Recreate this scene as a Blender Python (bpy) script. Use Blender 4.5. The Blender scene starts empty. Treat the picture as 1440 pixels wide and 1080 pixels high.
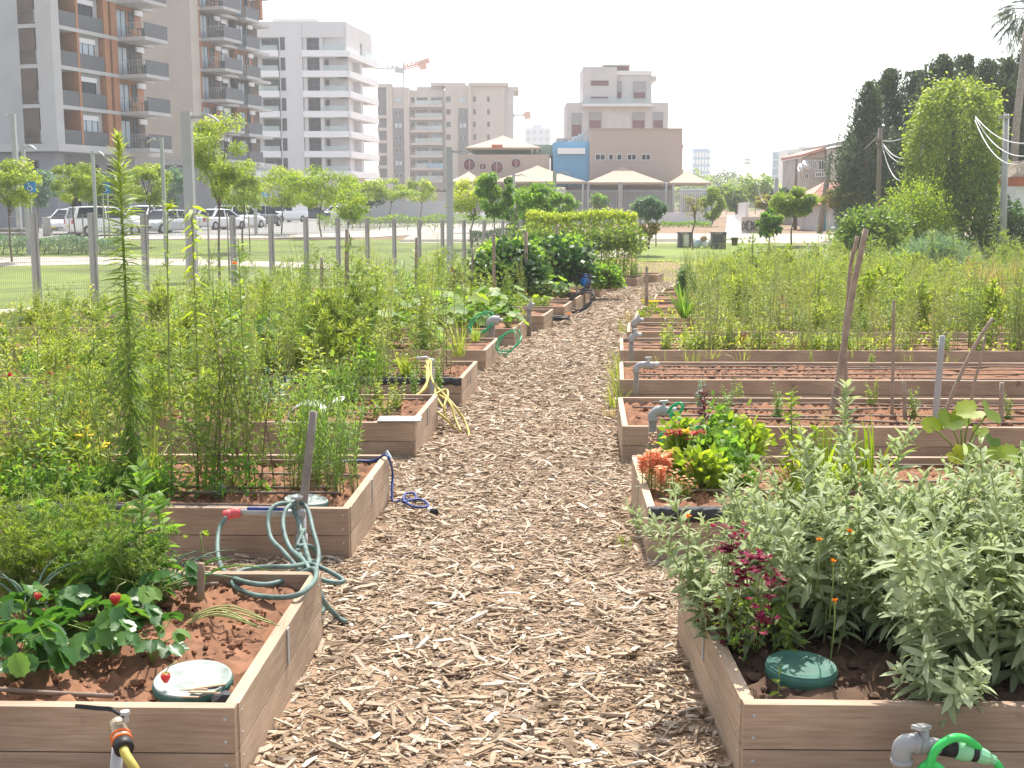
import bpy, bmesh, math, random
import numpy as np
from mathutils import Vector, Matrix
R = math.radians
sc = bpy.context.scene
COL = sc.collection
rng = np.random.default_rng(7)
random.seed(7)

# ------------------------------------------------------------------ camera model
FPX, HCAM = 1700.0, 1.68
PITCH = math.atan((540 - 287) / FPX)
CP, SP = math.cos(PITCH), math.sin(PITCH)

def ray(px, py):
    a, b = (px - 720) / FPX, (540 - py) / FPX
    return Vector((a, CP + b * SP, -SP + b * CP))

def at(px, py, Y):
    r = ray(px, py)
    k = Y / r.y
    return Vector((r.x * k, Y, HCAM + r.z * k))

def zg(y):                      # terrain: the garden falls gently away, then rises to the street
    if y < 42: return -0.0224 * y
    t = min(1.0, (y - 42) / 33)
    t = t * t * (3 - 2 * t)
    return -0.941 + t * 0.82

def gp(px, py, h=0.0):          # where the line of sight through a photo pixel meets the ground (+h)
    r = ray(px, py)
    lo = 1.0
    Y = 1.5
    while Y < 900:
        if HCAM + r.z * Y / r.y < zg(Y) + h: break
        lo = Y; Y *= 1.03
    hi = Y
    for _ in range(40):
        m = (lo + hi) / 2
        if HCAM + r.z * m / r.y < zg(m) + h: hi = m
        else: lo = m
    return at(px, py, hi)

cam_d = bpy.data.cameras.new('camera')
cam_d.sensor_width = 36; cam_d.lens = 36 * FPX / 1440
cam_d.clip_start = 0.05; cam_d.clip_end = 6000
cam = bpy.data.objects.new('camera', cam_d); COL.objects.link(cam)
cam.location = (0, 0, HCAM); cam.rotation_euler = (math.pi / 2 - PITCH, 0, 0)
sc.camera = cam

# ------------------------------------------------------------------ materials
MATS = {}
def nmat(name):
    m = bpy.data.materials.new(name); m.use_nodes = True
    nt = m.node_tree
    for n in list(nt.nodes): nt.nodes.remove(n)
    out = nt.nodes.new('ShaderNodeOutputMaterial')
    MATS[name] = m
    def N(t, **kw):
        n = nt.nodes.new('ShaderNode' + t)
        for k, v in kw.items():
            if k in n.inputs: n.inputs[k].default_value = v
            else: setattr(n, k, v)
        return n
    def Lk(a, b): nt.links.new(a, b)
    return m, N, Lk, out

def rgba(c): return (c[0], c[1], c[2], 1)

def ramp(N, stops):
    r = N('ValToRGB'); e = r.color_ramp.elements
    e[0].position, e[0].color = stops[0][0], rgba(stops[0][1])
    e[1].position, e[1].color = stops[-1][0], rgba(stops[-1][1])
    for p, c in stops[1:-1]:
        x = e.new(p); x.color = rgba(c)
    return r

def mat(name, col, rough=0.7, var=0.25, scale=3.0, bump=0.0, bscale=40.0, metallic=0.0, spec=0.3, stretch=(1, 1, 1), detail=5):
    """plain surface with real colour mottling and optional bump"""
    m, N, Lk, out = nmat(name)
    tc = N('TexCoord'); mp = N('Mapping'); mp.inputs['Scale'].default_value = stretch
    Lk(tc.outputs['Object'], mp.inputs['Vector'])
    nz = N('TexNoise', Scale=scale, Detail=detail, Roughness=0.6); Lk(mp.outputs[0], nz.inputs['Vector'])
    c = np.array(col)
    rp = ramp(N, [(0.3, c * (1 - var)), (0.5, c), (0.72, np.minimum(c * (1 + var * .8), .95))])
    Lk(nz.outputs['Fac'], rp.inputs['Fac'])
    b = N('BsdfPrincipled', Roughness=rough, Metallic=metallic)
    b.inputs['Specular IOR Level'].default_value = spec
    Lk(rp.outputs[0], b.inputs['Base Color'])
    if bump:
        n2 = N('TexNoise', Scale=bscale, Detail=6.0); Lk(mp.outputs[0], n2.inputs['Vector'])
        bp = N('Bump', Strength=bump); Lk(n2.outputs['Fac'], bp.inputs['Height']); Lk(bp.outputs[0], b.inputs['Normal'])
    Lk(b.outputs[0], out.inputs['Surface'])
    return m

def leafmat(name, stops, trans=0.45, rough=0.5, spec=0.35, tr_gain=(1.5, 1.5, .7)):
    """leaf: colour from the per-leaf tint attribute, light passes through the blade"""
    m, N, Lk, out = nmat(name)
    a = N('Attribute', attribute_name='tint')
    rp = ramp(N, stops); Lk(a.outputs['Fac'], rp.inputs['Fac'])
    b = N('BsdfPrincipled', Roughness=rough); b.inputs['Specular IOR Level'].default_value = spec
    Lk(rp.outputs[0], b.inputs['Base Color'])
    mx = N('Mix', data_type='RGBA', blend_type='MULTIPLY'); mx.inputs['Factor'].default_value = 1
    mx.inputs['B'].default_value = (*tr_gain, 1)
    Lk(rp.outputs[0], mx.inputs['A'])
    t = N('BsdfTranslucent'); Lk(mx.outputs['Result'], t.inputs['Color'])
    ms = N('MixShader', Fac=trans); Lk(b.outputs[0], ms.inputs[1]); Lk(t.outputs[0], ms.inputs[2])
    Lk(ms.outputs[0], out.inputs['Surface'])
    return m

def woodmat(name, stretch, c0, c1, c2):
    m, N, Lk, out = nmat(name)
    tc = N('TexCoord'); mp = N('Mapping'); mp.inputs['Scale'].default_value = stretch
    oi = N('ObjectInfo'); ad = N('VectorMath', operation='ADD')
    cmb = N('CombineXYZ')
    mu = N('Math', operation='MULTIPLY'); mu.inputs[1].default_value = 37.0
    Lk(oi.outputs['Random'], mu.inputs[0]); Lk(mu.outputs[0], cmb.inputs[0]); Lk(mu.outputs[0], cmb.inputs[2])
    Lk(tc.outputs['Object'], ad.inputs[0]); Lk(cmb.outputs[0], ad.inputs[1])
    Lk(ad.outputs[0], mp.inputs['Vector'])
    nz = N('TexNoise', Scale=4.0, Detail=8.0, Roughness=0.65, Distortion=0.6); Lk(mp.outputs[0], nz.inputs['Vector'])
    rp = ramp(N, [(0.28, c0), (0.5, c1), (0.75, c2)]); Lk(nz.outputs['Fac'], rp.inputs['Fac'])
    n3 = N('TexNoise', Scale=1.7, Detail=3.0); Lk(ad.outputs[0], n3.inputs['Vector'])
    mx = N('Mix', data_type='RGBA', blend_type='MULTIPLY'); wr = ramp(N, [(.36, (0, 0, 0)), (.66, (1, 1, 1))]); Lk(n3.outputs['Fac'], wr.inputs['Fac']); Lk(wr.outputs[0], mx.inputs['Factor'])
    mx.inputs['B'].default_value = (.66, .65, .66, 1); Lk(rp.outputs[0], mx.inputs['A'])
    # dark knots and dirt spots
    vo = N('TexNoise', Scale=9.0, Detail=2.0); Lk(ad.outputs[0], vo.inputs['Vector'])
    kr = ramp(N, [(0.70, (1, 1, 1)), (0.78, (.45, .4, .38))]); Lk(vo.outputs['Fac'], kr.inputs['Fac'])
    m2 = N('Mix', data_type='RGBA', blend_type='MULTIPLY'); m2.inputs['Factor'].default_value = .7
    Lk(mx.outputs['Result'], m2.inputs['A']); Lk(kr.outputs[0], m2.inputs['B'])
    b = N('BsdfPrincipled', Roughness=0.75); b.inputs['Specular IOR Level'].default_value = .2
    Lk(m2.outputs['Result'], b.inputs['Base Color'])
    bp = N('Bump', Strength=0.25, Distance=.01); Lk(nz.outputs['Fac'], bp.inputs['Height']); Lk(bp.outputs[0], b.inputs['Normal'])
    Lk(b.outputs[0], out.inputs['Surface'])
    return m

def tintmat(name, stops, rough=.85, bump=0, spec=.2, nscale=60.):
    m, N, Lk, out = nmat(name)
    a = N('Attribute', attribute_name='tint')
    rp = ramp(N, stops); Lk(a.outputs['Fac'], rp.inputs['Fac'])
    tc = N('TexCoord'); nz = N('TexNoise', Scale=nscale, Detail=4.0); Lk(tc.outputs['Object'], nz.inputs['Vector'])
    nr = ramp(N, [(.3, (.7, .7, .7)), (.7, (1.15, 1.15, 1.15))]); Lk(nz.outputs['Fac'], nr.inputs['Fac'])
    mx = N('Mix', data_type='RGBA', blend_type='MULTIPLY'); mx.inputs['Factor'].default_value = 1
    Lk(rp.outputs[0], mx.inputs['A']); Lk(nr.outputs[0], mx.inputs['B'])
    b = N('BsdfPrincipled', Roughness=rough); b.inputs['Specular IOR Level'].default_value = spec
    Lk(mx.outputs['Result'], b.inputs['Base Color'])
    if bump:
        bp = N('Bump', Strength=bump); Lk(nz.outputs['Fac'], bp.inputs['Height']); Lk(bp.outputs[0], b.inputs['Normal'])
    Lk(b.outputs[0], out.inputs['Surface'])
    return m

def glassmat(name, col, rough=.08):
    m, N, Lk, out = nmat(name)
    b = N('BsdfPrincipled', Roughness=rough); b.inputs['Base Color'].default_value = rgba(col)
    b.inputs['Specular IOR Level'].default_value = .18
    Lk(b.outputs[0], out.inputs['Surface'])
    return m

def clearglass(name, col, fac):
    m, N, Lk, out = nmat(name)
    t = N('BsdfTransparent'); t.inputs['Color'].default_value = (.93, .97, .96, 1)
    b = N('BsdfPrincipled', Roughness=.1); b.inputs['Base Color'].default_value = rgba(col)
    ms = N('MixShader', Fac=fac); Lk(t.outputs[0], ms.inputs[1]); Lk(b.outputs[0], ms.inputs[2])
    Lk(ms.outputs[0], out.inputs['Surface'])
    return m

# ------------------------------------------------------------------ mesh builder
class MB:
    def __init__(s):
        s.v = []; s.f = []; s.t = []; s.n = 0; s.M = None
    def add(s, V, faces, mat=0, tint=.5, smooth=False):
        V = np.asarray(V, float).reshape(-1, 3)
        if s.M is not None:
            A = np.array(s.M); V = V @ A[:3, :3].T + A[:3, 3]
        s.v.append(V)
        t = np.empty(len(V)); t[:] = tint
        s.t.append(t)
        for F in faces:
            F = np.asarray(F, int)
            if F.size: s.f.append((F + s.n, mat, smooth))
        s.n += len(V)
        return s
    def box(s, x0, x1, y0, y1, z0, z1, mat=0, tint=.5):
        V = [(x0, y0, z0), (x1, y0, z0), (x1, y1, z0), (x0, y1, z0), (x0, y0, z1), (x1, y0, z1), (x1, y1, z1), (x0, y1, z1)]
        Fq = [(0, 3, 2, 1), (4, 5, 6, 7), (0, 1, 5, 4), (1, 2, 6, 5), (2, 3, 7, 6), (3, 0, 4, 7)]
        return s.add(V, [Fq], mat, tint)
    def bar(s, a, b, w, h=None, mat=0, tint=.5, up=(0, 0, 1)):
        """box section bar from a to b"""
        a, b = Vector(a), Vector(b); h = h or w
        d = (b - a).normalized(); u = Vector(up)
        if abs(d.dot(u)) > .98: u = Vector((1, 0, 0))
        sd = d.cross(u).normalized(); u = sd.cross(d)
        V = []
        for p in (a, b):
            for i, j in ((-1, -1), (1, -1), (1, 1), (-1, 1)):
                V.append(p + sd * (i * w / 2) + u * (j * h / 2))
        Fq = [(0, 1, 2, 3), (4, 7, 6, 5), (0, 4, 5, 1), (1, 5, 6, 2), (2, 6, 7, 3), (3, 7, 4, 0)]
        return s.add([tuple(p) for p in V], [Fq], mat, tint)
    def tube(s, pts, r, n=8, mat=0, tint=.5, cap=True, smooth=True):
        P = np.asarray([tuple(p) for p in pts], float)
        k = len(P)
        rr = np.broadcast_to(np.asarray(r, float), (k,)) if np.ndim(r) else np.full(k, float(r))
        T = np.gradient(P, axis=0); T /= np.maximum(np.linalg.norm(T, axis=1, keepdims=True), 1e-9)
        u = np.array([0, 0, 1.]) if abs(T[0, 2]) < .9 else np.array([1., 0, 0])
        U = np.zeros_like(P); 
        for i in range(k):
            u = u - T[i] * (u @ T[i]); u /= max(np.linalg.norm(u), 1e-9); U[i] = u
        W = np.cross(T, U)
        a = np.linspace(0, 2 * np.pi, n, endpoint=False)
        V = P[:, None] + rr[:, None, None] * (np.cos(a)[None, :, None] * U[:, None] + np.sin(a)[None, :, None] * W[:, None])
        i, j = np.meshgrid(np.arange(k - 1), np.arange(n), indexing='ij'); j2 = (j + 1) % n
        Q = np.stack([i * n + j, i * n + j2, (i + 1) * n + j2, (i + 1) * n + j], -1).reshape(-1, 4)
        F = [Q]
        if cap: F += [np.arange(n)[None, ::-1], (np.arange(n) + (k - 1) * n)[None]]
        return s.add(V.reshape(-1, 3), F, mat, tint, smooth)
    def lathe(s, prof, org=(0, 0, 0), axis=(0, 0, 1), n=20, mat=0, tint=.5, smooth=True):
        ax = Vector(axis).normalized(); o = Vector(org)
        u = ax.orthogonal().normalized(); w = ax.cross(u)
        V = []
        for r, z in prof:
            for i in range(n):
                a = 2 * math.pi * i / n
                V.append(tuple(o + ax * z + u * (r * math.cos(a)) + w * (r * math.sin(a))))
        k = len(prof); Q = [(i * n + j, i * n + (j + 1) % n, (i + 1) * n + (j + 1) % n, (i + 1) * n + j) for i in range(k - 1) for j in range(n)]
        return s.add(V, [Q, [tuple(range(n))[::-1]], [tuple(range((k - 1) * n, k * n))]], mat, tint, smooth)
    def loft(s, rings, mat=0, tint=.5, smooth=False, cap=True, closed=True):
        n = len(rings[0]); k = len(rings); V = [p for r in rings for p in r]
        m = n if closed else n - 1
        Q = [(i * n + j, i * n + (j + 1) % n, (i + 1) * n + (j + 1) % n, (i + 1) * n + j) for i in range(k - 1) for j in range(m)]
        F = [Q]
        if cap: F += [[tuple(range(n))[::-1]], [tuple(range((k - 1) * n, k * n))]]
        return s.add(V, F, mat, tint, smooth)
    def grid(s, X, Y, Z, mat=0, tint=.5, smooth=True):
        h, w = X.shape
        i, j = np.meshgrid(np.arange(h - 1), np.arange(w - 1), indexing='ij')
        Q = np.stack([i * w + j, i * w + j + 1, (i + 1) * w + j + 1, (i + 1) * w + j], -1).reshape(-1, 4)
        return s.add(np.stack([X, Y, Z], -1).reshape(-1, 3), [Q], mat, tint if np.ndim(tint) == 0 else np.asarray(tint).reshape(-1), smooth)
    def leaves(s, P, D, L, W, bend=.3, roll=.5, K=3, prof=None, mat=0, tint=None, fold=0.0, g=None):
        """vectorised leaf blades: base points P, directions D, arcing over along their length"""
        g = g or rng
        P = np.asarray(P, float).reshape(-1, 3); D = np.asarray(D, float).reshape(-1, 3); n = len(P)
        if not n: return s
        D = D / np.maximum(np.linalg.norm(D, axis=1, keepdims=True), 1e-9)
        L = np.broadcast_to(np.asarray(L, float), (n,)); W = np.broadcast_to(np.asarray(W, float), (n,))
        bend = np.broadcast_to(np.asarray(bend, float), (n,))
        up = np.tile(np.array([0, 0, 1.]), (n, 1)); up[np.abs(D[:, 2]) > .97] = (1, 0, 0)
        N = up - D * np.sum(up * D, 1, keepdims=True); N /= np.linalg.norm(N, axis=1, keepdims=True)
        S = np.cross(D, N)
        a = g.normal(0, roll, n)[:, None]
        N, S = N * np.cos(a) + S * np.sin(a), S * np.cos(a) - N * np.sin(a)
        ts = np.linspace(0, 1, K + 1)
        pr = np.array(prof if prof is not None else {1: [.9, .25], 2: [.25, 1, .06], 3: [.2, 1, .75, .05], 4: [.2, .85, 1, .6, .04]}[K], float)
        g0 = np.array([0, 0, -1.])
        mid = P[:, None] + D[:, None] * (L[:, None] * (ts - .12 * np.abs(bend)[:, None] * ts ** 2))[:, :, None] \
            - .55 * (N * .5 + np.array([0, 0, .5]))[:, None] * (bend[:, None] * L[:, None] * ts ** 2)[:, :, None] * 1.3
        wid = (W[:, None] * pr[None] / 2)[:, :, None]
        if tint is None: tint = g.random(n)
        tint = np.broadcast_to(np.asarray(tint, float), (n,))
        if fold:
            lift = N[:, None] * wid * fold
            V = np.stack([mid - S[:, None] * wid + lift, mid, mid + S[:, None] * wid + lift], 2)
            c = 3
        else:
            V = np.stack([mid - S[:, None] * wid, mid + S[:, None] * wid], 2); c = 2
        base = (np.arange(n) * (K + 1) * c)[:, None, None]
        kk = (np.arange(K) * c)[None, :, None]; cc = np.arange(c - 1)[None, None, :]
        i0 = (base + kk + cc).reshape(-1)
        Q = np.stack([i0, i0 + 1, i0 + c + 1, i0 + c], -1)
        return s.add(V.reshape(-1, 3), [Q], mat, np.repeat(tint, (K + 1) * c), True)
    def discs(s, C, N, Rr, lobes=9, ser=.12, cup=.15, mat=0, tint=None, notch=0.0, g=None, asp=1.0, D=None, vfold=0.0):
        """round toothed leaves: fans with centre C, normal N"""
        g = g or rng
        C = np.asarray(C, float).reshape(-1, 3); N = np.asarray(N, float).reshape(-1, 3); n = len(C)
        N = N / np.linalg.norm(N, axis=1, keepdims=True)
        if D is None: D = g.normal(size=(n, 3))
        D = np.asarray(D, float) - N * np.sum(np.asarray(D, float) * N, 1, keepdims=True); D /= np.maximum(np.linalg.norm(D, axis=1, keepdims=True), 1e-9)
        S = np.cross(N, D); m = lobes * 2
        a = np.linspace(0, 2 * np.pi, m, endpoint=False)
        r = 1 + ser * np.where(np.arange(m) % 2 == 0, 1, -1) - notch * np.exp(-((np.abs(a - np.pi)) / .5) ** 2)
        Rr = np.broadcast_to(np.asarray(Rr, float), (n,))[:, None, None]
        ring = C[:, None] + Rr * (r * np.cos(a) * asp)[None, :, None] * D[:, None] + Rr * (r * np.sin(a))[None, :, None] * S[:, None] \
            + Rr * (cup * (r ** 2) * (1 + .35 * np.cos(2 * a)) + vfold * np.abs(np.sin(a)))[None, :, None] * N[:, None]
        V = np.concatenate([C[:, None], ring], 1)
        b = (np.arange(n) * (m + 1))[:, None]; j = np.arange(m)[None]
        T = np.stack([np.broadcast_to(b, (n, m)), b + 1 + j, b + 1 + (j + 1) % m], -1).reshape(-1, 3)
        if tint is None: tint = g.random(n)
        return s.add(V.reshape(-1, 3), [T], mat, np.repeat(np.broadcast_to(tint, (n,)), m + 1), True)
    def build(s, name, mats, parent=None, org=None, loc=None):
        V = np.concatenate(s.v) if s.v else np.zeros((0, 3))
        if org is not None: V = V - np.array(tuple(org))
        me = bpy.data.meshes.new(name)
        me.vertices.add(len(V)); me.vertices.foreach_set('co', V.astype(np.float32).reshape(-1))
        tot = []; idx = []; mi = []; sm = []
        for F, m, smo in s.f:
            tot.append(np.full(len(F), F.shape[1])); idx.append(F.reshape(-1)); mi.append(np.full(len(F), m)); sm.append(np.full(len(F), smo))
        if tot:
            tot = np.concatenate(tot); idx = np.concatenate(idx)
            me.loops.add(len(idx)); me.loops.foreach_set('vertex_index', idx.astype(np.int32))
            me.polygons.add(len(tot)); st = np.zeros(len(tot), int); st[1:] = np.cumsum(tot)[:-1]
            me.polygons.foreach_set('loop_start', st.astype(np.int32))
            try: me.polygons.foreach_set('loop_total', tot.astype(np.int32))
            except Exception: pass
            me.polygons.foreach_set('material_index', np.concatenate(mi).astype(np.int32))
            me.polygons.foreach_set('use_smooth', np.concatenate(sm))
        at_ = me.attributes.new('tint', 'FLOAT', 'POINT')
        if s.t: at_.data.foreach_set('value', np.concatenate(s.t).astype(np.float32))
        me.update(calc_edges=True); 
        for m in (mats if isinstance(mats, (list, tuple)) else [mats]):
            me.materials.append(MATS[m] if isinstance(m, str) else m)
        o = bpy.data.objects.new(name, me); COL.objects.link(o)
        if parent is not None: o.parent = parent
        if org is not None and parent is None: o.location = org
        if loc is not None: o.location = loc
        return o

def tag(o, label=None, cat=None, group=None, kind=None):
    if label: o['label'] = label
    if cat: o['category'] = cat
    if group: o['group'] = group
    if kind: o['kind'] = kind
    return o

def thing(name, label, cat, loc=(0, 0, 0), rz=0, group=None, scale=1.0):
    o = bpy.data.objects.new(name, None); COL.objects.link(o)
    o.location = loc; o.rotation_euler = (0, 0, rz); o.scale = (scale,) * 3
    o.empty_display_size = .1
    return tag(o, label, cat, group)

def dup(root, loc, rz=0, scale=None, label=None, group=None):
    r = root.copy(); COL.objects.link(r); r.location = loc; r.rotation_euler = (0, 0, rz)
    if scale is not None: r.scale = scale if hasattr(scale, '__len__') else (scale,) * 3
    if label: r['label'] = label
    if group: r['group'] = group
    for ch in list(root.children):
        c = ch.copy(); COL.objects.link(c); c.parent = r
        for g in list(ch.children):
            d = g.copy(); COL.objects.link(d); d.parent = c
    return r

def smooth_path(pts, n=8):
    """Catmull-Rom through points"""
    P = [np.array(tuple(p), float) for p in pts]
    P = [2 * P[0] - P[1]] + P + [2 * P[-1] - P[-2]]
    out = []
    for i in range(1, len(P) - 2):
        for t in np.linspace(0, 1, n, endpoint=False):
            a, b, c, d = P[i - 1], P[i], P[i + 1], P[i + 2]
            out.append(.5 * (2 * b + (c - a) * t + (2 * a - 5 * b + 4 * c - d) * t * t + (3 * b - a - 3 * c + d) * t ** 3))
    out.append(P[-2])
    return out

# ------------------------------------------------------------------ world and sun
SUN_EL, SUN_AZ = R(57), R(10)
w = bpy.data.worlds.new('World'); sc.world = w; w.use_nodes = True
nt = w.node_tree
for n in list(nt.nodes): nt.nodes.remove(n)
sky = nt.nodes.new('ShaderNodeTexSky'); sky.sky_type = 'NISHITA'; sky.sun_disc = False
sky.sun_elevation = SUN_EL; sky.sun_rotation = SUN_AZ
sky.air_density = 1.0; sky.dust_density = 2.0; sky.ozone_density = 1.0; sky.altitude = 20
hs = nt.nodes.new('ShaderNodeHueSaturation'); hs.inputs['Saturation'].default_value = .45
bg = nt.nodes.new('ShaderNodeBackground'); bg.inputs['Strength'].default_value = 0.15
wo = nt.nodes.new('ShaderNodeOutputWorld')
nt.links.new(sky.outputs[0], hs.inputs['Color']); nt.links.new(hs.outputs[0], bg.inputs['Color']); nt.links.new(bg.outputs[0], wo.inputs['Surface'])
sd = bpy.data.lights.new('sun', 'SUN'); sd.energy = 4.0; sd.angle = R(.6); sd.color = (1, .94, .84)
so = bpy.data.objects.new('sun', sd); COL.objects.link(so)
sdir = Vector((math.sin(SUN_AZ) * math.cos(SUN_EL), math.cos(SUN_AZ) * math.cos(SUN_EL), math.sin(SUN_EL)))
so.rotation_euler = sdir.to_track_quat('Z', 'Y').to_euler(); so.location = sdir * 50
sc.view_settings.view_transform = 'Standard'; sc.view_settings.look = 'None'
sc.view_settings.exposure = 1.1; sc.view_settings.gamma = 1
sc.cycles.max_bounces = 8; sc.cycles.transparent_max_bounces = 16
sc.cycles.use_denoising = True
# ------------------------------------------------------------------ materials of the ground and beds
mat('dry_earth', (.20, .135, .085), .95, .35, .8, .5, 30)
mat('chip_bed', (.25, .17, .11), .95, .5, 14, .8, 60)
mat('lawn', (.125, .165, .025), .9, .4, .35, .6, 120)
mat('paving', (.38, .35, .32), .85, .18, 1.2, .15, 60)
mat('path_paving', (.36, .32, .28), .85, .15, .8, .15, 60)
mat('asphalt', (.23, .225, .22), .9, .2, .6, .2, 80)
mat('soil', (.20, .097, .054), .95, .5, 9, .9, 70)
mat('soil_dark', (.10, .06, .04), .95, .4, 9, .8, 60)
mat('hill', (.10, .13, .07), .9, .4, .02)
woodmat('wood_x', (1.2, 14, 22), (.31, .215, .145), (.41, .295, .21), (.50, .375, .275))
woodmat('wood_y_lit', (14, 1.2, 22), (.40, .285, .19), (.51, .375, .26), (.61, .465, .335))  # same wood as front boards; side light painted in as a paler tone
woodmat('wood_z', (16, 16, 1.2), (.16, .12, .09), (.27, .21, .16), (.38, .31, .25))
tintmat('chips', [(0, (.15, .105, .07)), (.25, (.26, .18, .115)), (.55, (.39, .295, .205)), (.85, (.50, .41, .315)), (1, (.64, .56, .46))], .85, .3)
mat('black_plastic', (.035, .035, .038), .6, .2, 5, .1)
mat('black_liner', (.045, .045, .05), .75, .3, 8, .4, 30)
mat('drip_tube', (.22, .16, .12), .7, .35, 6)
mat('galv', (.42, .42, .41), .5, .15, 4, 0, metallic=.3)
mat('grey_post', (.36, .355, .345), .6, .12, 2)
mat('grey_pvc', (.31, .315, .315), .45, .1, 4)
mat('white_plastic', (.78, .77, .74), .5, .06, 4)

# ------------------------------------------------------------------ terrain sheets
def sheet(name, outline, h, m, kind='structure', step=1.5, ymax=90):
    bm = bmesh.new()
    vs = [bm.verts.new((x, y, 0)) for x, y in outline]
    bm.faces.new(vs)
    ys = [p[1] for p in outline]
    y = math.ceil(min(ys) / step) * step
    while y < min(max(ys), ymax):
        geo = bm.verts[:] + bm.edges[:] + bm.faces[:]
        bmesh.ops.bisect_plane(bm, geom=geo, plane_co=(0, y, 0), plane_no=(0, 1, 0))
        y += step
    for v in bm.verts: v.co.z = zg(v.co.y) + h
    bmesh.ops.recalc_face_normals(bm, faces=bm.faces)
    if sum(f.normal.z for f in bm.faces) < 0: bmesh.ops.reverse_faces(bm, faces=bm.faces)
    me = bpy.data.meshes.new(name); bm.to_mesh(me); bm.free()
    me.materials.append(MATS[m]); o = bpy.data.objects.new(name, me); COL.objects.link(o)
    if kind: o['kind'] = kind
    return o

def pxy(*pix): return [tuple(gp(*p)[:2]) for p in pix]

sheet('ground', [(-2500, -12), (2500, -12), (2500, 4000), (-2500, 4000)], -.02, 'dry_earth')

# ------------------------------------------------------------------ raised beds
BH = .28
LB = [(-.83, 3.43, 2), (-.84, 6.05, 3), (-.73, 8.87, 4), (-.49, 11.57, 5), (-.32, 14.42, 6), (.03, 17.7, 8), (.53, 20.41, 9), (.99, 22.98, 9),
      (1.36, 25.75, 10), (1.73, 28.49, 10), (2.25, 31.1, 12), (2.95, 34.0, 14), (3.8, 36.9, 15), (4.75, 39.8, 16)]
RB = [(.70, 3.46, -.5), (.70, 6.03, 2), (.81, 8.7, 3.5), (1.04, 11.51, 4.8), (1.30, 14.42, 5), (1.64, 17.15, 6), (2.03, 19.98, 7.5), (2.5, 22.8, 8),
      (3.0, 25.6, 9), (3.5, 28.4, 10), (4.1, 31.2, 11), (4.8, 34.0, 13)]
fl = lambda y: -9.14 + (y - 23.29) * .45
BW = 1.36; FA = R(-1.2)
llab = ['wooden raised bed of strawberries and carrots, nearest left of path', 'wooden raised bed with a teal hose at its corner, left of the path',
        'wooden raised bed with a lime yellow hose draped at its far corner', 'wooden raised bed left of the path with a black liner folded over its front board',
        'fifth wooden raised bed from the front along the left of the path', 'sixth wooden raised bed along the left of the path, orange flower inside',
        'seventh wooden raised bed along the left of the path, black tubing at its foot', 'eighth wooden raised bed along the left of the path, low seedlings inside',
        'ninth wooden raised bed along the left of the path, below the blue bag', 'wooden raised bed left of the path beside the white stool',
        'wooden raised bed left of the path just past the round green bush', 'twelfth wooden raised bed on the left where the path bends right', 'last but one wooden raised bed on the left of the path bend',
        'farthest wooden raised bed on the left, where the path ends']
rlab = ['wooden raised bed overflowing with grey sage, nearest right of the path', 'wooden raised bed with orange snapdragons, black liner on its rim',
        'wooden raised bed of bare red soil with a coiled green hose before it', 'wooden raised bed of bare soil with many drip tubes and a small grey elbow tap',
        'wooden raised bed with the tall green weeds starting, fifth on the right of the path', 'short visible wooden raised bed with bare drip tubes, sixth on the right', 'wooden raised bed with yellow flowers and spiky leaves, seventh on the right',
        'eighth wooden raised bed on the right, mostly hidden by weeds', 'ninth wooden raised bed on the right, hidden in weeds', 'tenth wooden raised bed on the right, hidden in weeds',
        'eleventh wooden raised bed on the right, deep in the weeds', 'farthest wooden raised bed on the right of the path']
BEDS = {}
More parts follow.
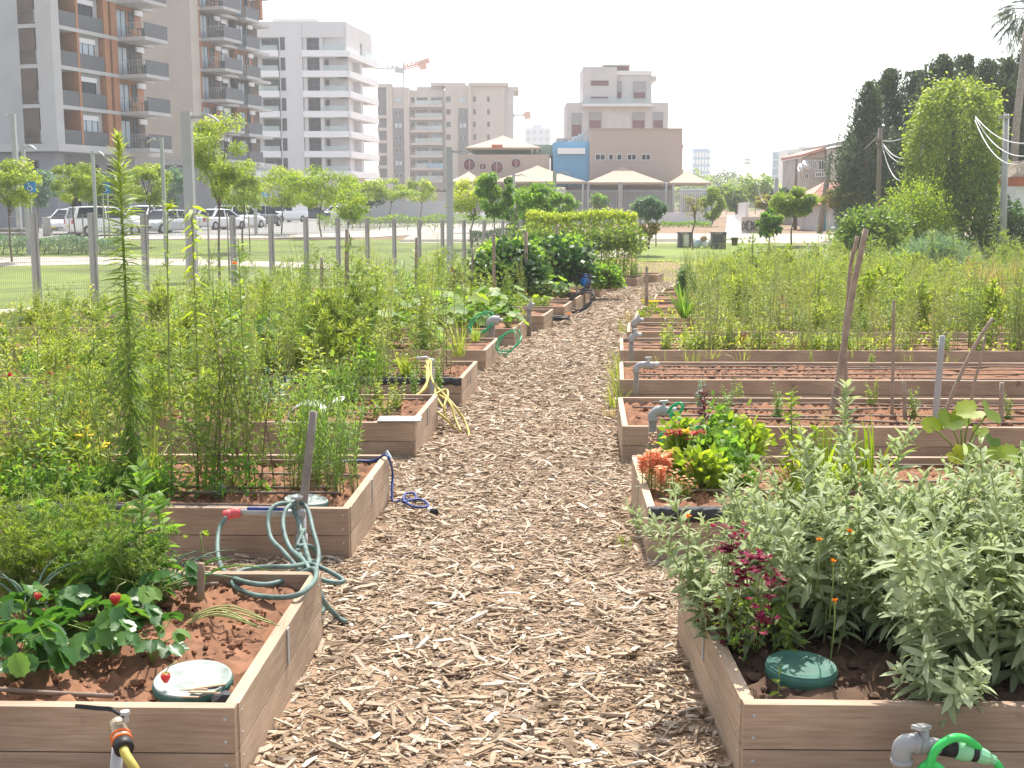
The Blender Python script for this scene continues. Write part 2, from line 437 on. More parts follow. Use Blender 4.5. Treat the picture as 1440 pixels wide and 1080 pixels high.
def make_bed(side, i, x, y, ang, label):
    sg = -1 if side == 'L' else 1
    zt = zg(y + .6) + BH
    rd = R(ang); BW_ = BW
    a = Vector((x, y, 0)); b = a + Vector((math.sin(rd), math.cos(rd), 0)) * (BW_ / math.cos(rd))
    u = Vector((math.cos(FA), math.sin(FA), 0)) * sg
    LEN = min(9.4, x - fl(y + 1) - 1.0) if side == 'L' else 9.0
    c = a + u * LEN; d = b + u * LEN
    t = thing('raised_bed', label, 'raised bed', (x, y, zt), 0, 'wooden raised beds along the path')
    T = .042
    def quad_board(p, q, inward, z0, z1, m, name):
        """board with footprint p-q thickened inward"""
        mb = MB(); n = Vector((inward.x, inward.y, 0)).normalized() * T
        P = [p, q, q + n, p + n]
        V = [(v.x - x, v.y - y, z0) for v in P] + [(v.x - x, v.y - y, z1) for v in P]
        Fq = [(0, 3, 2, 1), (4, 5, 6, 7), (0, 1, 5, 4), (1, 2, 6, 5), (2, 3, 7, 6), (3, 0, 4, 7)]
        mb.add(V, [Fq])
        if i < 3:      # screw heads
            e = (q - p).normalized(); on = -n.normalized()
            for s_ in (.03, (q - p).length - .03):
                for zz in (z0 + .035, z1 - .035):
                    o_ = p + e * s_ + on * -.0005
                    mb.lathe([(.006, 0), (.006, .002), (.003, .0035)], (o_.x - x, o_.y - y, zz), tuple(on), 8, mat=1, smooth=False)
        o = mb.build(name, [m, 'galv'], t)
        bv = o.modifiers.new('bevel', 'BEVEL'); bv.width = .004; bv.segments = 1
        return o
    us = u.normalized(); vs = (b - a).normalized()
    fi = vs; bi = -vs
    inn = us
    g = .0025
    for (z0, z1) in ((-.142, 0), (-.34, -.146)):
        quad_board(a + us * .0, c, Vector((-us.y * sg, us.x * sg, 0)) if False else Vector((0, 1, 0)), z0, z1, 'wood_x', 'front_board')
        quad_board(b, d, Vector((0, -1, 0)), z0, z1, 'wood_x', 'back_board')
        # path-side boards sit between front and back, a few mm inside their ends
        quad_board(a + vs * (T + .001) + us * .001 - us * .004, b - vs * (T + .001) + us * .001 - us * .004, us, z0 - .001, z1 - .0015, 'wood_y_lit', 'side_board')
    quad_board(c + Vector((0, T + .001, 0)), d - Vector((0, T + .001, 0)), -us, -.34, -.001, 'wood_y_lit', 'end_board')
    # metal corner-join strip on the path side
    mid = a.lerp(b, .52)
    mb = MB(); off = -us * .006
    p = mid + off - vs * .014; q = mid + off + vs * .014
    mb.bar((p.x - x, p.y - y, -.07), (q.x - x, q.y - y, -.07), .004, .13)
    mb.build('joint_strip', 'galv', t)
    # soil: lumpy surface
    near = i < 4
    nu, nv = (150, 46) if near else (60, 18)
    uu = np.linspace(.02, LEN - .02, nu) if not near else np.concatenate([np.linspace(.045, 3, 110), np.linspace(3.05, LEN - .03, 40)])
    vv = np.linspace(.045, 1 * (BW_ / math.cos(rd)) - .045, nv)
    U, Vv = np.meshgrid(uu, vv)
    X = u.normalized().x * U + vs.x * Vv; Yy = us.y * U + vs.y * Vv
    Z = np.full(X.shape, -.055) + rng.normal(0, .013 if near else .012, X.shape)
    for k in range(9):
        fx, fy, ph = rng.uniform(2, 22), rng.uniform(2, 22), rng.uniform(0, 6)
        Z += .010 / (1 + k * .35) * np.sin(fx * X + fy * Yy + ph) * .5
    sb = MB(); sb.grid(X, Yy, Z)
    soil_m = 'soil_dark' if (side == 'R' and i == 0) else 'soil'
    if near:     # clods
        n = 2200 if i == 0 else 900
        for k in range(n):
            r_ = abs(rng.normal(0, .007)) + .003
            uu_, vv_ = rng.uniform(.1, 3), rng.uniform(.08, BW_ - .08)
            cx, cy = us.x * uu_ + vs.x * vv_, us.y * uu_ + vs.y * vv_
            ico = ICO * (r_ * rng.uniform(.7, 1.3, (12, 1))) * np.array([rng.uniform(.8, 1.4), rng.uniform(.8, 1.3), .8])
            sb.add(ico + np.array([cx, cy, -.052 + r_ * .3]), [ICOF], 0, .5, False)
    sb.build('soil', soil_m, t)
    BEDS[(side, i)] = dict(len=LEN, t=t, a=a, u=us, v=vs, z=zt, ang=rd)
    return t
ph = (1 + 5 ** .5) / 2
ICO = np.array([(-1, ph, 0), (1, ph, 0), (-1, -ph, 0), (1, -ph, 0), (0, -1, ph), (0, 1, ph), (0, -1, -ph), (0, 1, -ph), (ph, 0, -1), (ph, 0, 1), (-ph, 0, -1), (-ph, 0, 1)]) / 1.9
ICOF = np.array([(0, 11, 5), (0, 5, 1), (0, 1, 7), (0, 7, 10), (0, 10, 11), (1, 5, 9), (5, 11, 4), (11, 10, 2), (10, 7, 6), (7, 1, 8), (3, 9, 4), (3, 4, 2), (3, 2, 6), (3, 6, 8), (3, 8, 9), (4, 9, 5), (2, 4, 11), (6, 2, 10), (8, 6, 7), (9, 8, 1)])
for i, (x, y, a) in enumerate(LB): make_bed('L', i, x, y, a, llab[i])
for i, (x, y, a) in enumerate(RB): make_bed('R', i, x, y, a, rlab[i])

def bp(side, i, u, v, h=-.05):
    """point in a bed: u metres from the path edge, v metres from the front board, h above the rim"""
    B = BEDS[(side, i)]
    p = B['a'] + B['u'] * u + B['v'] * v
    return Vector((p.x, p.y, B['z'] + h))

# ------------------------------------------------------------------ wood-chip path
path_l = lambda y: np.interp(y, [-3] + [b[1] for b in LB], [-.95] + [b[0] for b in LB])
path_r = lambda y: np.interp(y, [-3] + [b[1] for b in RB] + [40], [.72] + [b[0] for b in RB] + [6.8])
ysx = np.linspace(-3, 40, 60)
out = [(path_l(y) - 1.6, y) for y in ysx] + [(path_r(y) + 1.6, y) for y in ysx[::-1]]
sheet('wood_chip_path', out, .004, 'chip_bed')

def chip_mesh(name, ya, yb, count, l0, l1, w0, w1, seed, pad=.9):
    g = np.random.default_rng(seed)
    y = ya + (yb - ya) * g.random(count) ** 1.0
    xl, xr = path_l(y) - pad, path_r(y) + pad
    x = xl + (xr - xl) * g.random(count)
    # drop chips that would fall inside a bed
    keep = np.ones(count, bool)
    for side, arr in (('L', LB), ('R', RB)):
        for (bx, by, ba) in arr:
            sg = -1 if side == 'L' else 1
            edge = bx + np.tan(R(ba)) * (y - by)
            inb = (y > by - .015) & (y < by + BW + .015) & ((x - edge) * sg > -.015)
            keep &= ~inb
    x, y = x[keep], y[keep]; n = len(x)
    Ln = l0 + (l1 - l0) * g.random(n) ** 2.2
    Wd = np.minimum(w0 + (w1 - w0) * g.random(n) ** 1.6, Ln * .6); Th = Wd * g.uniform(.2, .55, n)
    yaw = g.uniform(0, 2 * np.pi, n); yaw = np.where(g.random(n) < .35, g.normal(0, .5, n), yaw); pit = g.normal(0, .16, n); rol = g.normal(0, .35, n)
    d = np.stack([np.cos(yaw) * np.cos(pit), np.sin(yaw) * np.cos(pit), np.sin(pit)], -1)
    s = np.stack([-np.sin(yaw), np.cos(yaw), np.zeros(n)], -1); nn = np.cross(d, s)
    s, nn = s * np.cos(rol)[:, None] + nn * np.sin(rol)[:, None], nn * np.cos(rol)[:, None] - s * np.sin(rol)[:, None]
    z = np.array([zg(v) for v in y]) + .005 + Th * .5 + np.abs(np.sin(pit)) * Ln * .4 + g.random(n) * .012
    C = np.stack([x, y, z], -1)
    V = []
    bow = g.normal(0, .12, n)
    for i, tl in enumerate((-.5, .05, .5)):
        for (a, b) in ((-1, -1), (1, -1), (1, 1), (-1, 1)):
            e = (g.uniform(.35, .95, n) if i != 1 else g.uniform(.85, 1.15, n))
            V.append(C + d * (tl * Ln * g.uniform(.88, 1.1, n))[:, None] + s * (a * Wd * .5 * e)[:, None] + nn * (b * Th * .5 * e)[:, None]
                     + s * ((bow * Ln * .3) * (1 if i == 1 else 0))[:, None])
    V = np.stack(V, 1)
    b = (np.arange(n) * 12)[:, None, None]
    Fq = np.array([(0, 1, 5, 4), (1, 2, 6, 5), (2, 3, 7, 6), (3, 0, 4, 7), (4, 5, 9, 8), (5, 6, 10, 9), (6, 7, 11, 10), (7, 4, 8, 11), (8, 9, 10, 11), (0, 3, 2, 1)])[None]
    tint = np.clip(g.normal(.58, .24, n), 0, 1)
    mb.add(V.reshape(-1, 3), [(b + Fq).reshape(-1, 4)], 0, np.repeat(tint, 12))
mb = MB()
chip_mesh('c', 2.4, 9.5, 18000, .025, .12, .006, .022, 1)
chip_mesh('c', 2.4, 9.5, 50000, .010, .042, .003, .010, 2)
chip_mesh('c', 9.5, 18, 24000, .02, .13, .006, .024, 3)
chip_mesh('c', 18, 40, 16000, .04, .17, .010, .034, 4)
tag(mb.build('wood_chips', 'chips'), 'pale grey and brown wood chips strewn thickly over the garden path', 'wood chips', kind='stuff')

# ------------------------------------------------------------------ lawn, paving and street beyond the fence
def fence_x(y): return -19.3 + .45 * y + .0 if y > 0 else -19.3
fl = lambda y: -9.14 + (y - 23.29) * .45
walk = [(fl(12) - .3, 12), (fl(60) - .3, 60), (fl(60) - 2.5, 60), (fl(12) - 3.6, 12)]
sheet('fence_paving', walk, .004, 'paving')
sheet('lawn', [(-40, 10), (fl(10) - 3.6, 10), (fl(60) - 2.5, 60), (fl(68) + 3, 68), (-24, 66), (-40, 58)], .000, 'lawn')
sheet('cross_path', pxy((-60, 376), (120, 372), (330, 374), (470, 378), (470, 371), (330, 366), (120, 361), (-60, 362)), .006, 'path_paving')
sheet('street_paving', [(-70, 62), (-24, 66.5), (-8, 69), (2, 84), (2, 130), (-70, 130)], .006, 'paving')
sheet('parking_asphalt', [(-70, 69), (-20, 70.5), (-12, 74), (-8, 98), (-8, 190), (-70, 190)], .012, 'asphalt')
sheet('cross_lawn', [(5.5, 52), (14, 52), (14, 63), (5.5, 63)], .008, 'lawn')
sheet('garden_end_walk', [(-6, 64), (40, 64), (40, 75), (-6, 75)], .0, 'path_paving')

mat('verge', (.17, .17, .07), .95, .4, .4, .6, 60)
sheet('grass_verge', [(7, 43), (60, 38), (60, 64), (7, 64)], .003, 'verge')
# ================================================================== BUILDINGS
mat('concrete_wall', (.43, .43, .435), .8, .08, .5, .1, 20)
mat('beige_clad', (.56, .50, .435), .8, .06, .4)
mat('white_clad', (.62, .60, .60), .8, .05, .4)
mat('white_band', (.78, .77, .77), .7, .04, .5)
mat('orange_panel', (.40, .19, .10), .7, .1, .8)
mat('slab_grey', (.48, .47, .46), .8, .06, .6)
mat('rail_grey', (.115, .12, .13), .5, .12, 1.5)
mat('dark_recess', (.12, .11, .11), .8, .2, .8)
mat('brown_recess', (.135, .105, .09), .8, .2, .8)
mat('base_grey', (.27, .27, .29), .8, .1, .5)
mat('sand_clad', (.50, .43, .375), .85, .06, .3)
mat('charcoal_clad', (.13, .125, .14), .7, .1, .4)
mat('tan_render', (.45, .365, .315), .85, .05, .3)
mat('blue_render', (.16, .38, .58), .7, .05, .4)
mat('green_render', (.33, .43, .33), .8, .06, .4)
mat('canopy_cloth', (.37, .285, .22), .8, .05, .5)
mat('stone_white', (.60, .57, .55), .85, .1, .8)
mat('maroon', (.22, .10, .11), .6, .1, 1)
mat('shutter_grey', (.36, .35, .36), .6, .08, 1)
mat('roof_tile', (.50, .27, .21), .85, .25, 2)
mat('old_plaster', (.50, .45, .40), .9, .18, .7)
mat('white_plaster', (.72, .72, .72), .85, .08, 1)
mat('rust_red', (.45, .14, .08), .7, .15, 3)
mat('crane_orange', (.60, .25, .15), .6, .1, 1)
mat('steel_light', (.36, .37, .37), .5, .08, 2)
mat('window_white', (.72, .73, .75), .5, .05, 1)
mat('teal_door', (.05, .30, .30), .6, .15, 2)
mat('wood_old', (.22, .18, .14), .9, .3, 4, .4, 30, stretch=(6, 6, .7))
glassmat('glass_dark', (.022, .028, .04), .15)
glassmat('glass_blue', (.20, .36, .50), .2)
glassmat('glass_pale', (.45, .53, .60), .2)
clearglass('glass_rail', (.55, .62, .62), .45)

class Facade:
    """local frame on a wall: u along it, v up, n out of it"""
    def __init__(s, O, u, root):
        s.O = Vector(O); s.u = Vector((u[0], u[1], 0)).normalized(); s.n = Vector((s.u.y, -s.u.x, 0)); s.root = root
        s.M = Matrix(((s.u.x, s.n.x, 0, s.O.x), (s.u.y, s.n.y, 0, s.O.y), (0, 0, 1, s.O.z), (0, 0, 0, 1)))
    def mb(s):
        m = MB(); m.M = s.M; return m
    def box(s, m, u0, u1, v0, v1, n0, n1, mat=0):
        return m.box(u0, u1, n0, n1, v0, v1, mat)
    def part(s, m, name, mats, parent=None):
        p = parent or s.root
        o = m.build(name, mats, None, org=s.root.location)
        o.location = (0, 0, 0); o.parent = p
        return o
    def window(s, u0, u1, v0, v1, n0=.0, fr='rail_grey', pane='glass_dark', bars=1, hb=0, depth=.08, name='window'):
        """frame proud of the wall, glass set back inside it"""
        m = s.mb(); t = .06
        s.box(m, u0, u0 + t, v0, v1, n0, n0 + depth); s.box(m, u1 - t, u1, v0, v1, n0, n0 + depth)
        s.box(m, u0 + t, u1 - t, v0, v0 + t, n0, n0 + depth); s.box(m, u0 + t, u1 - t, v1 - t, v1, n0, n0 + depth)
        for k in range(bars):
            c = u0 + (u1 - u0) * (k + 1) / (bars + 1); s.box(m, c - .03, c + .03, v0 + t, v1 - t, n0, n0 + depth * .9)
        for k in range(hb):
            c = v0 + (v1 - v0) * (k + 1) / (hb + 1); s.box(m, u0 + t, u1 - t, c - .03, c + .03, n0, n0 + depth * .7)
        f = s.part(m, name, fr)
        m = s.mb(); s.box(m, u0 + t, u1 - t, v0 + t, v1 - t, n0 + .005, n0 + depth * .45)
        s.part(m, 'pane', pane, f)
        return f

# ---------------------------------------------------------------- the two street-side towers
def tower(label, C0, udir, zbase, ztop, nfl, fh, v0, front_len, side_len, spec):
    root = thing('apartment_tower', label, 'apartment building', (C0.x, C0.y, zbase))
    S = Facade((C0.x, C0.y, 0), udir, root)                      # long side receding to the right
    fu = Vector((S.n.x, S.n.y, 0)); 
    Fr = Facade((C0.x - fu.x * front_len, C0.y - fu.y * front_len, 0), (fu.x, fu.y), root)   # front wall facing the garden
    return root, S, Fr

uA = Vector((.307, .95, 0)).normalized()
dA = 98; C0 = at(76, 100, dA); zA = -.12
root, S, Fr = tower('grey and orange apartment tower with protruding balconies, leftmost by the car park', C0, uA, zA, 30, 8, 3.1, 6.5, 26, 13.8, None)
def zpx(py, d): return HCAM + (287 - py) / FPX * d * 1.0
def build_tower(root, S, Fr, fl0, nf, fh, top, front_L, L, bays, wallm, corner_col=True):
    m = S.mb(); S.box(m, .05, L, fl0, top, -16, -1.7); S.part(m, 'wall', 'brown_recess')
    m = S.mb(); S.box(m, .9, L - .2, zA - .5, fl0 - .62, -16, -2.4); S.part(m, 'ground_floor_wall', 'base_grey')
    m = S.mb(); S.box(m, -.3, L + .2, fl0 - .62, fl0 - .02, -16, .3); S.part(m, 'podium_slab', 'slab_grey')
    m = Fr.mb(); Fr.box(m, 0, front_L - (3.2 if corner_col else 0), fl0 - .02, top, -1.5, 0); Fr.part(m, 'front_wall', wallm)
    m = Fr.mb(); Fr.box(m, 0, front_L - .6, zA - .5, fl0 - .64, -1.5, -.3); Fr.part(m, 'front_base_wall', 'base_grey')
    if corner_col:
        m = Fr.mb(); Fr.box(m, front_L - 1.5, front_L, fl0 - .02, top, -.9, .05); Fr.part(m, 'corner_column', 'slab_grey')
        m = Fr.mb(); Fr.box(m, front_L - 3.2, front_L - 1.5, fl0, top, -1.5, -1.4); Fr.part(m, 'recess_wall', 'orange_panel')
    for k in range(nf):
        v = fl0 + k * fh
        if corner_col:
            m = Fr.mb(); Fr.box(m, front_L - 3.2, front_L - 1.52, v + fh - .3, v + fh, -1.39, 0)
            b = Fr.part(m, 'loggia', 'slab_grey')
            m = Fr.mb(); Fr.box(m, front_L - 3.2, front_L - 1.52, v + .1, v + 1.1, -.1, -.05); Fr.part(m, 'railing', 'glass_rail', b)
            Fr.window(front_L - 2.75, front_L - 2.15, v + .1, v + 2.3, -1.39, bars=0, name='loggia_door')
        # slab edge running the whole side
        m = S.mb(); S.box(m, .02, L - .02, v + fh - .32, v + fh - .02, -1.69, -.06); S.part(m, 'floor_slab', 'slab_grey')
        for (kind, a, b) in bays:
            if kind == 'loggia':
                m = S.mb(); S.box(m, a, b, v, v + 1.15, -.14, -.08); S.part(m, 'railing', 'rail_grey')
                S.window(a + .4, b - .5, v + .05, v + 2.35, -1.68, bars=2, name='balcony_door')
                m = S.mb(); S.box(m, b, b + .28, v - .02, v + fh - .33, -1.68, -.05); S.part(m, 'pier', 'orange_panel')
            elif kind == 'bay':
                m = S.mb(); S.box(m, a, b, v, v + 1.15, -.14, -.08); S.part(m, 'railing', 'rail_grey')
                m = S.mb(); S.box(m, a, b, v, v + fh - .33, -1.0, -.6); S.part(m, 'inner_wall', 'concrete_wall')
                S.window(a + .2, b - .7, v + 1.0, v + 2.5, -.58, bars=2, pane=('glass_pale' if (k + int(a)) % 2 else 'glass_dark'))
                m = S.mb(); S.box(m, a + .2, b - .7, v + 2.1, v + 2.5, -.46, -.42); S.part(m, 'roller_blind', 'window_white')
            elif kind == 'panel':
                w_ = (b - a)
                m = S.mb(); S.box(m, a, a + w_ * .36, v - .02, v + fh - .33, -1.0, -.05); S.part(m, 'orange_panel', 'orange_panel')
                m = S.mb(); S.box(m, a + w_ * .55, b, v - .02, v + fh - .33, -1.0, -.05); S.part(m, 'orange_panel', 'orange_panel')
                S.window(a + w_ * .37, a + w_ * .54, v + 1.2, v + 2.5, -.6, bars=0)
            elif 'balcony' in kind:
                P = .95 if kind == 'small_balcony' else 2.6
                m = S.mb(); S.box(m, a, b, v - .32, v - .03, -.05, P); bl = S.part(m, 'balcony', 'slab_grey')
                m = S.mb(); S.box(m, a + .02, b - .02, v - .02, v + 1.15, P - .07, P - .02); S.box(m, b - .07, b - .02, v - .02, v + 1.15, -.05, P - .08)
                S.part(m, 'railing', 'rail_grey', bl)
                m = S.mb()
                for q in range(9): S.box(m, a + .02, a + .05, v - .02, v + 1.1, -.0 + q * P / 9, .03 + q * P / 9)
                S.box(m, a + .02, a + .06, v + 1.1, v + 1.15, -.03, P - .08); S.part(m, 'side_railing', 'glass_rail', bl)
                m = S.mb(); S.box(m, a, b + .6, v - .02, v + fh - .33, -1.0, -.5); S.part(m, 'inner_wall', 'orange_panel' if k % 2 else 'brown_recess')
                S.window(a + .3, a + 1.7, v + .05, v + 2.4, -.48, bars=1, pane='glass_pale', fr='rail_grey', name='balcony_door')
                S.window(a + 2.2, a + 2.9, v + 1.0, v + 2.4, -.48, bars=0)
                m = S.mb(); S.box(m, b - .6, b + .5, v + 2.2, v + 2.65, -.4, -.2); S.part(m, 'blind_box', 'window_white')
                if kind == 'small_balcony': continue
                # table and chairs left on the balcony
                m = S.mb(); r0 = 1.0 + .5 * math.sin(k * 2.3)
                S.box(m, a + .7, a + 1.6, v + .68, v + .73, r0, r0 + .7)
                for (x_, y_) in ((a + .8, r0 + .1), (a + 1.5, r0 + .1), (a + .8, r0 + .6), (a + 1.5, r0 + .6)): S.box(m, x_ - .03, x_ + .03, v - .02, v + .68, y_ - .03, y_ + .03)
                S.box(m, a + .75, a + 1.2, v + .42, v + .46, .2, .65); S.box(m, a + .75, a + 1.2, v + .46, v + .95, .2, .24)
                for x_ in (a + .78, a + 1.17):
                    for y_ in (.23, .62): S.box(m, x_ - .02, x_ + .02, v - .02, v + .42, y_ - .02, y_ + .02)
                S.part(m, 'balcony_furniture', 'dark_recess', bl)
zfl = zpx(204, 98)
build_tower(root, S, Fr, zfl, 7, 3.1, 29, 26, 13.8, [('loggia', .15, 3.1), ('bay', 3.4, 6.6), ('panel', 6.7, 8.5), ('balcony', 8.6, 12.0)], 'concrete_wall')
# ground-floor windows on the shaded base
for k in range(4): S.window(1.6 + k * 2.6, 3.0 + k * 2.6, 1.0, zfl - 1.4, -2.4, bars=2, name='shop_window')
Fr.window(26 - 3.6, 26 - 2.2, 1.5, zfl - 1.3, -.29, bars=0)

C1 = at(270, 100, 127)
root = thing('apartment_tower', 'beige clad apartment tower with orange strips, behind the leftmost grey tower', 'apartment building', (C1.x, C1.y, zA))
S = Facade((C1.x, C1.y, 0), uA, root); fu = S.n
Fr = Facade((C1.x - fu.x * 16, C1.y - fu.y * 16, 0), (fu.x, fu.y), root)
z1 = zpx(225, 127)
build_tower(root, S, Fr, z1, 6, 3.1, 25.4, 16, 16.5, [('panel', .3, 2.0), ('balcony', 2.1, 5.6), ('bay', 6.4, 8.4), ('small_balcony', 9.4, 12.4)], 'beige_clad', corner_col=False)
for k in range(24):      # fine horizontal joints of the cladding
    m = Fr.mb(); Fr.box(m, 2, 16, z1 + k * .78, z1 + k * .78 + .03, 0, .012); Fr.part(m, 'cladding_joint', 'slab_grey')
m = S.mb(); S.box(m, -.6, 17.2, 25.4, 25.9, -16.5, 1.6); S.part(m, 'roof_slab', 'slab_grey')
m = S.mb(); S.box(m, 12.9, 13.5, 22.0, 25.4, .2, .8); S.part(m, 'roof_post', 'orange_panel')

# ---------------------------------------------------------------- white building
def X_(px, d): return (px - 720) / FPX * d * CP * 1.011
dW = 195
o = at(357, 287, dW)
root = thing('apartment_building', 'white apartment building with long white balcony bands and a penthouse on top', 'apartment building', (o.x, dW, zA))
Fw = Facade((X_(345, dW), dW, 0), (1, 0), root)
def U(px): return X_(px, dW) - X_(345, dW)
def Z(py): return HCAM + (287 - py) / FPX * dW
Wd = U(494)
sideu = Vector((X_(533, 212) - X_(494, dW), 17, 0)); sl = sideu.length
Sw = Facade((X_(494, dW), dW, 0), (sideu.x, sideu.y), root)
ztop = Z(41)
m = Fw.mb(); Fw.box(m, U(436), Wd - .0, Z(300), Z(81), -17, -1.9); Fw.box(m, 0, U(403), Z(300), ztop - .5, -17, -1.9); Fw.part(m, 'wall', 'white_clad')
m = Fw.mb(); Fw.box(m, U(402), U(433), Z(300), ztop, -17, .0); Fw.part(m, 'stair_wall', 'white_clad')
# parapet storey
m = Fw.mb(); Fw.box(m, -.5, U(402) - .02, Z(62), ztop, -17, -.1); Fw.box(m, U(433) + .02, Wd - .3, Z(62), ztop, -17, -.1)
pr = Fw.part(m, 'parapet', 'white_clad')
m = Fw.mb(); Fw.box(m, U(387), U(451), ztop, Z(32), -12, -4); Fw.part(m, 'penthouse', 'white_clad')
m = Sw.mb(); Sw.box(m, .3, sl - 1.5, Z(80), ztop - .02, -4, -.1); Sw.part(m, 'side_parapet', 'white_clad')
m = Sw.mb(); Sw.box(m, 2.3, sl - 2.5, Z(300), Z(80) - .02, -8, -1.6); Sw.part(m, 'side_wall', 'white_clad')
m = Sw.mb(); Sw.box(m, sl - 2.2, sl + .6, Z(81) - 0, Z(77), -5, .3); Sw.part(m, 'roof_canopy', 'white_band')
for k in range(7):
    zb = Z(88) - k * 3.1; zt = zb + .98
    m = Fw.mb(); Fw.box(m, 0, U(401), zb, zt, -1.9, .5); b1 = Fw.part(m, 'balcony_band', 'white_band')
    m = Fw.mb(); Fw.box(m, U(433.5), Wd, zb, zt, -1.9, .5); b2 = Fw.part(m, 'balcony_band', 'white_band')
    m = Sw.mb(); Sw.box(m, .05, sl, zb, zt, -1.9, .5); b3 = Sw.part(m, 'balcony_band', 'white_band')
    m = Fw.mb(); Fw.box(m, .2, U(400), zt, zt + .75, .38, .42); Fw.part(m, 'glass_railing', 'glass_rail', b1)
    m = Fw.mb(); Fw.box(m, U(462), Wd - .1, zt, zt + .8, .38, .42); Fw.part(m, 'glass_railing', 'glass_rail', b2)
    m = Sw.mb(); Sw.box(m, sl * .55, sl - .1, zt, zt + .9, .38, .42); Sw.part(m, 'glass_railing', 'glass_rail', b3)
    # walls in the left and right loggias
    m = Fw.mb(); Fw.box(m, U(363), U(375), zt - .02, zb + 3.08, -1.88, -1.5); Fw.part(m, 'pier', 'white_clad')
    Fw.window(U(376), U(399), zt + .02, zb + 2.95, -1.88, bars=1, hb=1)
    Fw.window(U(403.5), U(410), zt + .05, zb + 3.0, .01, bars=0, depth=.06)
    Fw.window(U(439), U(456), zt + .02, zb + 2.95, -1.0, bars=1, hb=1)
    for xa_, xb_ in ((433.5, 439), (456.2, 461)): m = Fw.mb(); Fw.box(m, U(xa_), U(xb_), zt, zb + 3.1, -1.88, -.4); Fw.part(m, 'pier', 'white_clad')
    Fw.window(U(462), U(467), zt + .02, zb + 2.9, -1.88, bars=0)
    for q, s0 in enumerate((.16, .25, .34, .43)):
        Sw.window(sl * s0, sl * s0 + .55, zt + .02, zb + 3.0, -1.58, bars=0)
    m = Sw.mb(); Sw.box(m, sl * .47, sl * .55, zt, zb + 3.1, -1.59, -.1); Sw.part(m, 'pier', 'white_clad')
    Sw.window(sl * .62, sl * .85, zt + .02, zb + 2.9, -1.58, bars=1)

# ---------------------------------------------------------------- wide sand-coloured building
dD = 310
def XD(px): return X_(px, dD)
def ZD(py): return HCAM + (287 - py) / FPX * dD
root = thing('apartment_building', 'wide sand coloured apartment building with two dark vertical strips', 'apartment building', (XD(560), dD, zA))
Fd = Facade((XD(535), dD, 0), (1, 0), root)
UD = lambda px: XD(px) - XD(535)
def dbox(name, m_, x0, x1, y0, y1, n0=-10, n1=0, parent=None):
    m = Fd.mb(); Fd.box(m, UD(x0), UD(x1), ZD(y1), ZD(y0), n0, n1); return Fd.part(m, name, m_, parent)
dbox('wall', 'sand_clad', 556, 571.5, 128, 300)
dbox('wall', 'sand_clad', 571.6, 579, 129, 300, -14, .6)
dbox('wall', 'sand_clad', 579.1, 628, 131, 300, -14, -2.5)
dbox('wall', 'sand_clad', 628.1, 645.5, 126, 300, -14, .0)
dbox('wall', 'sand_clad', 645.6, 660, 126, 300, -14, .3)
dbox('roof_block', 'sand_clad', 588, 624, 126.2, 131, -9, -3.2)
dbox('roof_block', 'sand_clad', 608, 656, 121.5, 126, -9, -1)
dbox('wing_wall', 'sand_clad', 660.1, 664.5, 123, 300, -14, 1.4)
dbox('wing_wall', 'sand_clad', 664.6, 710, 127.2, 300, -14, .3)
dbox('cornice', 'sand_clad', 664.6, 715, 122.5, 127.1, -14, 1.2)
dbox('wing_wall', 'slab_grey', 710.1, 722.5, 127.2, 300, -15, -1)
dbox('roof_overhang', 'slab_grey', 715.2, 729.5, 127.3, 133, -16, -.8)
dbox('end_column', 'sand_clad', 547.5, 555.8, 124, 300, -3, .5)
dbox('end_slab', 'sand_clad', 534, 547.4, 124, 128.5, -3, .5)
dbox('recess_wall', 'charcoal_clad', 534, 547.4, 128.6, 300, -10, -2)
for k in range(10):
    y = 166 + k * 17
    if y < 290: dbox('balcony_slab', 'sand_clad', 534, 547.3, y, y + 4, -1.9, .2)
dbox('dark_strip', 'charcoal_clad', 557, 570.5, 157, 300, .02, .3)
dbox('dark_strip', 'charcoal_clad', 646, 659, 157, 300, .32, .6)
for k in range(7):
    y = 160 + k * 17
    for c in (561, 566, 650, 655):
        Fd.window(UD(c) - .35, UD(c) + .35, ZD(y + 6), ZD(y), .61 if c > 600 else .31, fr='slab_grey', pane='glass_pale' if k % 3 == 1 else 'glass_dark', bars=0)
    # central balconies
    y = 150 + k * 17
    bl = dbox('balcony', 'sand_clad', 580, 624.5, y + 2.5, y + 5.5, -2.4, 1.2)
    dbox('glass_railing', 'glass_rail', 587, 624, y - 3.5, y + 2.4, 1.0, 1.15, bl)
    Fd.window(UD(580.5), UD(585), ZD(y - 3), ZD(y - 9), -2.45, bars=0)
    Fd.window(UD(588), UD(603), ZD(y + 2), ZD(y - 9), -2.45, fr='brown_recess', bars=1)
    Fd.window(UD(608), UD(623.5), ZD(y + 2), ZD(y - 9), -2.45, fr='brown_recess', bars=1, pane='glass_pale' if k in (2, 3) else 'glass_dark')
    Fd.window(UD(629.5), UD(635.5), ZD(y - 2), ZD(y - 9), .01, bars=0)
    for c in (668.5, 687.5, 710):
        if c < 700: Fd.window(UD(c) - .3, UD(c) + .35, ZD(148 + k * 17), ZD(141 + k * 17), .31, bars=0)
Fd.window(UD(559), UD(568), ZD(149), ZD(142), .01, bars=1, pane='glass_pale'); Fd.window(UD(648), UD(657), ZD(149), ZD(142), .31, bars=1, pane='glass_pale')
dbox('canvas_screen', 'glass_blue', 602, 625.5, 231.5, 237, 1.25, 1.35)

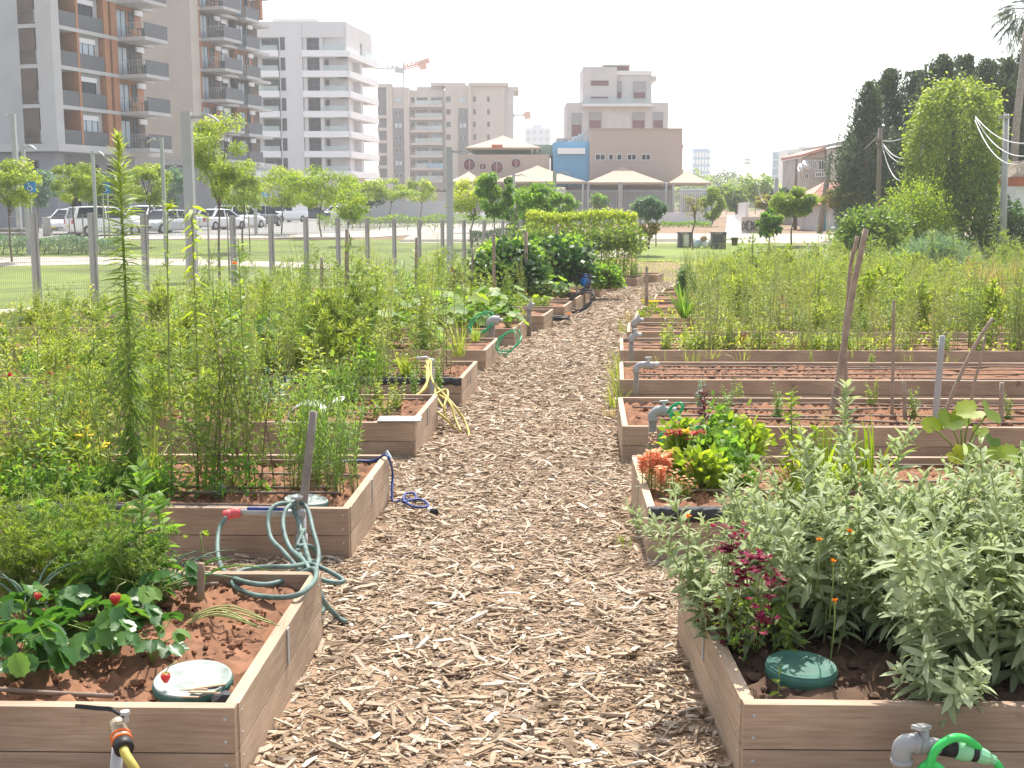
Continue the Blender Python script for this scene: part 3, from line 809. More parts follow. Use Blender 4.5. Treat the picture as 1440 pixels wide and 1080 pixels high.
# ---------------------------------------------------------------- distant towers
def far_tower(label, x0, x1, y0, d, rows, cols, wallm, panem, depth=18, cap=None):
    xa, xb = X_(x0, d), X_(x1, d); h = HCAM + (287 - y0) / FPX * d
    root = thing('office_tower', label, 'tower', ((xa + xb) / 2, d, -2))
    Fk = Facade((xa, d, 0), (1, 0), root); W_ = xb - xa
    m = Fk.mb(); Fk.box(m, 0, W_, -2, h, -depth, 0); Fk.part(m, 'wall', wallm)
    for r in range(rows):
        for c in range(cols):
            u0 = W_ * (c + .18) / cols; u1 = W_ * (c + .82) / cols
            zt = h - 1.2 - (h * .85) * r / rows; zb = zt - h * .85 / rows * .62
            m = Fk.mb(); Fk.box(m, u0, u1, zb, zt, .0, .12); Fk.part(m, 'window', panem)
    if cap:
        m = Fk.mb(); Fk.box(m, W_ * cap[0], W_ * cap[1], h, h + cap[2], -depth * .7, -1); Fk.part(m, 'roof_house', wallm)
    return root
far_tower('small distant pale tower standing between the sand building and the school', 738, 773, 183, 620, 10, 4, 'glass_pale', 'shutter_grey', 18, (.3, .7, 1.6))
far_tower('distant blue glass office block right of the tan school block', 970, 995, 213, 560, 7, 6, 'glass_blue', 'window_white', 14, (0, .9, .8))
far_tower('distant beige apartment block beside the round blue tower', 1101, 1140, 212, 430, 7, 7, 'stone_white', 'shutter_grey', 14, (.4, 1, 1.0))
d = 450; root = thing('office_tower', 'round distant blue glass tower above the bushes', 'tower', (X_(1092, d), d, -2))
m = MB(); m.lathe([(3.1, 0), (3.1, 21.6), (3.3, 21.8), (3.3, 22.6)], (0, 0, 0), n=28); m.build('glass_shaft', 'glass_blue', root)
for k in range(7): 
    m = MB(); m.lathe([(3.14, 0), (3.16, .2), (3.14, .4)], (0, 0, 2 + k * 2.9), n=28); m.build('floor_band', 'glass_pale', root)
tag(root)

# ---------------------------------------------------------------- stone house above the school
dH = 172
XH = lambda px: X_(px, dH); ZH = lambda py: HCAM + (287 - py) / FPX * dH
root = thing('stone_house', 'white stone house with maroon shutters rising behind the school', 'house', (XH(865), dH, zA))
Fh = Facade((XH(795), dH, 0), (1, 0), root); UH = lambda px: XH(px) - XH(795)
def hbox(name, m_, x0, x1, y0, y1, n0=-9, n1=0):
    m = Fh.mb(); Fh.box(m, UH(x0), UH(x1), ZH(y1), ZH(y0), n0, n1); return Fh.part(m, name, m_)
hbox('wall', 'stone_white', 795, 935, 149, 300)
hbox('upper_wall', 'stone_white', 817, 863.5, 101.5, 149, -8, .3); hbox('upper_wall', 'stone_white', 863.6, 912, 112, 149, -8, -.5)
hbox('roof_parapet', 'white_band', 863.6, 912, 106, 111.9, -8, -.3); hbox('roof_overhang', 'stone_white', 911, 918.5, 113, 119.5, -7, -.4)
hbox('roof_room', 'maroon', 864, 883, 98, 106, -6, -2); hbox('roof_slab', 'slab_grey', 845, 884, 96, 98, -6.5, -1.5)
hbox('terrace_slab', 'white_band', 816, 912, 151.5, 155, -.9, 1.4); hbox('terrace_railing', 'glass_rail', 817, 911, 144.5, 151.4, 1.2, 1.3)
for (x0, x1, y0, y1, shut) in ((802, 816, 163, 195, 'maroon'), (826, 843, 162, 184, 'maroon'), (885.5, 903, 162, 184, 'maroon'), (914, 928, 162, 184, 'maroon'), (887, 904, 120, 150, 'maroon'), (864.5, 871, 120, 149, 'maroon')):
    n = -.49 if y0 < 140 else .01
    f = Fh.window(UH(x0), UH(x1), ZH(y1), ZH(y0), n, fr='shutter_grey', bars=0, pane='maroon', depth=.14)
    m = Fh.mb(); Fh.box(m, UH(x0) + .07, UH(x1) - .07, ZH(y0 + (y1 - y0) * .5), ZH(y0) - .07, n + .08, n + .12); Fh.part(m, 'roller_shutter', 'shutter_grey', f)
for (x0, x1, y0, y1) in ((828, 852, 120, 126.5), (828, 852, 141.5, 147.5)): Fh.window(UH(x0), UH(x1), ZH(y1), ZH(y0), .31, pane='maroon', bars=0)
m = Fh.mb(); m.tube([(UH(884), -5, ZH(98)), (UH(884), -5, ZH(91))], .05); m.tube([(UH(855), -5, ZH(96)), (UH(859), -5, ZH(94))], .12); Fh.part(m, 'antenna', 'galv')

# ---------------------------------------------------------------- school
dS = 130
XS = lambda px, d=dS: X_(px, d); ZS = lambda py, d=dS: HCAM + (287 - py) / FPX * d
root = thing('school_building', 'low school with tan, blue and green blocks and round windows', 'school', (XS(800), dS, zA))
Fs = Facade((XS(640), dS, 0), (1, 0), root); US = lambda px: XS(px) - XS(640)
def sbox(name, m_, x0, x1, y0, y1, n0=-10, n1=0):
    m = Fs.mb(); Fs.box(m, US(x0), US(x1), ZS(y1), ZS(y0), n0, n1); return Fs.part(m, name, m_)
sbox('tan_block', 'tan_render', 827.3, 955.3, 184.5, 262, -12, 0); sbox('roof_coping', 'tan_render', 826.8, 955.8, 183.6, 184.4, -12, .15)
sbox('ground_wall', 'base_grey', 800, 945, 262.1, 312, -10, -1.5); sbox('rear_coping', 'tan_render', 955.9, 957.5, 205.5, 209, -11, -.2); sbox('rear_block', 'tan_render', 955.9, 956.6, 209.1, 262, -11, -.4)
sbox('blue_block', 'blue_render', 777.5, 827.2, 202, 262, -10, -.4)
sbox('green_block', 'green_render', 664, 777.4, 203.5, 219, -12, -4)
sbox('round_window_wall', 'tan_render', 645.5, 772, 219.1, 300, -9, -.2)
sbox('stair_wall', 'tan_render', 784, 812, 194, 202, -9, -4)
sbox('awning', 'white_band', 783, 821, 210.5, 218.5, -.3, .4)
for (x0, x1) in ((835, 849), (853.5, 860), (864.7, 872), (879, 892), (899, 911.5)):
    Fs.window(US(x0), US(x1), ZS(227), ZS(218.5), .01, fr='window_white', bars=1 if x1 - x0 > 9 else 0)
for (cx, cy, r) in ((661, 233, 8), (679.5, 235.5, 4.5), (699, 237, 8.2), (725.5, 231, 6.3)):
    m = Fs.mb(); rr = r / FPX * dS
    m.lathe([(rr + .1, 0), (rr + .1, .1), (rr, .12), (rr, .02)], (US(cx), -.2, ZS(cy)), (0, 1, 0), 28); f = Fs.part(m, 'round_window', 'slab_grey')
    m = Fs.mb(); m.lathe([(rr - .01, 0), (rr - .01, .05)], (US(cx), -.2, ZS(cy)), (0, 1, 0), 28); Fs.part(m, 'pane', 'maroon', f)
    m = Fs.mb(); Fs.box(m, US(cx) - .04, US(cx) + .04, ZS(cy) - rr, ZS(cy) + rr, -.14, -.09); Fs.part(m, 'mullion', 'tan_render', f)
m = Fs.mb()
for k in range(5): Fs.box(m, US(800) + .9 * k / 5 * 2, US(800) + .9 * (k + .8) / 5 * 2, ZS(201.5) + .0, ZS(201.5) + .3 + .22 * k, -4, -3)
Fs.part(m, 'roof_steps', 'stone_white')

def canopy(label, x0, x1, yp, ye, d, posts, depth=7, zbase=-.2):
    xa, xb = X_(x0, d), X_(x1, d); za, zp = HCAM + (287 - ye) / FPX * d, HCAM + (287 - yp) / FPX * d
    cx = (xa + xb) / 2; root = thing('shade_canopy', label, 'canopy', (cx, d + depth / 2, zbase), group='tan shade canopies of the school')
    hx = (xb - xa) / 2; hy = depth / 2
    m = MB(); n = 13
    # concave pyramid of cloth
    ring = []
    for t in np.linspace(0, 1, n):
        s = t; z = (zp - zbase) + (za - zp) * (s ** .86)
        ring.append([(-hx * s - .01, -hy * s - .01, z), (hx * s + .01, -hy * s - .01, z), (hx * s + .01, hy * s + .01, z), (-hx * s - .01, hy * s + .01, z)])
    m.loft(ring, cap=False)
    m.loft([ring[-1], [(p[0], p[1], p[2] - .22) for p in ring[-1]]], cap=False)
    m.build('cloth', 'canopy_cloth', root)
    for px_ in posts:
        X = X_(px_, d) - cx
        m = MB(); m.tube([(X, -hy + .1, 0 if zbase > -1 else 0), (X, -hy + .1, za - zbase + .02)], .11, 10); m.build('post', 'steel_light', root)
    m = MB(); m.bar((-hx + .1, -hy + .08, za - zbase - .1), (hx - .1, -hy + .08, za - zbase - .1), .1); m.build('edge_beam', 'steel_light', root)
canopy('tan shade canopy raised above the round window wall', 655, 760, 190, 209.5, 131.5, (748, 755), 9, ZS(219))
canopy('tan shade canopy in front of the blue wall', 690, 823, 232, 256, 124, (818.5, 700), 8)
canopy('widest tan shade canopy before the windows of the tan block', 824, 932, 233, 257, 124, (872, 934, 826), 8)
canopy('small tan shade canopy at the right corner of the school', 941, 996, 240, 257.5, 123.5, (990, 944), 6)
canopy('small pale shade canopy behind the yellow tree left of the school', 633, 684, 241, 256, 120, (640, 680), 6)
sbox('sign_box', 'rust_red', 692, 707, 206, 211.5, .2, .6)

# school fence: low wall with upright bars
dF = 116
root = thing('bar_fence', 'grey upright bar fence on a low concrete wall before the school', 'fence', (X_(880, dF), dF, zA - .1))
Fb = Facade((X_(770, dF), dF, 0), (1, 0), root); UB = lambda px: X_(px, dF) - X_(770, dF); ZB = lambda py: HCAM + (287 - py) / FPX * dF
m = Fb.mb(); Fb.box(m, UB(640), UB(1001), ZB(316), ZB(298.5), -.25, 0); Fb.part(m, 'low_wall', 'white_plaster')
m = Fb.mb()
n = 92
for k in range(n):
    u = UB(765 + (1000 - 765) * k / (n - 1)); Fb.box(m, u - .035, u + .035, ZB(298.4), ZB(267.5), -.15, -.09)
Fb.part(m, 'bars', 'steel_light')['kind'] = 'stuff'
for y in (269.5, 296.5):
    m = Fb.mb(); Fb.box(m, UB(763), UB(1001), ZB(y), ZB(y - 1), -.08, -.03); Fb.part(m, 'rail', 'steel_light')
m = Fb.mb(); Fb.box(m, UB(955), UB(1000), ZB(298.4), ZB(266), -.8, -.5); Fb.part(m, 'corner_wall', 'white_plaster')
m = Fb.mb(); Fb.box(m, UB(986), UB(994), ZB(297), ZB(272), -.45, -.35); Fb.part(m, 'blue_gate', 'glass_blue')
m = Fb.mb(); Fb.box(m, UB(500), UB(640) - .02, ZB(316), ZB(283), -.25, 0); Fb.part(m, 'concrete_wall', 'concrete_wall')

# ---------------------------------------------------------------- cranes
def lattice(m, a, b, w_, n, r):
    a, b = Vector(a), Vector(b); d_ = (b - a); u = d_.normalized().orthogonal().normalized(); v = d_.normalized().cross(u)
    cs = [(u * i + v * j) * w_ / 2 for i, j in ((1, 1), (-1, 1), (-1, -1), (1, -1))]
    for c in cs: m.bar(a + c, b + c, r * 2)
    for k in range(n):
        p, q = a + d_ * (k / n), a + d_ * ((k + 1) / n)
        for c in range(4): m.bar(p + cs[c], q + cs[(c + 1) % 4], r * 1.3)
dC = 400; XC = lambda px: X_(px, dC); ZC = lambda py: HCAM + (287 - py) / FPX * dC
root = thing('tower_crane', 'orange and grey tower crane standing behind the sand coloured building', 'crane', (XC(571.5), dC, 0))
def loc(px, py, dy=0): return (XC(px) - XC(571.5), dy, ZC(py))
m = MB(); lattice(m, loc(571.5, 300), loc(571.5, 103), 1.3, 40, .09); m.build('mast', 'steel_light', root)
m = MB(); m.bar(loc(560, 106), loc(571, 106), 2.2, 1.4); m.bar(loc(571.5, 106), loc(571.5, 95), .5); m.build('cab', 'shutter_grey', root)
m = MB(); lattice(m, loc(533, 103.5), loc(568, 102.5), .8, 12, .09); m.build('jib', 'steel_light', root)
m = MB(); lattice(m, loc(572, 102), loc(600, 95.5), 1.0, 8, .13); m.bar(loc(590, 98.5), loc(607, 92), 1.2, 1.6); m.build('counter_jib', 'crane_orange', root)
m = MB(); m.bar(loc(593.5, 102), loc(603, 99.5), 1.4, 1.8); m.build('counterweight', 'crane_orange', root)
m = MB()
for px_ in (549, 556, 562): m.bar(loc(px_, 103), loc(px_ + 1, 97), .35)
m.build('tie_post', 'shutter_grey', root)
root = thing('tower_crane', 'far crane showing only its pink red counterweight beside the sand building', 'crane', (XC(742), dC + 20, 0))
def loc2(px, py): return (XC(px) - XC(742), 0, ZC(py))
m = MB(); lattice(m, loc2(715, 160.5), loc2(738, 159.5), .7, 7, .1); m.build('jib', 'steel_light', root)
m = MB(); m.bar(loc2(737.5, 161), loc2(747, 160), 1.6, 2.2); m.bar(loc2(739, 156.5), loc2(746.5, 156), 1.2, .6); m.build('counterweight', 'crane_orange', root)
m = MB(); lattice(m, loc2(717, 300), loc2(717, 158), 1.2, 30, .08); m.build('mast', 'steel_light', root)

# ---------------------------------------------------------------- houses on the right
dR = 92
XR = lambda px, d=dR: X_(px, d); ZR = lambda py, d=dR: HCAM + (287 - py) / FPX * d
root = thing('old_house', 'old beige two storey house with sloping roofs behind the red tiled roof', 'house', (XR(1165, 105), 105, zA))
Fo = Facade((XR(1119, 105), 105, 0), (1, 0), root); UO = lambda px: XR(px, 105) - XR(1119, 105); ZO = lambda py: ZR(py, 105)
def obox(name, m_, x0, x1, y0, y1, n0=-7, n1=0, F_=None):
    m = Fo.mb(); Fo.box(m, UO(x0), UO(x1), ZO(y1), ZO(y0), n0, n1); return Fo.part(m, name, m_)
obox('wall', 'old_plaster', 1120, 1153, 224, 330, -7, 0); obox('wall', 'old_plaster', 1153.1, 1185, 212, 330, -7, .5); obox('wall', 'old_plaster', 1185.1, 1230, 206, 330, -7, .2)
def slope(name, m_, x0, y0, x1, y1, n0, n1, t=.25):
    m = Fo.mb(); V = []
    for (x, y) in ((x0, y0), (x1, y1)):
        for nn_ in (n0, n1):
            V += [(UO(x), nn_, ZO(y)), (UO(x), nn_, ZO(y) + t)]
    m.add(V, [[(0, 1, 3, 2), (4, 6, 7, 5), (0, 4, 5, 1), (2, 3, 7, 6), (0, 2, 6, 4), (1, 5, 7, 3)]]); return Fo.part(m, name, m_)
slope('tile_roof', 'roof_tile', 1118, 223.5, 1152, 213, -7.3, .5); slope('sheet_roof', 'shutter_grey', 1150, 210.5, 1190, 202, -7.5, 1.0); slope('sheet_roof', 'shutter_grey', 1185, 203, 1240, 197, -7.5, .8)
m = Fo.mb(); V = [(UO(1120), .2, ZO(224)), (UO(1152), .2, ZO(224)), (UO(1152), .2, ZO(213.5))]; V += [(a, b - .3, c) for a, b, c in V]
m.add(V, [[(0, 1, 2), (3, 5, 4)], [(0, 3, 4, 1), (1, 4, 5, 2), (2, 5, 3, 0)]]); Fo.part(m, 'gable', 'tan_render')
for (x0, x1, y0, y1, n_) in ((1127, 1133, 227, 240, .01), (1136, 1141, 227, 240, .01), (1144, 1152, 227, 240, .01), (1125, 1131, 245, 253, .01), (1196, 1202, 223, 235, .21)): Fo.window(UO(x0), UO(x1), ZO(y1), ZO(y0), n_, fr='white_plaster', bars=1)
obox('shop_sign', 'white_plaster', 1139, 1152.5, 243, 250, .0, .25)
for k, (x0, h0) in enumerate(((1140.5, 4.5), (1143, 4.5), (1145.5, 4.5), (1148.8, 5))):
    m = Fo.mb(); a, b = UO(x0), UO(x0 + 1.5)
    Fo.box(m, a, a + .04, ZO(248.5), ZO(244.5), .26, .28); Fo.box(m, a + .04, b, ZO(244.9), ZO(244.5), .26, .28); Fo.box(m, b - .04, b, ZO(248.5), ZO(244.9), .26, .28)
    if k == 3: Fo.box(m, a + .04, b - .04, ZO(248.5), ZO(248.1), .26, .28)
    Fo.part(m, 'sign_letter', 'dark_recess')
for k, (x_, y_) in enumerate(((1112, 240), (1117, 236), (1176, 240), (1108, 244))):
    m = Fo.mb(); m.lathe([(.02, 0), (.3, .06), (.5, .18)], (UO(x_ + 6), .9, ZO(y_)), (.4, .8, .5), 16); m.bar((UO(x_ + 6), .85, ZO(y_)), (UO(x_ + 6), .1, ZO(y_ + 3)), .05); Fo.part(m, 'satellite_dish', 'white_plastic')

d2 = 84
root = thing('tiled_house', 'small white house under a low red tiled roof with teal door', 'house', (XR(1165, d2), d2, zA))
Ft = Facade((XR(1140, d2), d2, 0), (1, 0), root); UT = lambda px: XR(px, d2) - XR(1140, d2); ZT = lambda py: ZR(py, d2)
m = Ft.mb(); Ft.box(m, UT(1145), UT(1222), ZT(340), ZT(287), -5, 0); Ft.part(m, 'wall', 'white_plaster')
m = Ft.mb(); xa, xb, xm0, xm1 = UT(1122), UT(1228), UT(1168), UT(1200)
for k in range(16):
    t0, t1 = k / 16, (k + 1) / 16
    z0, z1_ = ZT(287) + (ZT(255) - ZT(287)) * t0, ZT(287) + (ZT(255) - ZT(287)) * t1
    V = [(xa + (xm0 - xa) * t0, .8 - 3.4 * t0, z0), (xb + (xm1 - xb) * t0, .8 - 3.4 * t0, z0), (xb + (xm1 - xb) * t1, .8 - 3.4 * t1, z1_ - .05), (xa + (xm0 - xa) * t1, .8 - 3.4 * t1, z1_ - .05)]
    V += [(p[0], p[1] - .04, p[2] - .1) for p in V]
    m.add(V, [[(0, 1, 2, 3), (4, 7, 6, 5), (0, 4, 5, 1), (1, 5, 6, 2), (2, 6, 7, 3), (3, 7, 4, 0)]], 0)
V = [(xa, .8, ZT(287)), (xm0, -2.6, ZT(255)), (xa, -6, ZT(287)), (xb, .8, ZT(287)), (xm1, -2.6, ZT(255)), (xb, -6, ZT(287))]
m.add(V, [[(0, 1, 2), (3, 5, 4)], [(1, 4, 5, 2), (0, 2, 5, 3)]]); Ft.part(m, 'roof', 'roof_tile')
m = Ft.mb(); Ft.box(m, UT(1152), UT(1157), ZT(330), ZT(290), .0, .06); Ft.part(m, 'door', 'teal_door')
m = Ft.mb(); Ft.box(m, UT(1172), UT(1178), ZT(318), ZT(291), .0, .06); Ft.part(m, 'shutter', 'teal_door')

root = thing('village_house', 'house with a brown conical roof and red band at the right edge', 'house', (XR(1440, 60), 60, -.4))
Fv = Facade((XR(1418, 60), 60, 0), (1, 0), root); UV = lambda px: XR(px, 60) - XR(1418, 60); ZV = lambda py: ZR(py, 60)
m = Fv.mb(); Fv.box(m, UV(1420), UV(1520), ZV(345), ZV(262), -5, 0); Fv.part(m, 'wall', 'white_plaster')
m = Fv.mb(); Fv.box(m, UV(1419), UV(1520), ZV(261.8), ZV(250), -5, .15); Fv.part(m, 'red_band', 'rust_red')
m = Fv.mb(); a, b = UV(1418), UV(1520); 
m.loft([[(a, .2, ZV(249.8)), (b, .2, ZV(249.8)), (b, -5, ZV(249.8)), (a, -5, ZV(249.8))], [(a + .9, -1.4, ZV(226)), (b - .5, -1.4, ZV(226)), (b - .5, -3, ZV(226)), (a + .9, -3, ZV(226))]]); Fv.part(m, 'roof', 'wood_old')

# walkway and walls beyond the street on the right
sheet('white_walk', [(X_(1018, 76), 76), (X_(1048, 76), 76), (X_(1036, 190), 190), (X_(1020, 190), 190)], .008, 'white_plaster')
root = thing('boundary_wall', 'pale boundary wall running beside the white walkway', 'wall', (X_(1040, 90), 90, -.1))
m = MB(); p = [(X_(1047, 80), 80), (X_(1012, 180), 180)]
m.bar((p[0][0] - root.location.x, -10, .9), (X_(1031, 170) - root.location.x, 80, .9), .2, 2.0); m.build('wall_panel', 'stone_white', root)
root = thing('graffiti_wall', 'low grey wall scrawled with dark graffiti beside the walkway', 'wall', (X_(1054, 77), 77, -.12))
m = MB(); m.box(-.62, .62, 0, .2, -.1, 1.0); m.build('wall_panel', 'old_plaster', root)
m = MB()
g_ = random.Random(3)
for k in range(4):
    cx = -.42 + k * .27
    m.tube(smooth_path([(cx + .17 * math.cos(a) * (1 + .3 * math.sin(3 * a + k)), -.012, .45 + .3 * math.sin(a * (1 if k % 2 else 2))) for a in np.linspace(0, 5.2, 7)], 5), .035, 5)
m.build('graffiti', 'dark_recess', root)
# ================================================================== OBJECTS
mat('hose_teal', (.115, .175, .16), .55, .5, 14); mat('hose_yellow', (.43, .35, .08), .5, .25, 12); mat('hose_blue', (.02, .05, .22), .4, .2, 6)
mat('hose_green', (.01, .32, .12), .4, .2, 6); mat('bright_green', (.05, .55, .12), .35, .08, 4); mat('pale_green_plastic', (.25, .58, .32), .4, .08, 4)
mat('red_rubber', (.60, .10, .11), .5, .15, 6); mat('orange_plastic', (.75, .17, .04), .4, .1, 5); mat('black_rubber', (.02, .02, .022), .5, .1, 4)
mat('brass', (.45, .36, .24), .4, .3, 20, metallic=.7); mat('lid_white', (.30, .345, .315), .7, .35, 14, .1); mat('lid_green', (.045, .135, .105), .55, .3, 12); mat('bucket_tan', (.24, .17, .12), .8, .25, 8)
mat('sign_blue', (.03, .24, .62), .45, .05, 2); mat('blue_bag', (.02, .22, .70), .5, .2, 8); mat('cardboard', (.40, .28, .19), .9, .2, 6)
mat('stick_bark', (.30, .235, .18), .9, .35, 12, .4, 50); mat('stick_grey', (.24, .21, .18), .9, .3, 10, .4, 60)
mat('car_white', (.78, .78, .79), .3, .03, 1, spec=.5); mat('car_silver', (.48, .50, .53), .3, .04, 1, spec=.6); mat('car_dark', (.05, .055, .07), .3, .1, 1, spec=.6); mat('car_red', (.42, .05, .045), .3, .08, 1, spec=.6)
mat('tyre', (.025, .025, .025), .9, .2, 5); mat('rim_metal', (.45, .46, .48), .4, .1, 3); mat('tail_red', (.5, .03, .03), .3, .1, 3); mat('lamp_clear', (.8, .8, .82), .2, .05, 3); mat('plate_yellow', (.75, .6, .12), .5, .05, 3)

def pz(px, py, z):
    r = ray(px, py); return at(px, py, (HCAM - z) * r.y / (-r.z))
def tube_thing(name, label, cat, pts, r, m, n=10, sm=8, group=None, parent=None):
    P = smooth_path(pts, sm) if sm else pts
    if np.ndim(r): r = np.interp(np.linspace(0, 1, len(P)), np.linspace(0, 1, len(r)), r)
    mb = MB(); mb.tube(P, r, n); o = mb.build(name, m, None, org=P[0])
    if parent is not None:
        o.location = Vector(tuple(P[0])) - parent.location; o.parent = parent
    else: tag(o, label, cat, group)
    return o
def wpart(mb, name, m, root):
    """mesh built in world coordinates, hung on a thing"""
    o = mb.build(name, m, None, org=root.location); o.location = (0, 0, 0); o.parent = root; return o

# ---------------------------------------------------------------- mesh fence
root = thing('mesh_fence', 'grey wire mesh fence with flat steel posts between the garden and the lawn', 'fence', (fl(23.3), 23.3, zg(23.3)))
fy = [23.29 + 1.4 * i for i in range(-5, 25)]
fd = Vector((.45, 1, 0)).normalized(); fn = Vector((fd.y, -fd.x, 0))
for i, y in enumerate(fy):
    b = Vector((fl(y), y, zg(y) - .1)); m = MB()
    zt = zg(y) + 2.06
    for sgn in (-1, 1):
        c = b + fd * (sgn * .055)
        m.bar(c, (c.x, c.y, zt), .05, .06, up=tuple(fn))
    m.bar((b.x, b.y, b.z), (b.x, b.y, zt - .02), .062, .02, up=tuple(fn))
    wpart(m, 'post', 'grey_post', root)
    if i + 1 < len(fy):
        y2 = fy[i + 1]; m = MB(); e = Vector((fl(y2), y2, zg(y2) - .1)); 
        for k in range(31):
            t = (k + .5) / 31; p = b.lerp(e, t)
            V = [(p.x - .0028, p.y, p.z + .12), (p.x + .0028, p.y, p.z + .12), (p.x, p.y + .004, p.z + .12)]
            V += [(a, q, zc + 2.0) for a, q, zc in V]
            m.add(V, [[(0, 1, 4, 3), (1, 2, 5, 4), (2, 0, 3, 5)]])
        for h in (.15, .65, .72, 1.2, 1.27, 1.75, 2.06, 2.12):
            m.bar(b + Vector((0, 0, h)) + fn * .006, e + Vector((0, 0, h)) + fn * .006, .006)
        wpart(m, 'mesh_panel', 'grey_post', root)

# ---------------------------------------------------------------- lamps
def lamp(label, px, top, d, side, arm, wpx):
    p = at(px, top, d); g = zg(d); rad = wpx / FPX * d / 2; L = arm / FPX * d
    root = thing('street_lamp', label, 'street lamp', (p.x, d, g), group='grey street lamps'); h = p.z - g
    m = MB(); m.box(-rad, rad, -rad, rad, 0, h); m.build('pole', 'steel_light', root)
    m = MB(); hh = h - .13
    m.bar((side * rad, 0, hh), (side * (rad + L * .45), 0, hh), .05, .07); m.build('arm', 'steel_light', root)
    m = MB(); x0 = side * (rad + L * .4)
    rings = []
    for t in np.linspace(0, 1, 6):
        x = x0 + side * L * .6 * t; z = hh + .04 - .16 * t ** 2.2; w_ = .13 * (1 - .55 * t ** 3); th = .07 * (1 - .5 * t)
        rings.append([(x, -w_, z), (x, w_, z), (x, w_ * .9, z + th), (x, -w_ * .9, z + th)])
    m.loft(rings); m.build('lamp_head', 'galv', root)
    m = MB(); m.box(-rad - .01, rad + .01, -rad - .012, -rad - .002, .7, 1.15); m.build('service_door', 'galv', root)
    m = MB(); m.box(-rad - .08, rad + .08, -rad - .08, rad + .08, -.05, .03); m.build('base_plate', 'galv', root)
lamp('tall pale street lamp at the far left with its arm to the left', 18, 160, 68, -1, 14, 6)
lamp('grey street lamp behind the blue parking sign at far left', 32, 203, 56, 1, 16, 4.5)
lamp('thin grey street lamp left of the upright parking sign', 130, 212, 58, 1, 14, 4)
lamp('thin street lamp with arm to the left beside the tallest weed', 227, 193, 50, -1, 18, 4.5)
lamp('thick grey street lamp close to the mesh fence, biggest of the lamps', 262, 157, 29, 1, 38, 13)
lamp('street lamp before the white building, slim pole', 357, 228, 72, 1, 12, 4)
lamp('grey street lamp before the round window wall with curved head', 632, 208, 43, 1, 29, 9)
lamp('short street lamp between the two bushy green saplings', 722, 244, 76, 1, 16, 4.5)
lamp('street lamp in front of the blue wall above the hedge', 780, 240, 66, 1, 20, 5)
lamp('slim street lamp in front of the widest canopy', 872, 256, 85, 1, 5, 4.5)

# ---------------------------------------------------------------- parking signs
def wheelchair(m, s, y):
    """access symbol on a plate, size s"""
    T = lambda pts, r: m.tube([(x * s, y, z * s) for x, z in pts], r * s, 6, smooth=False)
    m.lathe([(.075 * s, 0), (.075 * s, .01)], (-.1 * s, y + .002, .3 * s), (0, -1, 0), 12)
    T([(-.1, .2), (-.08, .0), (.12, .0), (.2, -.2), (.3, -.2)], .04); T([(-.09, .1), (.1, .1)], .035)
    T([(-.1 + .2 * math.cos(a) + .06, -.14 + .2 * math.sin(a)) for a in np.linspace(2.3, 6.1, 10)], .032)
def park_sign(label, px, py, size, d, foot, rz, poles=(0,), tilt=0):
    c = at(px, py, d); g = zg(d); s = size / FPX * d
    root = thing('parking_sign', label, 'sign', (c.x, d, g), rz, group='blue disabled parking signs')
    zc = c.z - g
    for p in poles:
        m = MB(); m.tube([(p * s, .03, 0), (p * s, .03, zc + s * .4)], .035, 10); m.build('post', 'galv', root)
    m = MB(); V = .5 * s; m.box(-V, V, -.025, -.008, zc - V, zc + V); m.build('plate', 'sign_blue', root)
    m = MB(); wheelchair(m, s * 1.0, -.032); o = m.build('symbol', 'white_plastic', root); o.location.z = zc
park_sign('blue wheelchair parking sign on a single post at the far left', 42, 263, 15, 52, 0, R(22))
park_sign('blue wheelchair parking sign on two posts above the white cars', 147.5, 264.5, 14.5, 60, 0, R(-4), (-.28, .2))
park_sign('small blue wheelchair sign half turned away, above the parked van', 373, 274, 11, 88, 0, R(48))

# ---------------------------------------------------------------- bench, litter bin
p = gp(14, 346); d = p.y
root = thing('park_bench', 'wooden park bench with concrete feet on the left edge of the lawn path', 'bench', (p.x, p.y, p.z), R(8))
for k in range(2):
    m = MB(); m.box(-.75, .75, .30 + k * .0, .34, .50 + k * .2, .64 + k * .2); m.build('back_slat', 'wood_old', root)
for k in range(3):
    m = MB(); m.box(-.75, .75, -.2 + k * .16, -.07 + k * .16, .42, .46); m.build('seat_slat', 'wood_old', root)
for x in (-.55, .55):
    m = MB(); m.box(x - .06, x + .06, -.18, .26, 0, .417); m.box(x - .05, x + .05, .26, .298, .1, .86); m.build('leg', 'grey_post', root)
p = gp(66.5, 332); s = p.y / FPX
root = thing('litter_bin', 'round grey concrete litter bin beside the parked cars', 'bin', p); 
m = MB(); m.lathe([(5.2 * s, 0), (5.6 * s, 22 * s), (5.8 * s, 25 * s), (5 * s, 26 * s)], n=20); m.build('drum', 'grey_post', root)
m = MB(); m.lathe([(4.6 * s, 0), (4.6 * s, .01)], (0, 0, 26.1 * s), n=20); m.build('opening', 'black_rubber', root)

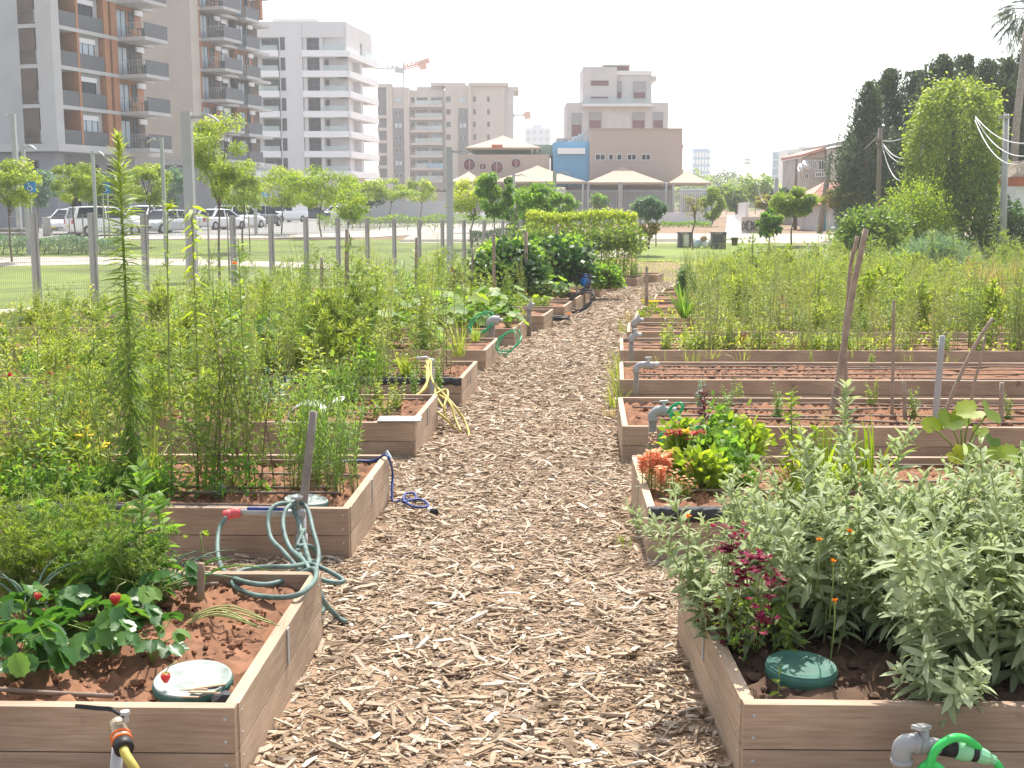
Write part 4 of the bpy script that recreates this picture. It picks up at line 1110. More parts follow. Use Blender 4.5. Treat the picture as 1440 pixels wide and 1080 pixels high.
# ---------------------------------------------------------------- cars
def car(label, px, base, rz, paint, kind='hatch', name='parked_car'):
    p = gp(px, base)
    root = thing(name, label, 'van' if kind == 'van' else 'car', p, R(rz), 'cars parked along the street')
    if kind == 'van': L, W, belt, roof = 5.0, 1.95, 1.15, 2.2
    elif kind == 'suv': L, W, belt, roof = 4.4, 1.85, 1.02, 1.66
    elif kind == 'sedan': L, W, belt, roof = 4.5, 1.75, .92, 1.43
    else: L, W, belt, roof = 3.9, 1.7, .95, 1.5
    h = L / 2; w_ = W / 2
    def ring(x, zb, zt, hw):
        return [(x, -hw * .9, zb), (x, -hw, zb + .14), (x, -hw, zt - .22), (x, -hw * .96, zt - .05), (x, -hw * .86, zt), (x, hw * .86, zt), (x, hw * .96, zt - .05), (x, hw, zt - .22), (x, hw, zb + .14), (x, hw * .9, zb)]
    nose = .62 if kind != 'van' else .8
    st = [(-h, .35, belt - .12, .82), (-h + .06, .25, belt - .02, .93), (-h + .3, .2, belt, .99), (-h * .3, .18, belt, 1), (h * .35, .18, belt - .01, 1), (h * .55, .18, belt - .06, .99), (h * .82, .2, belt - .17, .95), (h - .08, .25, nose + .08, .88), (h, .33, nose - .04, .76)]
    m = MB(); m.loft([ring(x, a, b, w_ * c) for x, a, b, c in st], smooth=True)
    rear = -h + (.12 if kind in ('hatch', 'suv', 'van') else .75)
    fr0 = h * .56; fr1 = h * (.16 if kind != 'van' else .28)
    # roof panel and pillars painted with the body
    rr = rear + (.22 if kind != 'sedan' else .5)
    def slab(x0, x1, z, hw):
        m.loft([[(x0, -hw * .93, z - .05), (x0, hw * .93, z - .05), (x0, hw * .86, z), (x0, -hw * .86, z)], [((x0 + x1) / 2, -hw, z - .02), ((x0 + x1) / 2, hw, z - .02), ((x0 + x1) / 2, hw * .9, z + .045), ((x0 + x1) / 2, -hw * .9, z + .045)], [(x1, -hw * .93, z - .06), (x1, hw * .93, z - .06), (x1, hw * .86, z - .01), (x1, -hw * .86, z - .01)]], smooth=True)
    slab(rr - .03, fr1 + .03, roof, w_ * .80)
    for s in (-1, 1):
        m.bar((fr0, s * w_ * .88, belt - .04), (fr1, s * w_ * .76, roof - .03), .07)
        m.bar((rear, s * w_ * .88, belt - .03), (rr, s * w_ * .76, roof - .03), .12)
        m.bar((-h * .12, s * w_ * .905, belt - .02), (-h * .12, s * w_ * .77, roof - .03), .07)
        if kind == 'van': m.box(rear + .1, -h * .05, s * w_ * .83 - .08, s * w_ * .83 + .08, belt - .02, roof - .06)
    m.build('body', paint, root)
    m = MB()
    gl = lambda x, z, k: [(x, -w_ * k, z), (x, w_ * k, z)]
    m.loft([[(rear + .03, -w_ * .86, belt - .03), (rear + .03, w_ * .86, belt - .03), (fr0 - .03, w_ * .86, belt - .04), (fr0 - .03, -w_ * .86, belt - .04)],
            [(rr, -w_ * .75, roof - .04), (rr, w_ * .75, roof - .04), (fr1, w_ * .75, roof - .04), (fr1, -w_ * .75, roof - .04)]])
    m.build('windows', 'glass_dark', root).name = 'window'
    wr = .31 if kind != 'van' else .34
    for x in (-h * .62, h * .62):
        for s in (-1, 1):
            m = MB(); m.lathe([(wr * .62, -.09), (wr * .95, -.1), (wr, -.05), (wr, .05), (wr * .95, .1), (wr * .62, .09)], (x, s * (w_ - .07), wr), (0, 1, 0), 20)
            wh = m.build('wheel', 'tyre', root)
            m = MB(); m.lathe([(.01, .0), (wr * .3, .015), (wr * .55, .01), (wr * .6, -.02)], (x, s * (w_ + .03), wr), (0, s, 0), 14); m.build('rim', 'rim_metal', wh)
    for s in (-1, 1):
        m = MB(); m.box(h - .12, h - .02, s * w_ * .58 - .16, s * w_ * .58 + .16, nose - .08, nose + .07); m.build('headlight', 'lamp_clear', root)
        m = MB(); m.box(-h - .01, -h + .1, s * w_ * .72 - .13, s * w_ * .72 + .1, belt - .32, belt - .08); m.build('taillight', 'tail_red', root)
        m = MB(); m.box(fr0 - .35, fr0 - .2, s * (w_ + .08) - .09, s * (w_ + .08) + .09, belt - .02, belt + .12); m.build('mirror', paint, root)
    m = MB(); m.box(h - .02, h + .02, -.26, .26, .38, .5); m.build('number_plate', 'plate_yellow', root)
    m = MB(); m.box(-h - .02, -h + .02, -.26, .26, .5, .62); m.build('number_plate', 'plate_yellow', root)
    m = MB(); m.box(h - .05, h + .012, -w_ * .5, w_ * .5, .3, .36); m.build('grille', 'black_rubber', root)
car('small white hatchback facing the garden, leftmost parked car', 101, 329, -104, 'car_white')
car('white family car seen from behind, next to the leftmost hatchback', 150, 331, 38, 'car_white', 'suv')
car('white car half hidden behind the tallest weed', 202, 321, -98, 'car_white', 'suv')
car('pale silver car facing the garden beside the thick lamp post', 233, 328, -112, 'car_silver', 'sedan')
car('white saloon car with its boot towards the lawn, right of the thick lamp post', 309, 323, 62, 'car_white', 'sedan')
car('white estate car nose-in beside the white saloon', 338, 321, 66, 'car_white', 'suv')
car('dark car with red rear lights parked beside the white van', 367, 318.5, 74, 'car_dark', 'suv')
car('tall white van parked facing left', 401, 312.5, -122, 'car_white', 'van', 'parked_van')
car('dark grey car right of the white van', 436, 309.5, -160, 'car_dark', 'sedan')
car('white car beyond the yellow green tree', 466, 307, -150, 'car_white', 'hatch')
car('white car facing the lawn behind the yellow tree', 489, 305.5, -110, 'car_white', 'suv')
car('red car between white cars far down the street', 522, 305, 60, 'car_red', 'sedan')
car('white car far down the street, next after the red one', 560, 304.6, -150, 'car_white', 'suv')
car('last but one white car, far down the street', 584, 304, -140, 'car_white', 'hatch')
car('white van farthest down the street, before the grey wall', 604, 304, -120, 'car_white', 'van', 'parked_van')
root = thing('pergola', 'wooden pergola roof beside the grey street lamp', 'pergola', (X_(604, 120), 120, zA))
for x in (-3.2, 0, 3.2):
    for y in (-1.5, 1.5):
        m = MB(); m.box(x - .1, x + .1, y - .1, y + .1, 0, 3.0); m.build('post', 'steel_light', root)
for k in range(12):
    m = MB(); m.box(-4 + k * .7, -3.85 + k * .7, -2, 2, 3.13, 3.3); m.build('slat', 'wood_old', root)
for y in (-1.5, 1.5):
    m = MB(); m.box(-4.1, 4.1, y - .08, y + .08, 3.0, 3.12); m.build('beam', 'wood_old', root)

# ---------------------------------------------------------------- poles and cables on the right
def pole(name, label, b, t, d, r, m_, n=10, cross=None):
    B, T_ = at(b[0], b[1], d), at(t[0], t[1], d); B.z = zg(d)
    root = thing(name, label, 'pole', B); m = MB(); m.tube([(0, 0, -.2), tuple((T_ - B) * .5), tuple(T_ - B)], [r * 1.15, r, r * .85], n); m.build('shaft', m_, root)
    if cross:
        m = MB(); q = T_ - B
        for c in cross: m.bar((q.x + c[0], -.12, q.z + c[2]), (q.x + c[1], -.12, q.z + c[2]), .09, .12)
        m.build('bracket', m_, root)
    return T_
P1 = pole('utility_pole', 'square concrete utility pole in front of the ivy covered tree at right', (1411, 345), (1415, 160), 52, .15, 'grey_post', 4, [(-.35, .1, -.15)])
P2 = pole('utility_pole', 'dark wooden utility pole in front of the dark trees', (1235, 300), (1238, 180), 60, .12, 'wood_old', 10, [(-.3, .3, -.6), (-.2, .5, -.9)])
P3 = pole('utility_pole', 'leaning grey wooden pole by the red tiled roof', (1152, 335), (1169, 212), 76, .17, 'stick_grey', 8, [(-.2, .5, -.3)])
P4 = pole('utility_pole', 'thin dark pole at the corner of the old beige house', (1119, 300), (1120, 223), 88, .12, 'wood_old', 8)
P5 = pole('utility_pole', 'short curved pole behind the round green tree', (1090, 310), (1092, 250), 88, .2, 'grey_post', 8)
def cable(label, a, b, sag, d0, d1, r=.022):
    A, B = at(a[0], a[1], d0), at(b[0], b[1], d1)
    pts = [A.lerp(B, t) - Vector((0, 0, sag * 4 * t * (1 - t))) for t in np.linspace(0, 1, 14)]
    tube_thing('cable', label, 'cable', pts, r, 'galv', 6, 0, 'overhead cables at the right')
cable('topmost pale cable right of the ivy tree', (1372, 164), (1470, 196), .5, 51, 40); cable('middle pale cable right of the ivy tree', (1372, 166), (1470, 212), .7, 51.2, 39); cable('lowest pale cable right of the ivy tree', (1371, 169), (1470, 208), 1.1, 51.4, 41)
cable('highest cable from the dark wooden pole to the ivy tree', (1240, 198), (1300, 176), .25, 59.8, 54); cable('second cable from the dark wooden pole, sagging to the ivy', (1240, 199), (1299, 203), .7, 59.8, 54); cable('third cable from the dark wooden pole, sagging to the ivy', (1240, 201), (1299, 208), .8, 59.8, 54); cable('lowest looping cable from the dark wooden pole', (1240, 203), (1297, 213), 1.5, 59.8, 54)
cable('cable strung from the leaning pole towards the trees', (1170, 216), (1237, 188), .6, 76, 60); cable('white slack cable by the curved pole', (1064, 255), (1086, 275), 1.0, 90, 87)
root = thing('floodlight_mast', 'thin distant floodlight mast above the far bushes', 'mast', (X_(1045.5, 300), 300, -1)); m = MB(); m.tube([(0, 0, 0), (0, 0, 12.3)], [.22, .14], 8); m.build('shaft', 'grey_post', root)
for x in (-.5, 0, .5):
    for z in (12.3, 13.1):
        m = MB(); m.box(x - .2, x + .2, -.2, .1, z, z + .6); m.build('floodlight', 'galv', root)

# ---------------------------------------------------------------- bins at the garden end
def crate_bin(label, x0, x1, y0, y1, front):
    p = gp((x0 + x1) / 2, y1); s = p.y / FPX; w_ = (x1 - x0) * s / 2; h = (y1 - y0) * s
    root = thing('compost_box', label, 'box', p); 
    m = MB()
    for x in (-w_, w_ - .06): m.box(x, x + .06, 0, .7, 0, h)
    m.box(-w_ + .061, w_ - .061, .02, .08, .0, h - .03); m.box(-w_ + .061, w_ - .061, .62, .68, .0, h - .03); m.build('box_body', 'charcoal_clad', root)
    m = MB(); m.box(-w_ - .03, w_ + .03, -.03, .73, h + .002, h + .05); m.build('lid', 'charcoal_clad', root)
    if front: m = MB(); m.box(-w_ * .3, w_ * .55, -.03, .015, h * .1, h * .9); m.build('front_panel', 'stone_white', root)
    for k in range(3): m = MB(); m.box(-w_ + .07, w_ - .07, .0, .018, h * (.2 + .25 * k), h * (.22 + .25 * k)) if not front else m.box(w_ * .62, w_ * .9, .0, .018, h * (.2 + .25 * k), h * (.22 + .25 * k)); m.build('slat', 'black_rubber', root)
crate_bin('dark compost box with a white front panel by the thin tree', 955, 972, 328, 348, True)
crate_bin('plain dark compost box right of the rubbish heap', 1002, 1021, 328, 350, False)
p = gp(1033, 345); root = thing('plant_pot', 'small dark plant pot right of the plain compost box', 'plant pot', p); s = p.y / FPX
m = MB(); m.lathe([(3.5 * s, 0), (5 * s, 9 * s), (5.4 * s, 9 * s), (5.4 * s, 11 * s), (4.6 * s, 11 * s), (4.4 * s, 9 * s)], n=16); m.build('pot', 'charcoal_clad', root)
p = gp(988, 349); root = thing('rubbish_heap', 'heap of pale sacks and rubbish between the two compost boxes', 'rubbish', p)
for k, (x, z, r_, mm) in enumerate(((-.25, .22, .3, 'glass_pale'), (.2, .2, .28, 'white_plastic'), (.05, .45, .24, 'cardboard'), (.45, .3, .25, 'stone_white'))):
    m = MB(); V = ICO * r_ * np.random.default_rng(k).uniform(.8, 1.25, (12, 1)) + np.array([x, .1, z]); m.add(V, [ICOF], smooth=True); o = m.build('sack', mm, root)
    sb = o.modifiers.new('s', 'SUBSURF'); sb.levels = 1; sb.render_levels = 1

# ---------------------------------------------------------------- compost lids sunk in the beds
def bucket(label, side, i, u, v, r, top, tilt, lidm, rimm, bodym='bucket_tan', lip=True):
    p = bp(side, i, u, v, -.09); root = thing('compost_bucket', label, 'bucket', p); root.rotation_euler = (R(tilt[0]), R(tilt[1]), 0)
    z = .09 + top
    m = MB(); m.lathe([(r * .86, -.05), (r * .94, z - .035)], n=32); m.build('bucket_body', bodym, root)
    m = MB(); m.lathe([(r * .96, z - .04), (r * 1.0, z - .038), (r * 1.01, z - .012), (r * .99, z - .006), (r * .93, z - .004)], n=40); lid = m.build('rim', rimm, root)
    m = MB(); m.lathe([(r * .97, z - .012), (r * .975, z - .001), (r * .95, z + .002), (r * .90, z - .004), (r * .6, z - .003), (r * .3, z - .001), (.001, z)], n=40); m.build('lid', lidm, root)
    return root
bucket('pale mint compost bucket lid in the strawberry bed', 'L', 0, .20, .26, .125, -.008, (6, 0), 'lid_white', 'lid_green')
bucket('white compost lid lying in the soil behind the leaning grey stake', 'L', 1, .28, .25, .118, -.012, (0, 5), 'lid_white', 'lid_green')
bucket('dark green compost bucket lid under the sage', 'R', 0, .24, .30, .115, .012, (2, 2), 'lid_green', 'lid_green')
bucket('small greyish compost lid at the corner of the third left bed', 'L', 2, .25, .12, .11, -.03, (4, 0), 'lid_white', 'lid_white')
# bits lying on the mint lid
p = bp('L', 0, .15, .17, -.03)
m = MB(); g_ = np.random.default_rng(5)
for k in range(5):
    a = p + Vector((g_.uniform(-.07, .03), g_.uniform(-.05, .02), .004 * k)); m.bar(a, a + Vector((g_.uniform(.05, .1), g_.uniform(-.02, .03), .006)), .022, .004, up=(0, .2, 1))
tag(m.build('bark_piece', 'cardboard', None, org=p), 'torn flake of brown bark lying on the pale mint lid', 'bark')
p = bp('L', 0, .075, .16, -.045); m = MB(); V = ICO * np.array([.055, .03, .03]) * np.random.default_rng(2).uniform(.8, 1.2, (12, 1)); m.add(V, [ICOF]); tag(m.build('stone', 'black_liner', None, loc=p), 'dark grey stone beside the pale mint lid', 'stone')

# ---------------------------------------------------------------- drip tubes on the bare beds
def drip(side, i, n, label, u0=.1, u1=6.2, r=.0085):
    for k in range(n):
        v = .16 + (BW - .3) * k / max(n - 1, 1); g_ = np.random.default_rng(i * 31 + k)
        pts = [bp(side, i, u, v + g_.normal(0, .02) + .05 * math.sin(u * g_.uniform(.6, .7) + k * 2), -.038 + abs(g_.normal(0, .008))) for u in np.linspace(u0 + g_.uniform(0, .2), u1, 12)]
        tube_thing('drip_tube', label, 'drip tube', pts, r, 'drip_tube', 6, 4, 'drip tubes: ' + label)
drip('R', 2, 5, 'thin brown drip tube on the bare soil of the third right bed')
drip('R', 3, 5, 'thin brown drip tube on the bare soil of the fourth right bed')
drip('R', 5, 4, 'thin drip tube in the bed with the small bare corner', .1, 3)
drip('R', 4, 4, 'thin drip tube under the tall weeds of the fifth right bed')
drip('R', 1, 4, 'thin drip tube in the snapdragon bed behind the sage')
drip('L', 1, 5, 'thin brown drip tube under the tall weeds of the teal hose bed')
drip('L', 2, 4, 'thin brown drip tube in the third left bed')
drip('L', 3, 5, 'thin brown drip tube in the black lined left bed'); drip('L', 4, 4, 'thin brown drip tube in the fifth left bed'); drip('L', 7, 3, 'thin drip tube in the eighth left bed'); drip('L', 0, 2, 'thin dark drip tube half buried in the strawberry bed', .3, 3)
for (s_, i_, lab) in (('L', 1, 'thick black supply pipe along the front of the teal hose bed'), ('L', 3, 'black supply pipe along the lined front of the fourth left bed')):
    tube_thing('supply_pipe', lab, 'pipe', [bp(s_, i_, u, .075, -.02) for u in np.linspace(.55, 6, 8)], .016, 'black_plastic', 8, 3)

# black liner folded over rims
def liner(label, side, i, u0, u1, corner=False):
    B = BEDS[(side, i)]; g_ = np.random.default_rng(i + 70); m = MB()
    us = np.linspace(u0, u1, 40); prof = [(-.006, -.05), (-.007, -.02), (-.005, .004), (.02, .007), (.05, .005), (.056, -.03), (.06, -.06)]
    X = np.zeros((len(prof), 40)); Y = X.copy(); Z = X.copy()
    for a, (v, h) in enumerate(prof):
        for b, u in enumerate(us):
            p = bp(side, i, u, v, h + g_.normal(0, .0035) - (.02 * g_.random() if a == 0 else 0)); X[a, b], Y[a, b], Z[a, b] = p.x, p.y, p.z
    m.grid(X, Y, Z); o = m.build('liner', 'black_liner', None, org=bp(side, i, u0, 0, 0)); tag(o, label, 'liner')
    sd_ = o.modifiers.new('t', 'SOLIDIFY'); sd_.thickness = .002
liner('black plastic liner folded over the front rim of the snapdragon bed', 'R', 1, .0, .6)
liner('black liner folded over the front board of the fourth left bed', 'L', 3, 0, 1.9)
liner('crumpled black liner edge along the front rim of the teal hose bed, at left', 'L', 1, 1.15, 3.2)
liner('dark liner edge at the right end of the sage bed front board', 'R', 0, .9, 1.8)

# ---------------------------------------------------------------- teal hose on its tap
z0 = zg(5.8)
b = at(424, 722, 5.78); root = thing('tap_standpipe', 'grey standpipe tap behind the coiled teal hose', 'tap', (b.x, b.y, z0))
m = MB(); m.tube([(b.x, b.y, z0), (b.x, b.y, b.z - .01)], .022, 12); m.tube([(b.x, b.y, z0 + .12), (b.x, b.y, z0 + .2)], .028, 12); wpart(m, 'riser', 'grey_pvc', root)
a = at(338, 720, 5.74); m = MB(); m.tube([b + Vector((.02, 0, 0)), b.lerp(a, .3), a], [.022, .018, .016], 12); m.lathe([(.022, 0), (.022, .05)], tuple(b.lerp(a, .35)), tuple(a - b), 12); wpart(m, 'spout', 'galv', root)
m = MB(); v = at(418, 712, 5.77); m.lathe([(.01, -.02), (.01, .035), (.03, .04), (.03, .05), (.008, .055)], tuple(v), (0, 0, 1), 12); wpart(m, 'valve_knob', 'galv', root)
m = MB(); m.bar(at(405, 716, 5.7), at(348, 715, 5.7), .02, .012); wpart(m, 'lever', 'hose_blue', root)
m = MB(); a2 = at(316, 725, 5.72); m.lathe([(.02, 0), (.026, .012), (.026, .04), (.023, .045), (.026, .05), (.026, .075), (.018, .085)], tuple(a), tuple(a2 - a), 16); wpart(m, 'hose_connector', 'red_rubber', root)
root = thing('garden_hose', 'faded teal garden hose coiled over the tap and bed corner', 'hose', at(318, 728, 5.7))
def hp(lst): return [pz(x, y, q) if md == 'z' else at(x, y, q) for x, y, md, q in lst]
def strand(lst, r=.0108):
    pts = smooth_path(hp(lst), 10); m = MB(); m.tube(pts, r, 10); wpart(m, 'hose_loop', 'hose_teal', root)
strand([(318, 727, 'd', 5.7), (308, 745, 'd', 5.66), (306, 775, 'd', 5.5), (313, 800, 'd', 5.3), (336, 816, 'z', .19), (375, 822, 'z', .165), (410, 812, 'z', .165), (440, 800, 'z', .20), (443, 815, 'z', .2), (420, 836, 'z', .215), (385, 840, 'z', .175), (350, 835, 'z', .165), (328, 822, 'z', .16), (333, 806, 'z', .16), (365, 798, 'z', .165), (405, 797, 'z', .185), (436, 792, 'd', 5.2)])
strand([(436, 792, 'd', 5.2), (428, 765, 'd', 5.5), (420, 735, 'd', 5.7), (410, 712, 'd', 5.76), (395, 708, 'd', 5.72), (381, 716, 'd', 5.66), (377, 735, 'd', 5.6), (382, 758, 'd', 5.5), (398, 775, 'd', 5.4), (420, 800, 'd', 5.25), (440, 820, 'd', 5.1)])
strand([(440, 820, 'd', 5.1), (448, 780, 'd', 5.4), (440, 745, 'd', 5.6), (432, 715, 'd', 5.74), (420, 707, 'd', 5.78), (404, 714, 'd', 5.7), (398, 735, 'd', 5.6), (405, 765, 'd', 5.45), (425, 790, 'd', 5.3), (447, 796, 'd', 5.2), (478, 812, 'd', 5.15), (480, 819, 'd', 5.12), (455, 816, 'd', 5.1), (430, 800, 'd', 5.15)])
strand([(412, 775, 'd', 5.3), (428, 790, 'd', 5.1), (440, 812, 'd', 5.0), (455, 845, 'd', 4.95), (474, 867, 'd', 5.0), (487, 875, 'z', -.09)])
strand([(425, 785, 'd', 5.25), (432, 815, 'd', 5.0), (441, 850, 'd', 4.93), (452, 862, 'd', 4.95), (455, 848, 'd', 5.0), (447, 820, 'd', 5.05), (445, 795, 'd', 5.2)])
strand([(418, 768, 'd', 5.45), (435, 768, 'd', 5.5), (448, 780, 'd', 5.5), (446, 790, 'd', 5.45), (428, 785, 'd', 5.4), (418, 770, 'd', 5.5), (428, 745, 'd', 5.62)])
tube_thing('stake', 'grey weathered wooden stake leaning beside the teal hose tap', 'stake', [at(417, 790, 5.85), at(425, 722, 5.86), at(441, 578, 5.9)], [.0235, .022, .0195], 'stick_grey', 8, 4)
# yellow hose at the third bed
root = thing('garden_hose', 'lime yellow garden hose draped over the corner of the third left bed', 'hose', at(603, 515, 8.9))
def ystrand(lst, r=.0105, m_='hose_yellow', nm='hose_loop'):
    pts = smooth_path(hp(lst), 8); m = MB(); m.tube(pts, r, 8); wpart(m, nm, m_, root)
B2 = 10.15
ystrand([(604, 505, 'd', 11.3), (600, 525, 'd', 11.0), (600, 545, 'd', 10.7), (585, 556, 'd', 10.5), (560, 570, 'd', 10.1), (600, 572, 'd', 10.2), (628, 590, 'd', 10.1), (645, 610, 'd', 10.1), (659, 615, 'z', -.21), (655, 595, 'd', 10.1), (640, 572, 'd', 10.2), (625, 555, 'd', 10.4), (608, 535, 'd', 10.8), (606, 508, 'd', 11.3)])
ystrand([(600, 508, 'd', 11.3), (603, 530, 'd', 10.9), (590, 553, 'd', 10.5), (572, 563, 'd', 10.2), (600, 560, 'd', 10.3), (625, 548, 'd', 10.5), (630, 555, 'd', 10.4), (625, 570, 'd', 10.2), (626, 590, 'd', 10.12), (624, 575, 'd', 10.2), (612, 552, 'd', 10.5), (618, 530, 'd', 10.9), (611, 540, 'd', 10.8), (598, 515, 'd', 11.2)])
ystrand([(612, 552, 'd', 10.5), (632, 566, 'd', 10.25), (640, 588, 'd', 10.1), (648, 607, 'z', -.2)])
ystrand([(575, 506, 'd', 11.4), (590, 503, 'd', 11.4), (600, 506, 'd', 11.4), (603, 520, 'd', 11.1), (598, 545, 'd', 10.6), (578, 560, 'd', 10.3), (562, 566, 'd', 10.2)])
b = at(607, 513, 11.35); root = thing('tap_standpipe', 'grey tap under the lime yellow hose', 'tap', (b.x, b.y, zg(11.35))); m = MB(); m.tube([(b.x, b.y, zg(11.3)), (b.x, b.y, b.z)], .024, 10); m.lathe([(.03, 0), (.035, .04), (.02, .06)], tuple(b), n=12); wpart(m, 'riser', 'grey_pvc', root)
m = MB(); m.tube([b + Vector((0, 0, .03)), b + Vector((-.05, 0, .07)), b + Vector((-.15, 0, .06))], .014, 8); wpart(m, 'spout', 'galv', root)
# blue hose with spray nozzle
root = thing('garden_hose', 'thin dark blue hose hanging over the bed side onto the chips', 'hose', at(548, 640, 7.3))
ystrand([(450, 655, 'd', 7.2), (490, 648, 'd', 7.3), (525, 648, 'd', 7.35), (540, 640, 'z', .155), (547, 645, 'z', .15), (552, 665, 'd', 7.42), (551, 690, 'd', 7.35), (553, 705, 'z', -.14), (570, 702, 'z', -.13), (584, 703, 'z', -.13), (583, 694, 'z', -.13), (571, 694, 'z', -.13), (568, 703, 'z', -.12), (580, 712, 'z', -.13), (598, 713, 'z', -.13), (601, 708, 'z', -.13), (588, 702, 'z', -.12), (565, 706, 'z', -.12)], .0075, 'hose_blue')
a, c = pz(603, 716, -.12), pz(614, 722, -.12); m = MB(); m.lathe([(.012, 0), (.02, .02), (.022, .06)], tuple(a), tuple(c - a), 12); o = wpart(m, 'spray_nozzle', 'white_plastic', root)
m = MB(); m.lathe([(.023, .061), (.024, .09), (.018, .095)], tuple(a), tuple(c - a), 12); wpart(m, 'nozzle_tip', 'black_rubber', root)
root = thing('hose_clip', 'pale blue plastic clip on the bed corner holding the blue hose', 'clip', at(545, 640, 7.38)); m = MB()
m.bar(at(540, 645, 7.38), at(550, 644, 7.38), .03, .012); m.bar(at(543, 634, 7.39), at(549, 644, 7.38), .016, .016); wpart(m, 'clip_body', 'glass_pale', root)
# ---------------------------------------------------------------- ball valve and yellow hose at lower left
dV = 3.30; q = lambda x, y, e=0: at(x, y, dV + e)
root = thing('ball_valve_tap', 'brass ball valve with black lever at the front of the strawberry bed', 'tap', (q(170, 1040).x, dV, zg(3.3)))
m = MB(); b0 = q(160, 1110, .02); m.tube([(b0.x, b0.y, zg(3.3)), b0, q(166, 1052, .02)], .018, 12); wpart(m, 'riser', 'galv', root)
ax = q(176, 1058, -.08) - q(165, 1020, .02); ax.normalize(); o0 = q(165, 1020, .02)
m = MB(); m.lathe([(.012, -.012), (.024, -.008), (.026, .012), (.022, .018), (.025, .022), (.025, .034), (.027, .036), (.027, .044)], tuple(o0), tuple(ax), 14, smooth=False); wpart(m, 'valve_body', 'brass', root)
for k, (z, mm) in enumerate(((.046, 'orange_plastic'), (.066, 'orange_plastic'), (.057, 'galv'), (.077, 'black_rubber'))):
    m = MB(); h_ = .009 if k < 3 else .03; rr_ = .030 if mm == 'orange_plastic' else (.027 if k == 2 else .028)
    m.lathe([(rr_ * .9, z), (rr_, z + .002), (rr_, z + h_ - .002), (rr_ * .9, z + h_)], tuple(o0), tuple(ax), 18); wpart(m, 'connector_ring', mm, root)
m = MB(); t0 = q(176, 1010, .0); m.lathe([(.011, -.01), (.011, .012), (.016, .013), (.014, .022), (.006, .024)], tuple(t0), (0, 0, 1), 6, smooth=False); wpart(m, 'stem_nut', 'galv', root)
m = MB(); P = smooth_path([q(176, 1008), q(166, 1003), q(155, 997), q(140, 996), q(108, 993)], 5); P = [Vector(tuple(p)) for p in P]
for k in range(len(P) - 1): m.bar(P[k], P[k + 1] + (P[k + 1] - P[k]) * .15, .007 if k < 9 else .012, .022, up=(0, -1, .4))
wpart(m, 'lever', 'black_rubber', root)
tube_thing('garden_hose', 'yellow hose with green stripe leaving the ball valve at lower left', 'hose', [o0 + ax * .095, o0 + ax * .13, q(196, 1095, -.12), q(215, 1160, -.1), q(260, 1210, 0)], .0135, 'hose_yellow', 12, 6)
# ---------------------------------------------------------------- grey pvc tap and green hose at lower right
dT = 3.28; q = lambda x, y, e=0: at(x, y, dT + e)
root = thing('pvc_tap', 'grey plastic elbow tap at the front of the sage bed', 'tap', (q(1270, 1050).x, dT, zg(3.28)))
b0 = q(1268, 1150); m = MB(); m.tube([(q(1268, 1066).x, dT, zg(3.28)), q(1268, 1066)], .0235, 16); wpart(m, 'riser', 'bucket_tan', root)
m = MB(); m.tube(smooth_path([q(1268, 1072), q(1268, 1058), q(1272, 1048), q(1284, 1045), q(1292, 1046)], 5), .0285, 16); m.tube([q(1268, 1066), q(1268, 1074)], .032, 16); m.tube([q(1286, 1045.5), q(1291, 1046)], .031, 16); wpart(m, 'elbow', 'grey_pvc', root)
m = MB(); m.tube([q(1290, 1046), q(1300, 1048), q(1312, 1049), q(1325, 1050)], [.026, .025, .024, .021], 14); m.tube([q(1300, 1048), q(1300, 1028)], [.017, .011], 12); m.lathe([(.025, 0), (.025, .02)], tuple(q(1296, 1047)), (1, 0, 0), 6, smooth=False); wpart(m, 'valve_body', 'grey_pvc', root)
m = MB(); m.bar(q(1288, 1024, -.03), q(1303, 1021, .03), .03, .011); m.bar(q(1300, 1024), q(1304, 1030), .012); wpart(m, 'handle', 'galv', root)
for a_, b_, r_ in (((1322, 1050), (1343, 1053), .025), ((1364, 1058), (1373, 1060), .024)): m = MB(); m.tube([q(*a_), q(*b_)], r_, 16); wpart(m, 'seal', 'black_rubber', root)
m = MB(); m.lathe([(.024, 0), (.029, .004), (.029, .03), (.026, .045), (.022, .048)], tuple(q(1343, 1053)), tuple(q(1364, 1058) - q(1343, 1053)), 18); m.lathe([(.019, 0), (.024, .008), (.021, .035), (.015, .045), (.013, .06)], tuple(q(1372, 1060)), tuple(q(1395, 1068) - q(1372, 1060)), 10, smooth=False); wpart(m, 'hose_connector', 'pale_green_plastic', root)
root = thing('garden_hose', 'bright green hose looped over the grey tap at lower right', 'hose', q(1350, 1040))
def gstrand(pts, r): m = MB(); m.tube(smooth_path(pts, 8), r, 12); wpart(m, 'hose_loop', 'bright_green', root)
gstrand([q(1306, 1095, -.03), q(1308, 1072, -.04), q(1320, 1050, -.05), q(1340, 1038, -.04), q(1360, 1040, -.02), q(1376, 1052, .0)], .012)
gstrand([q(1292, 1086, -.02), q(1302, 1075, -.03), q(1316, 1076, -.04), q(1328, 1090, -.04), q(1330, 1120, -.03)], .011)
gstrand([q(1395, 1068), q(1405, 1078, .0), q(1412, 1098, .0), q(1415, 1140, 0)], .011)
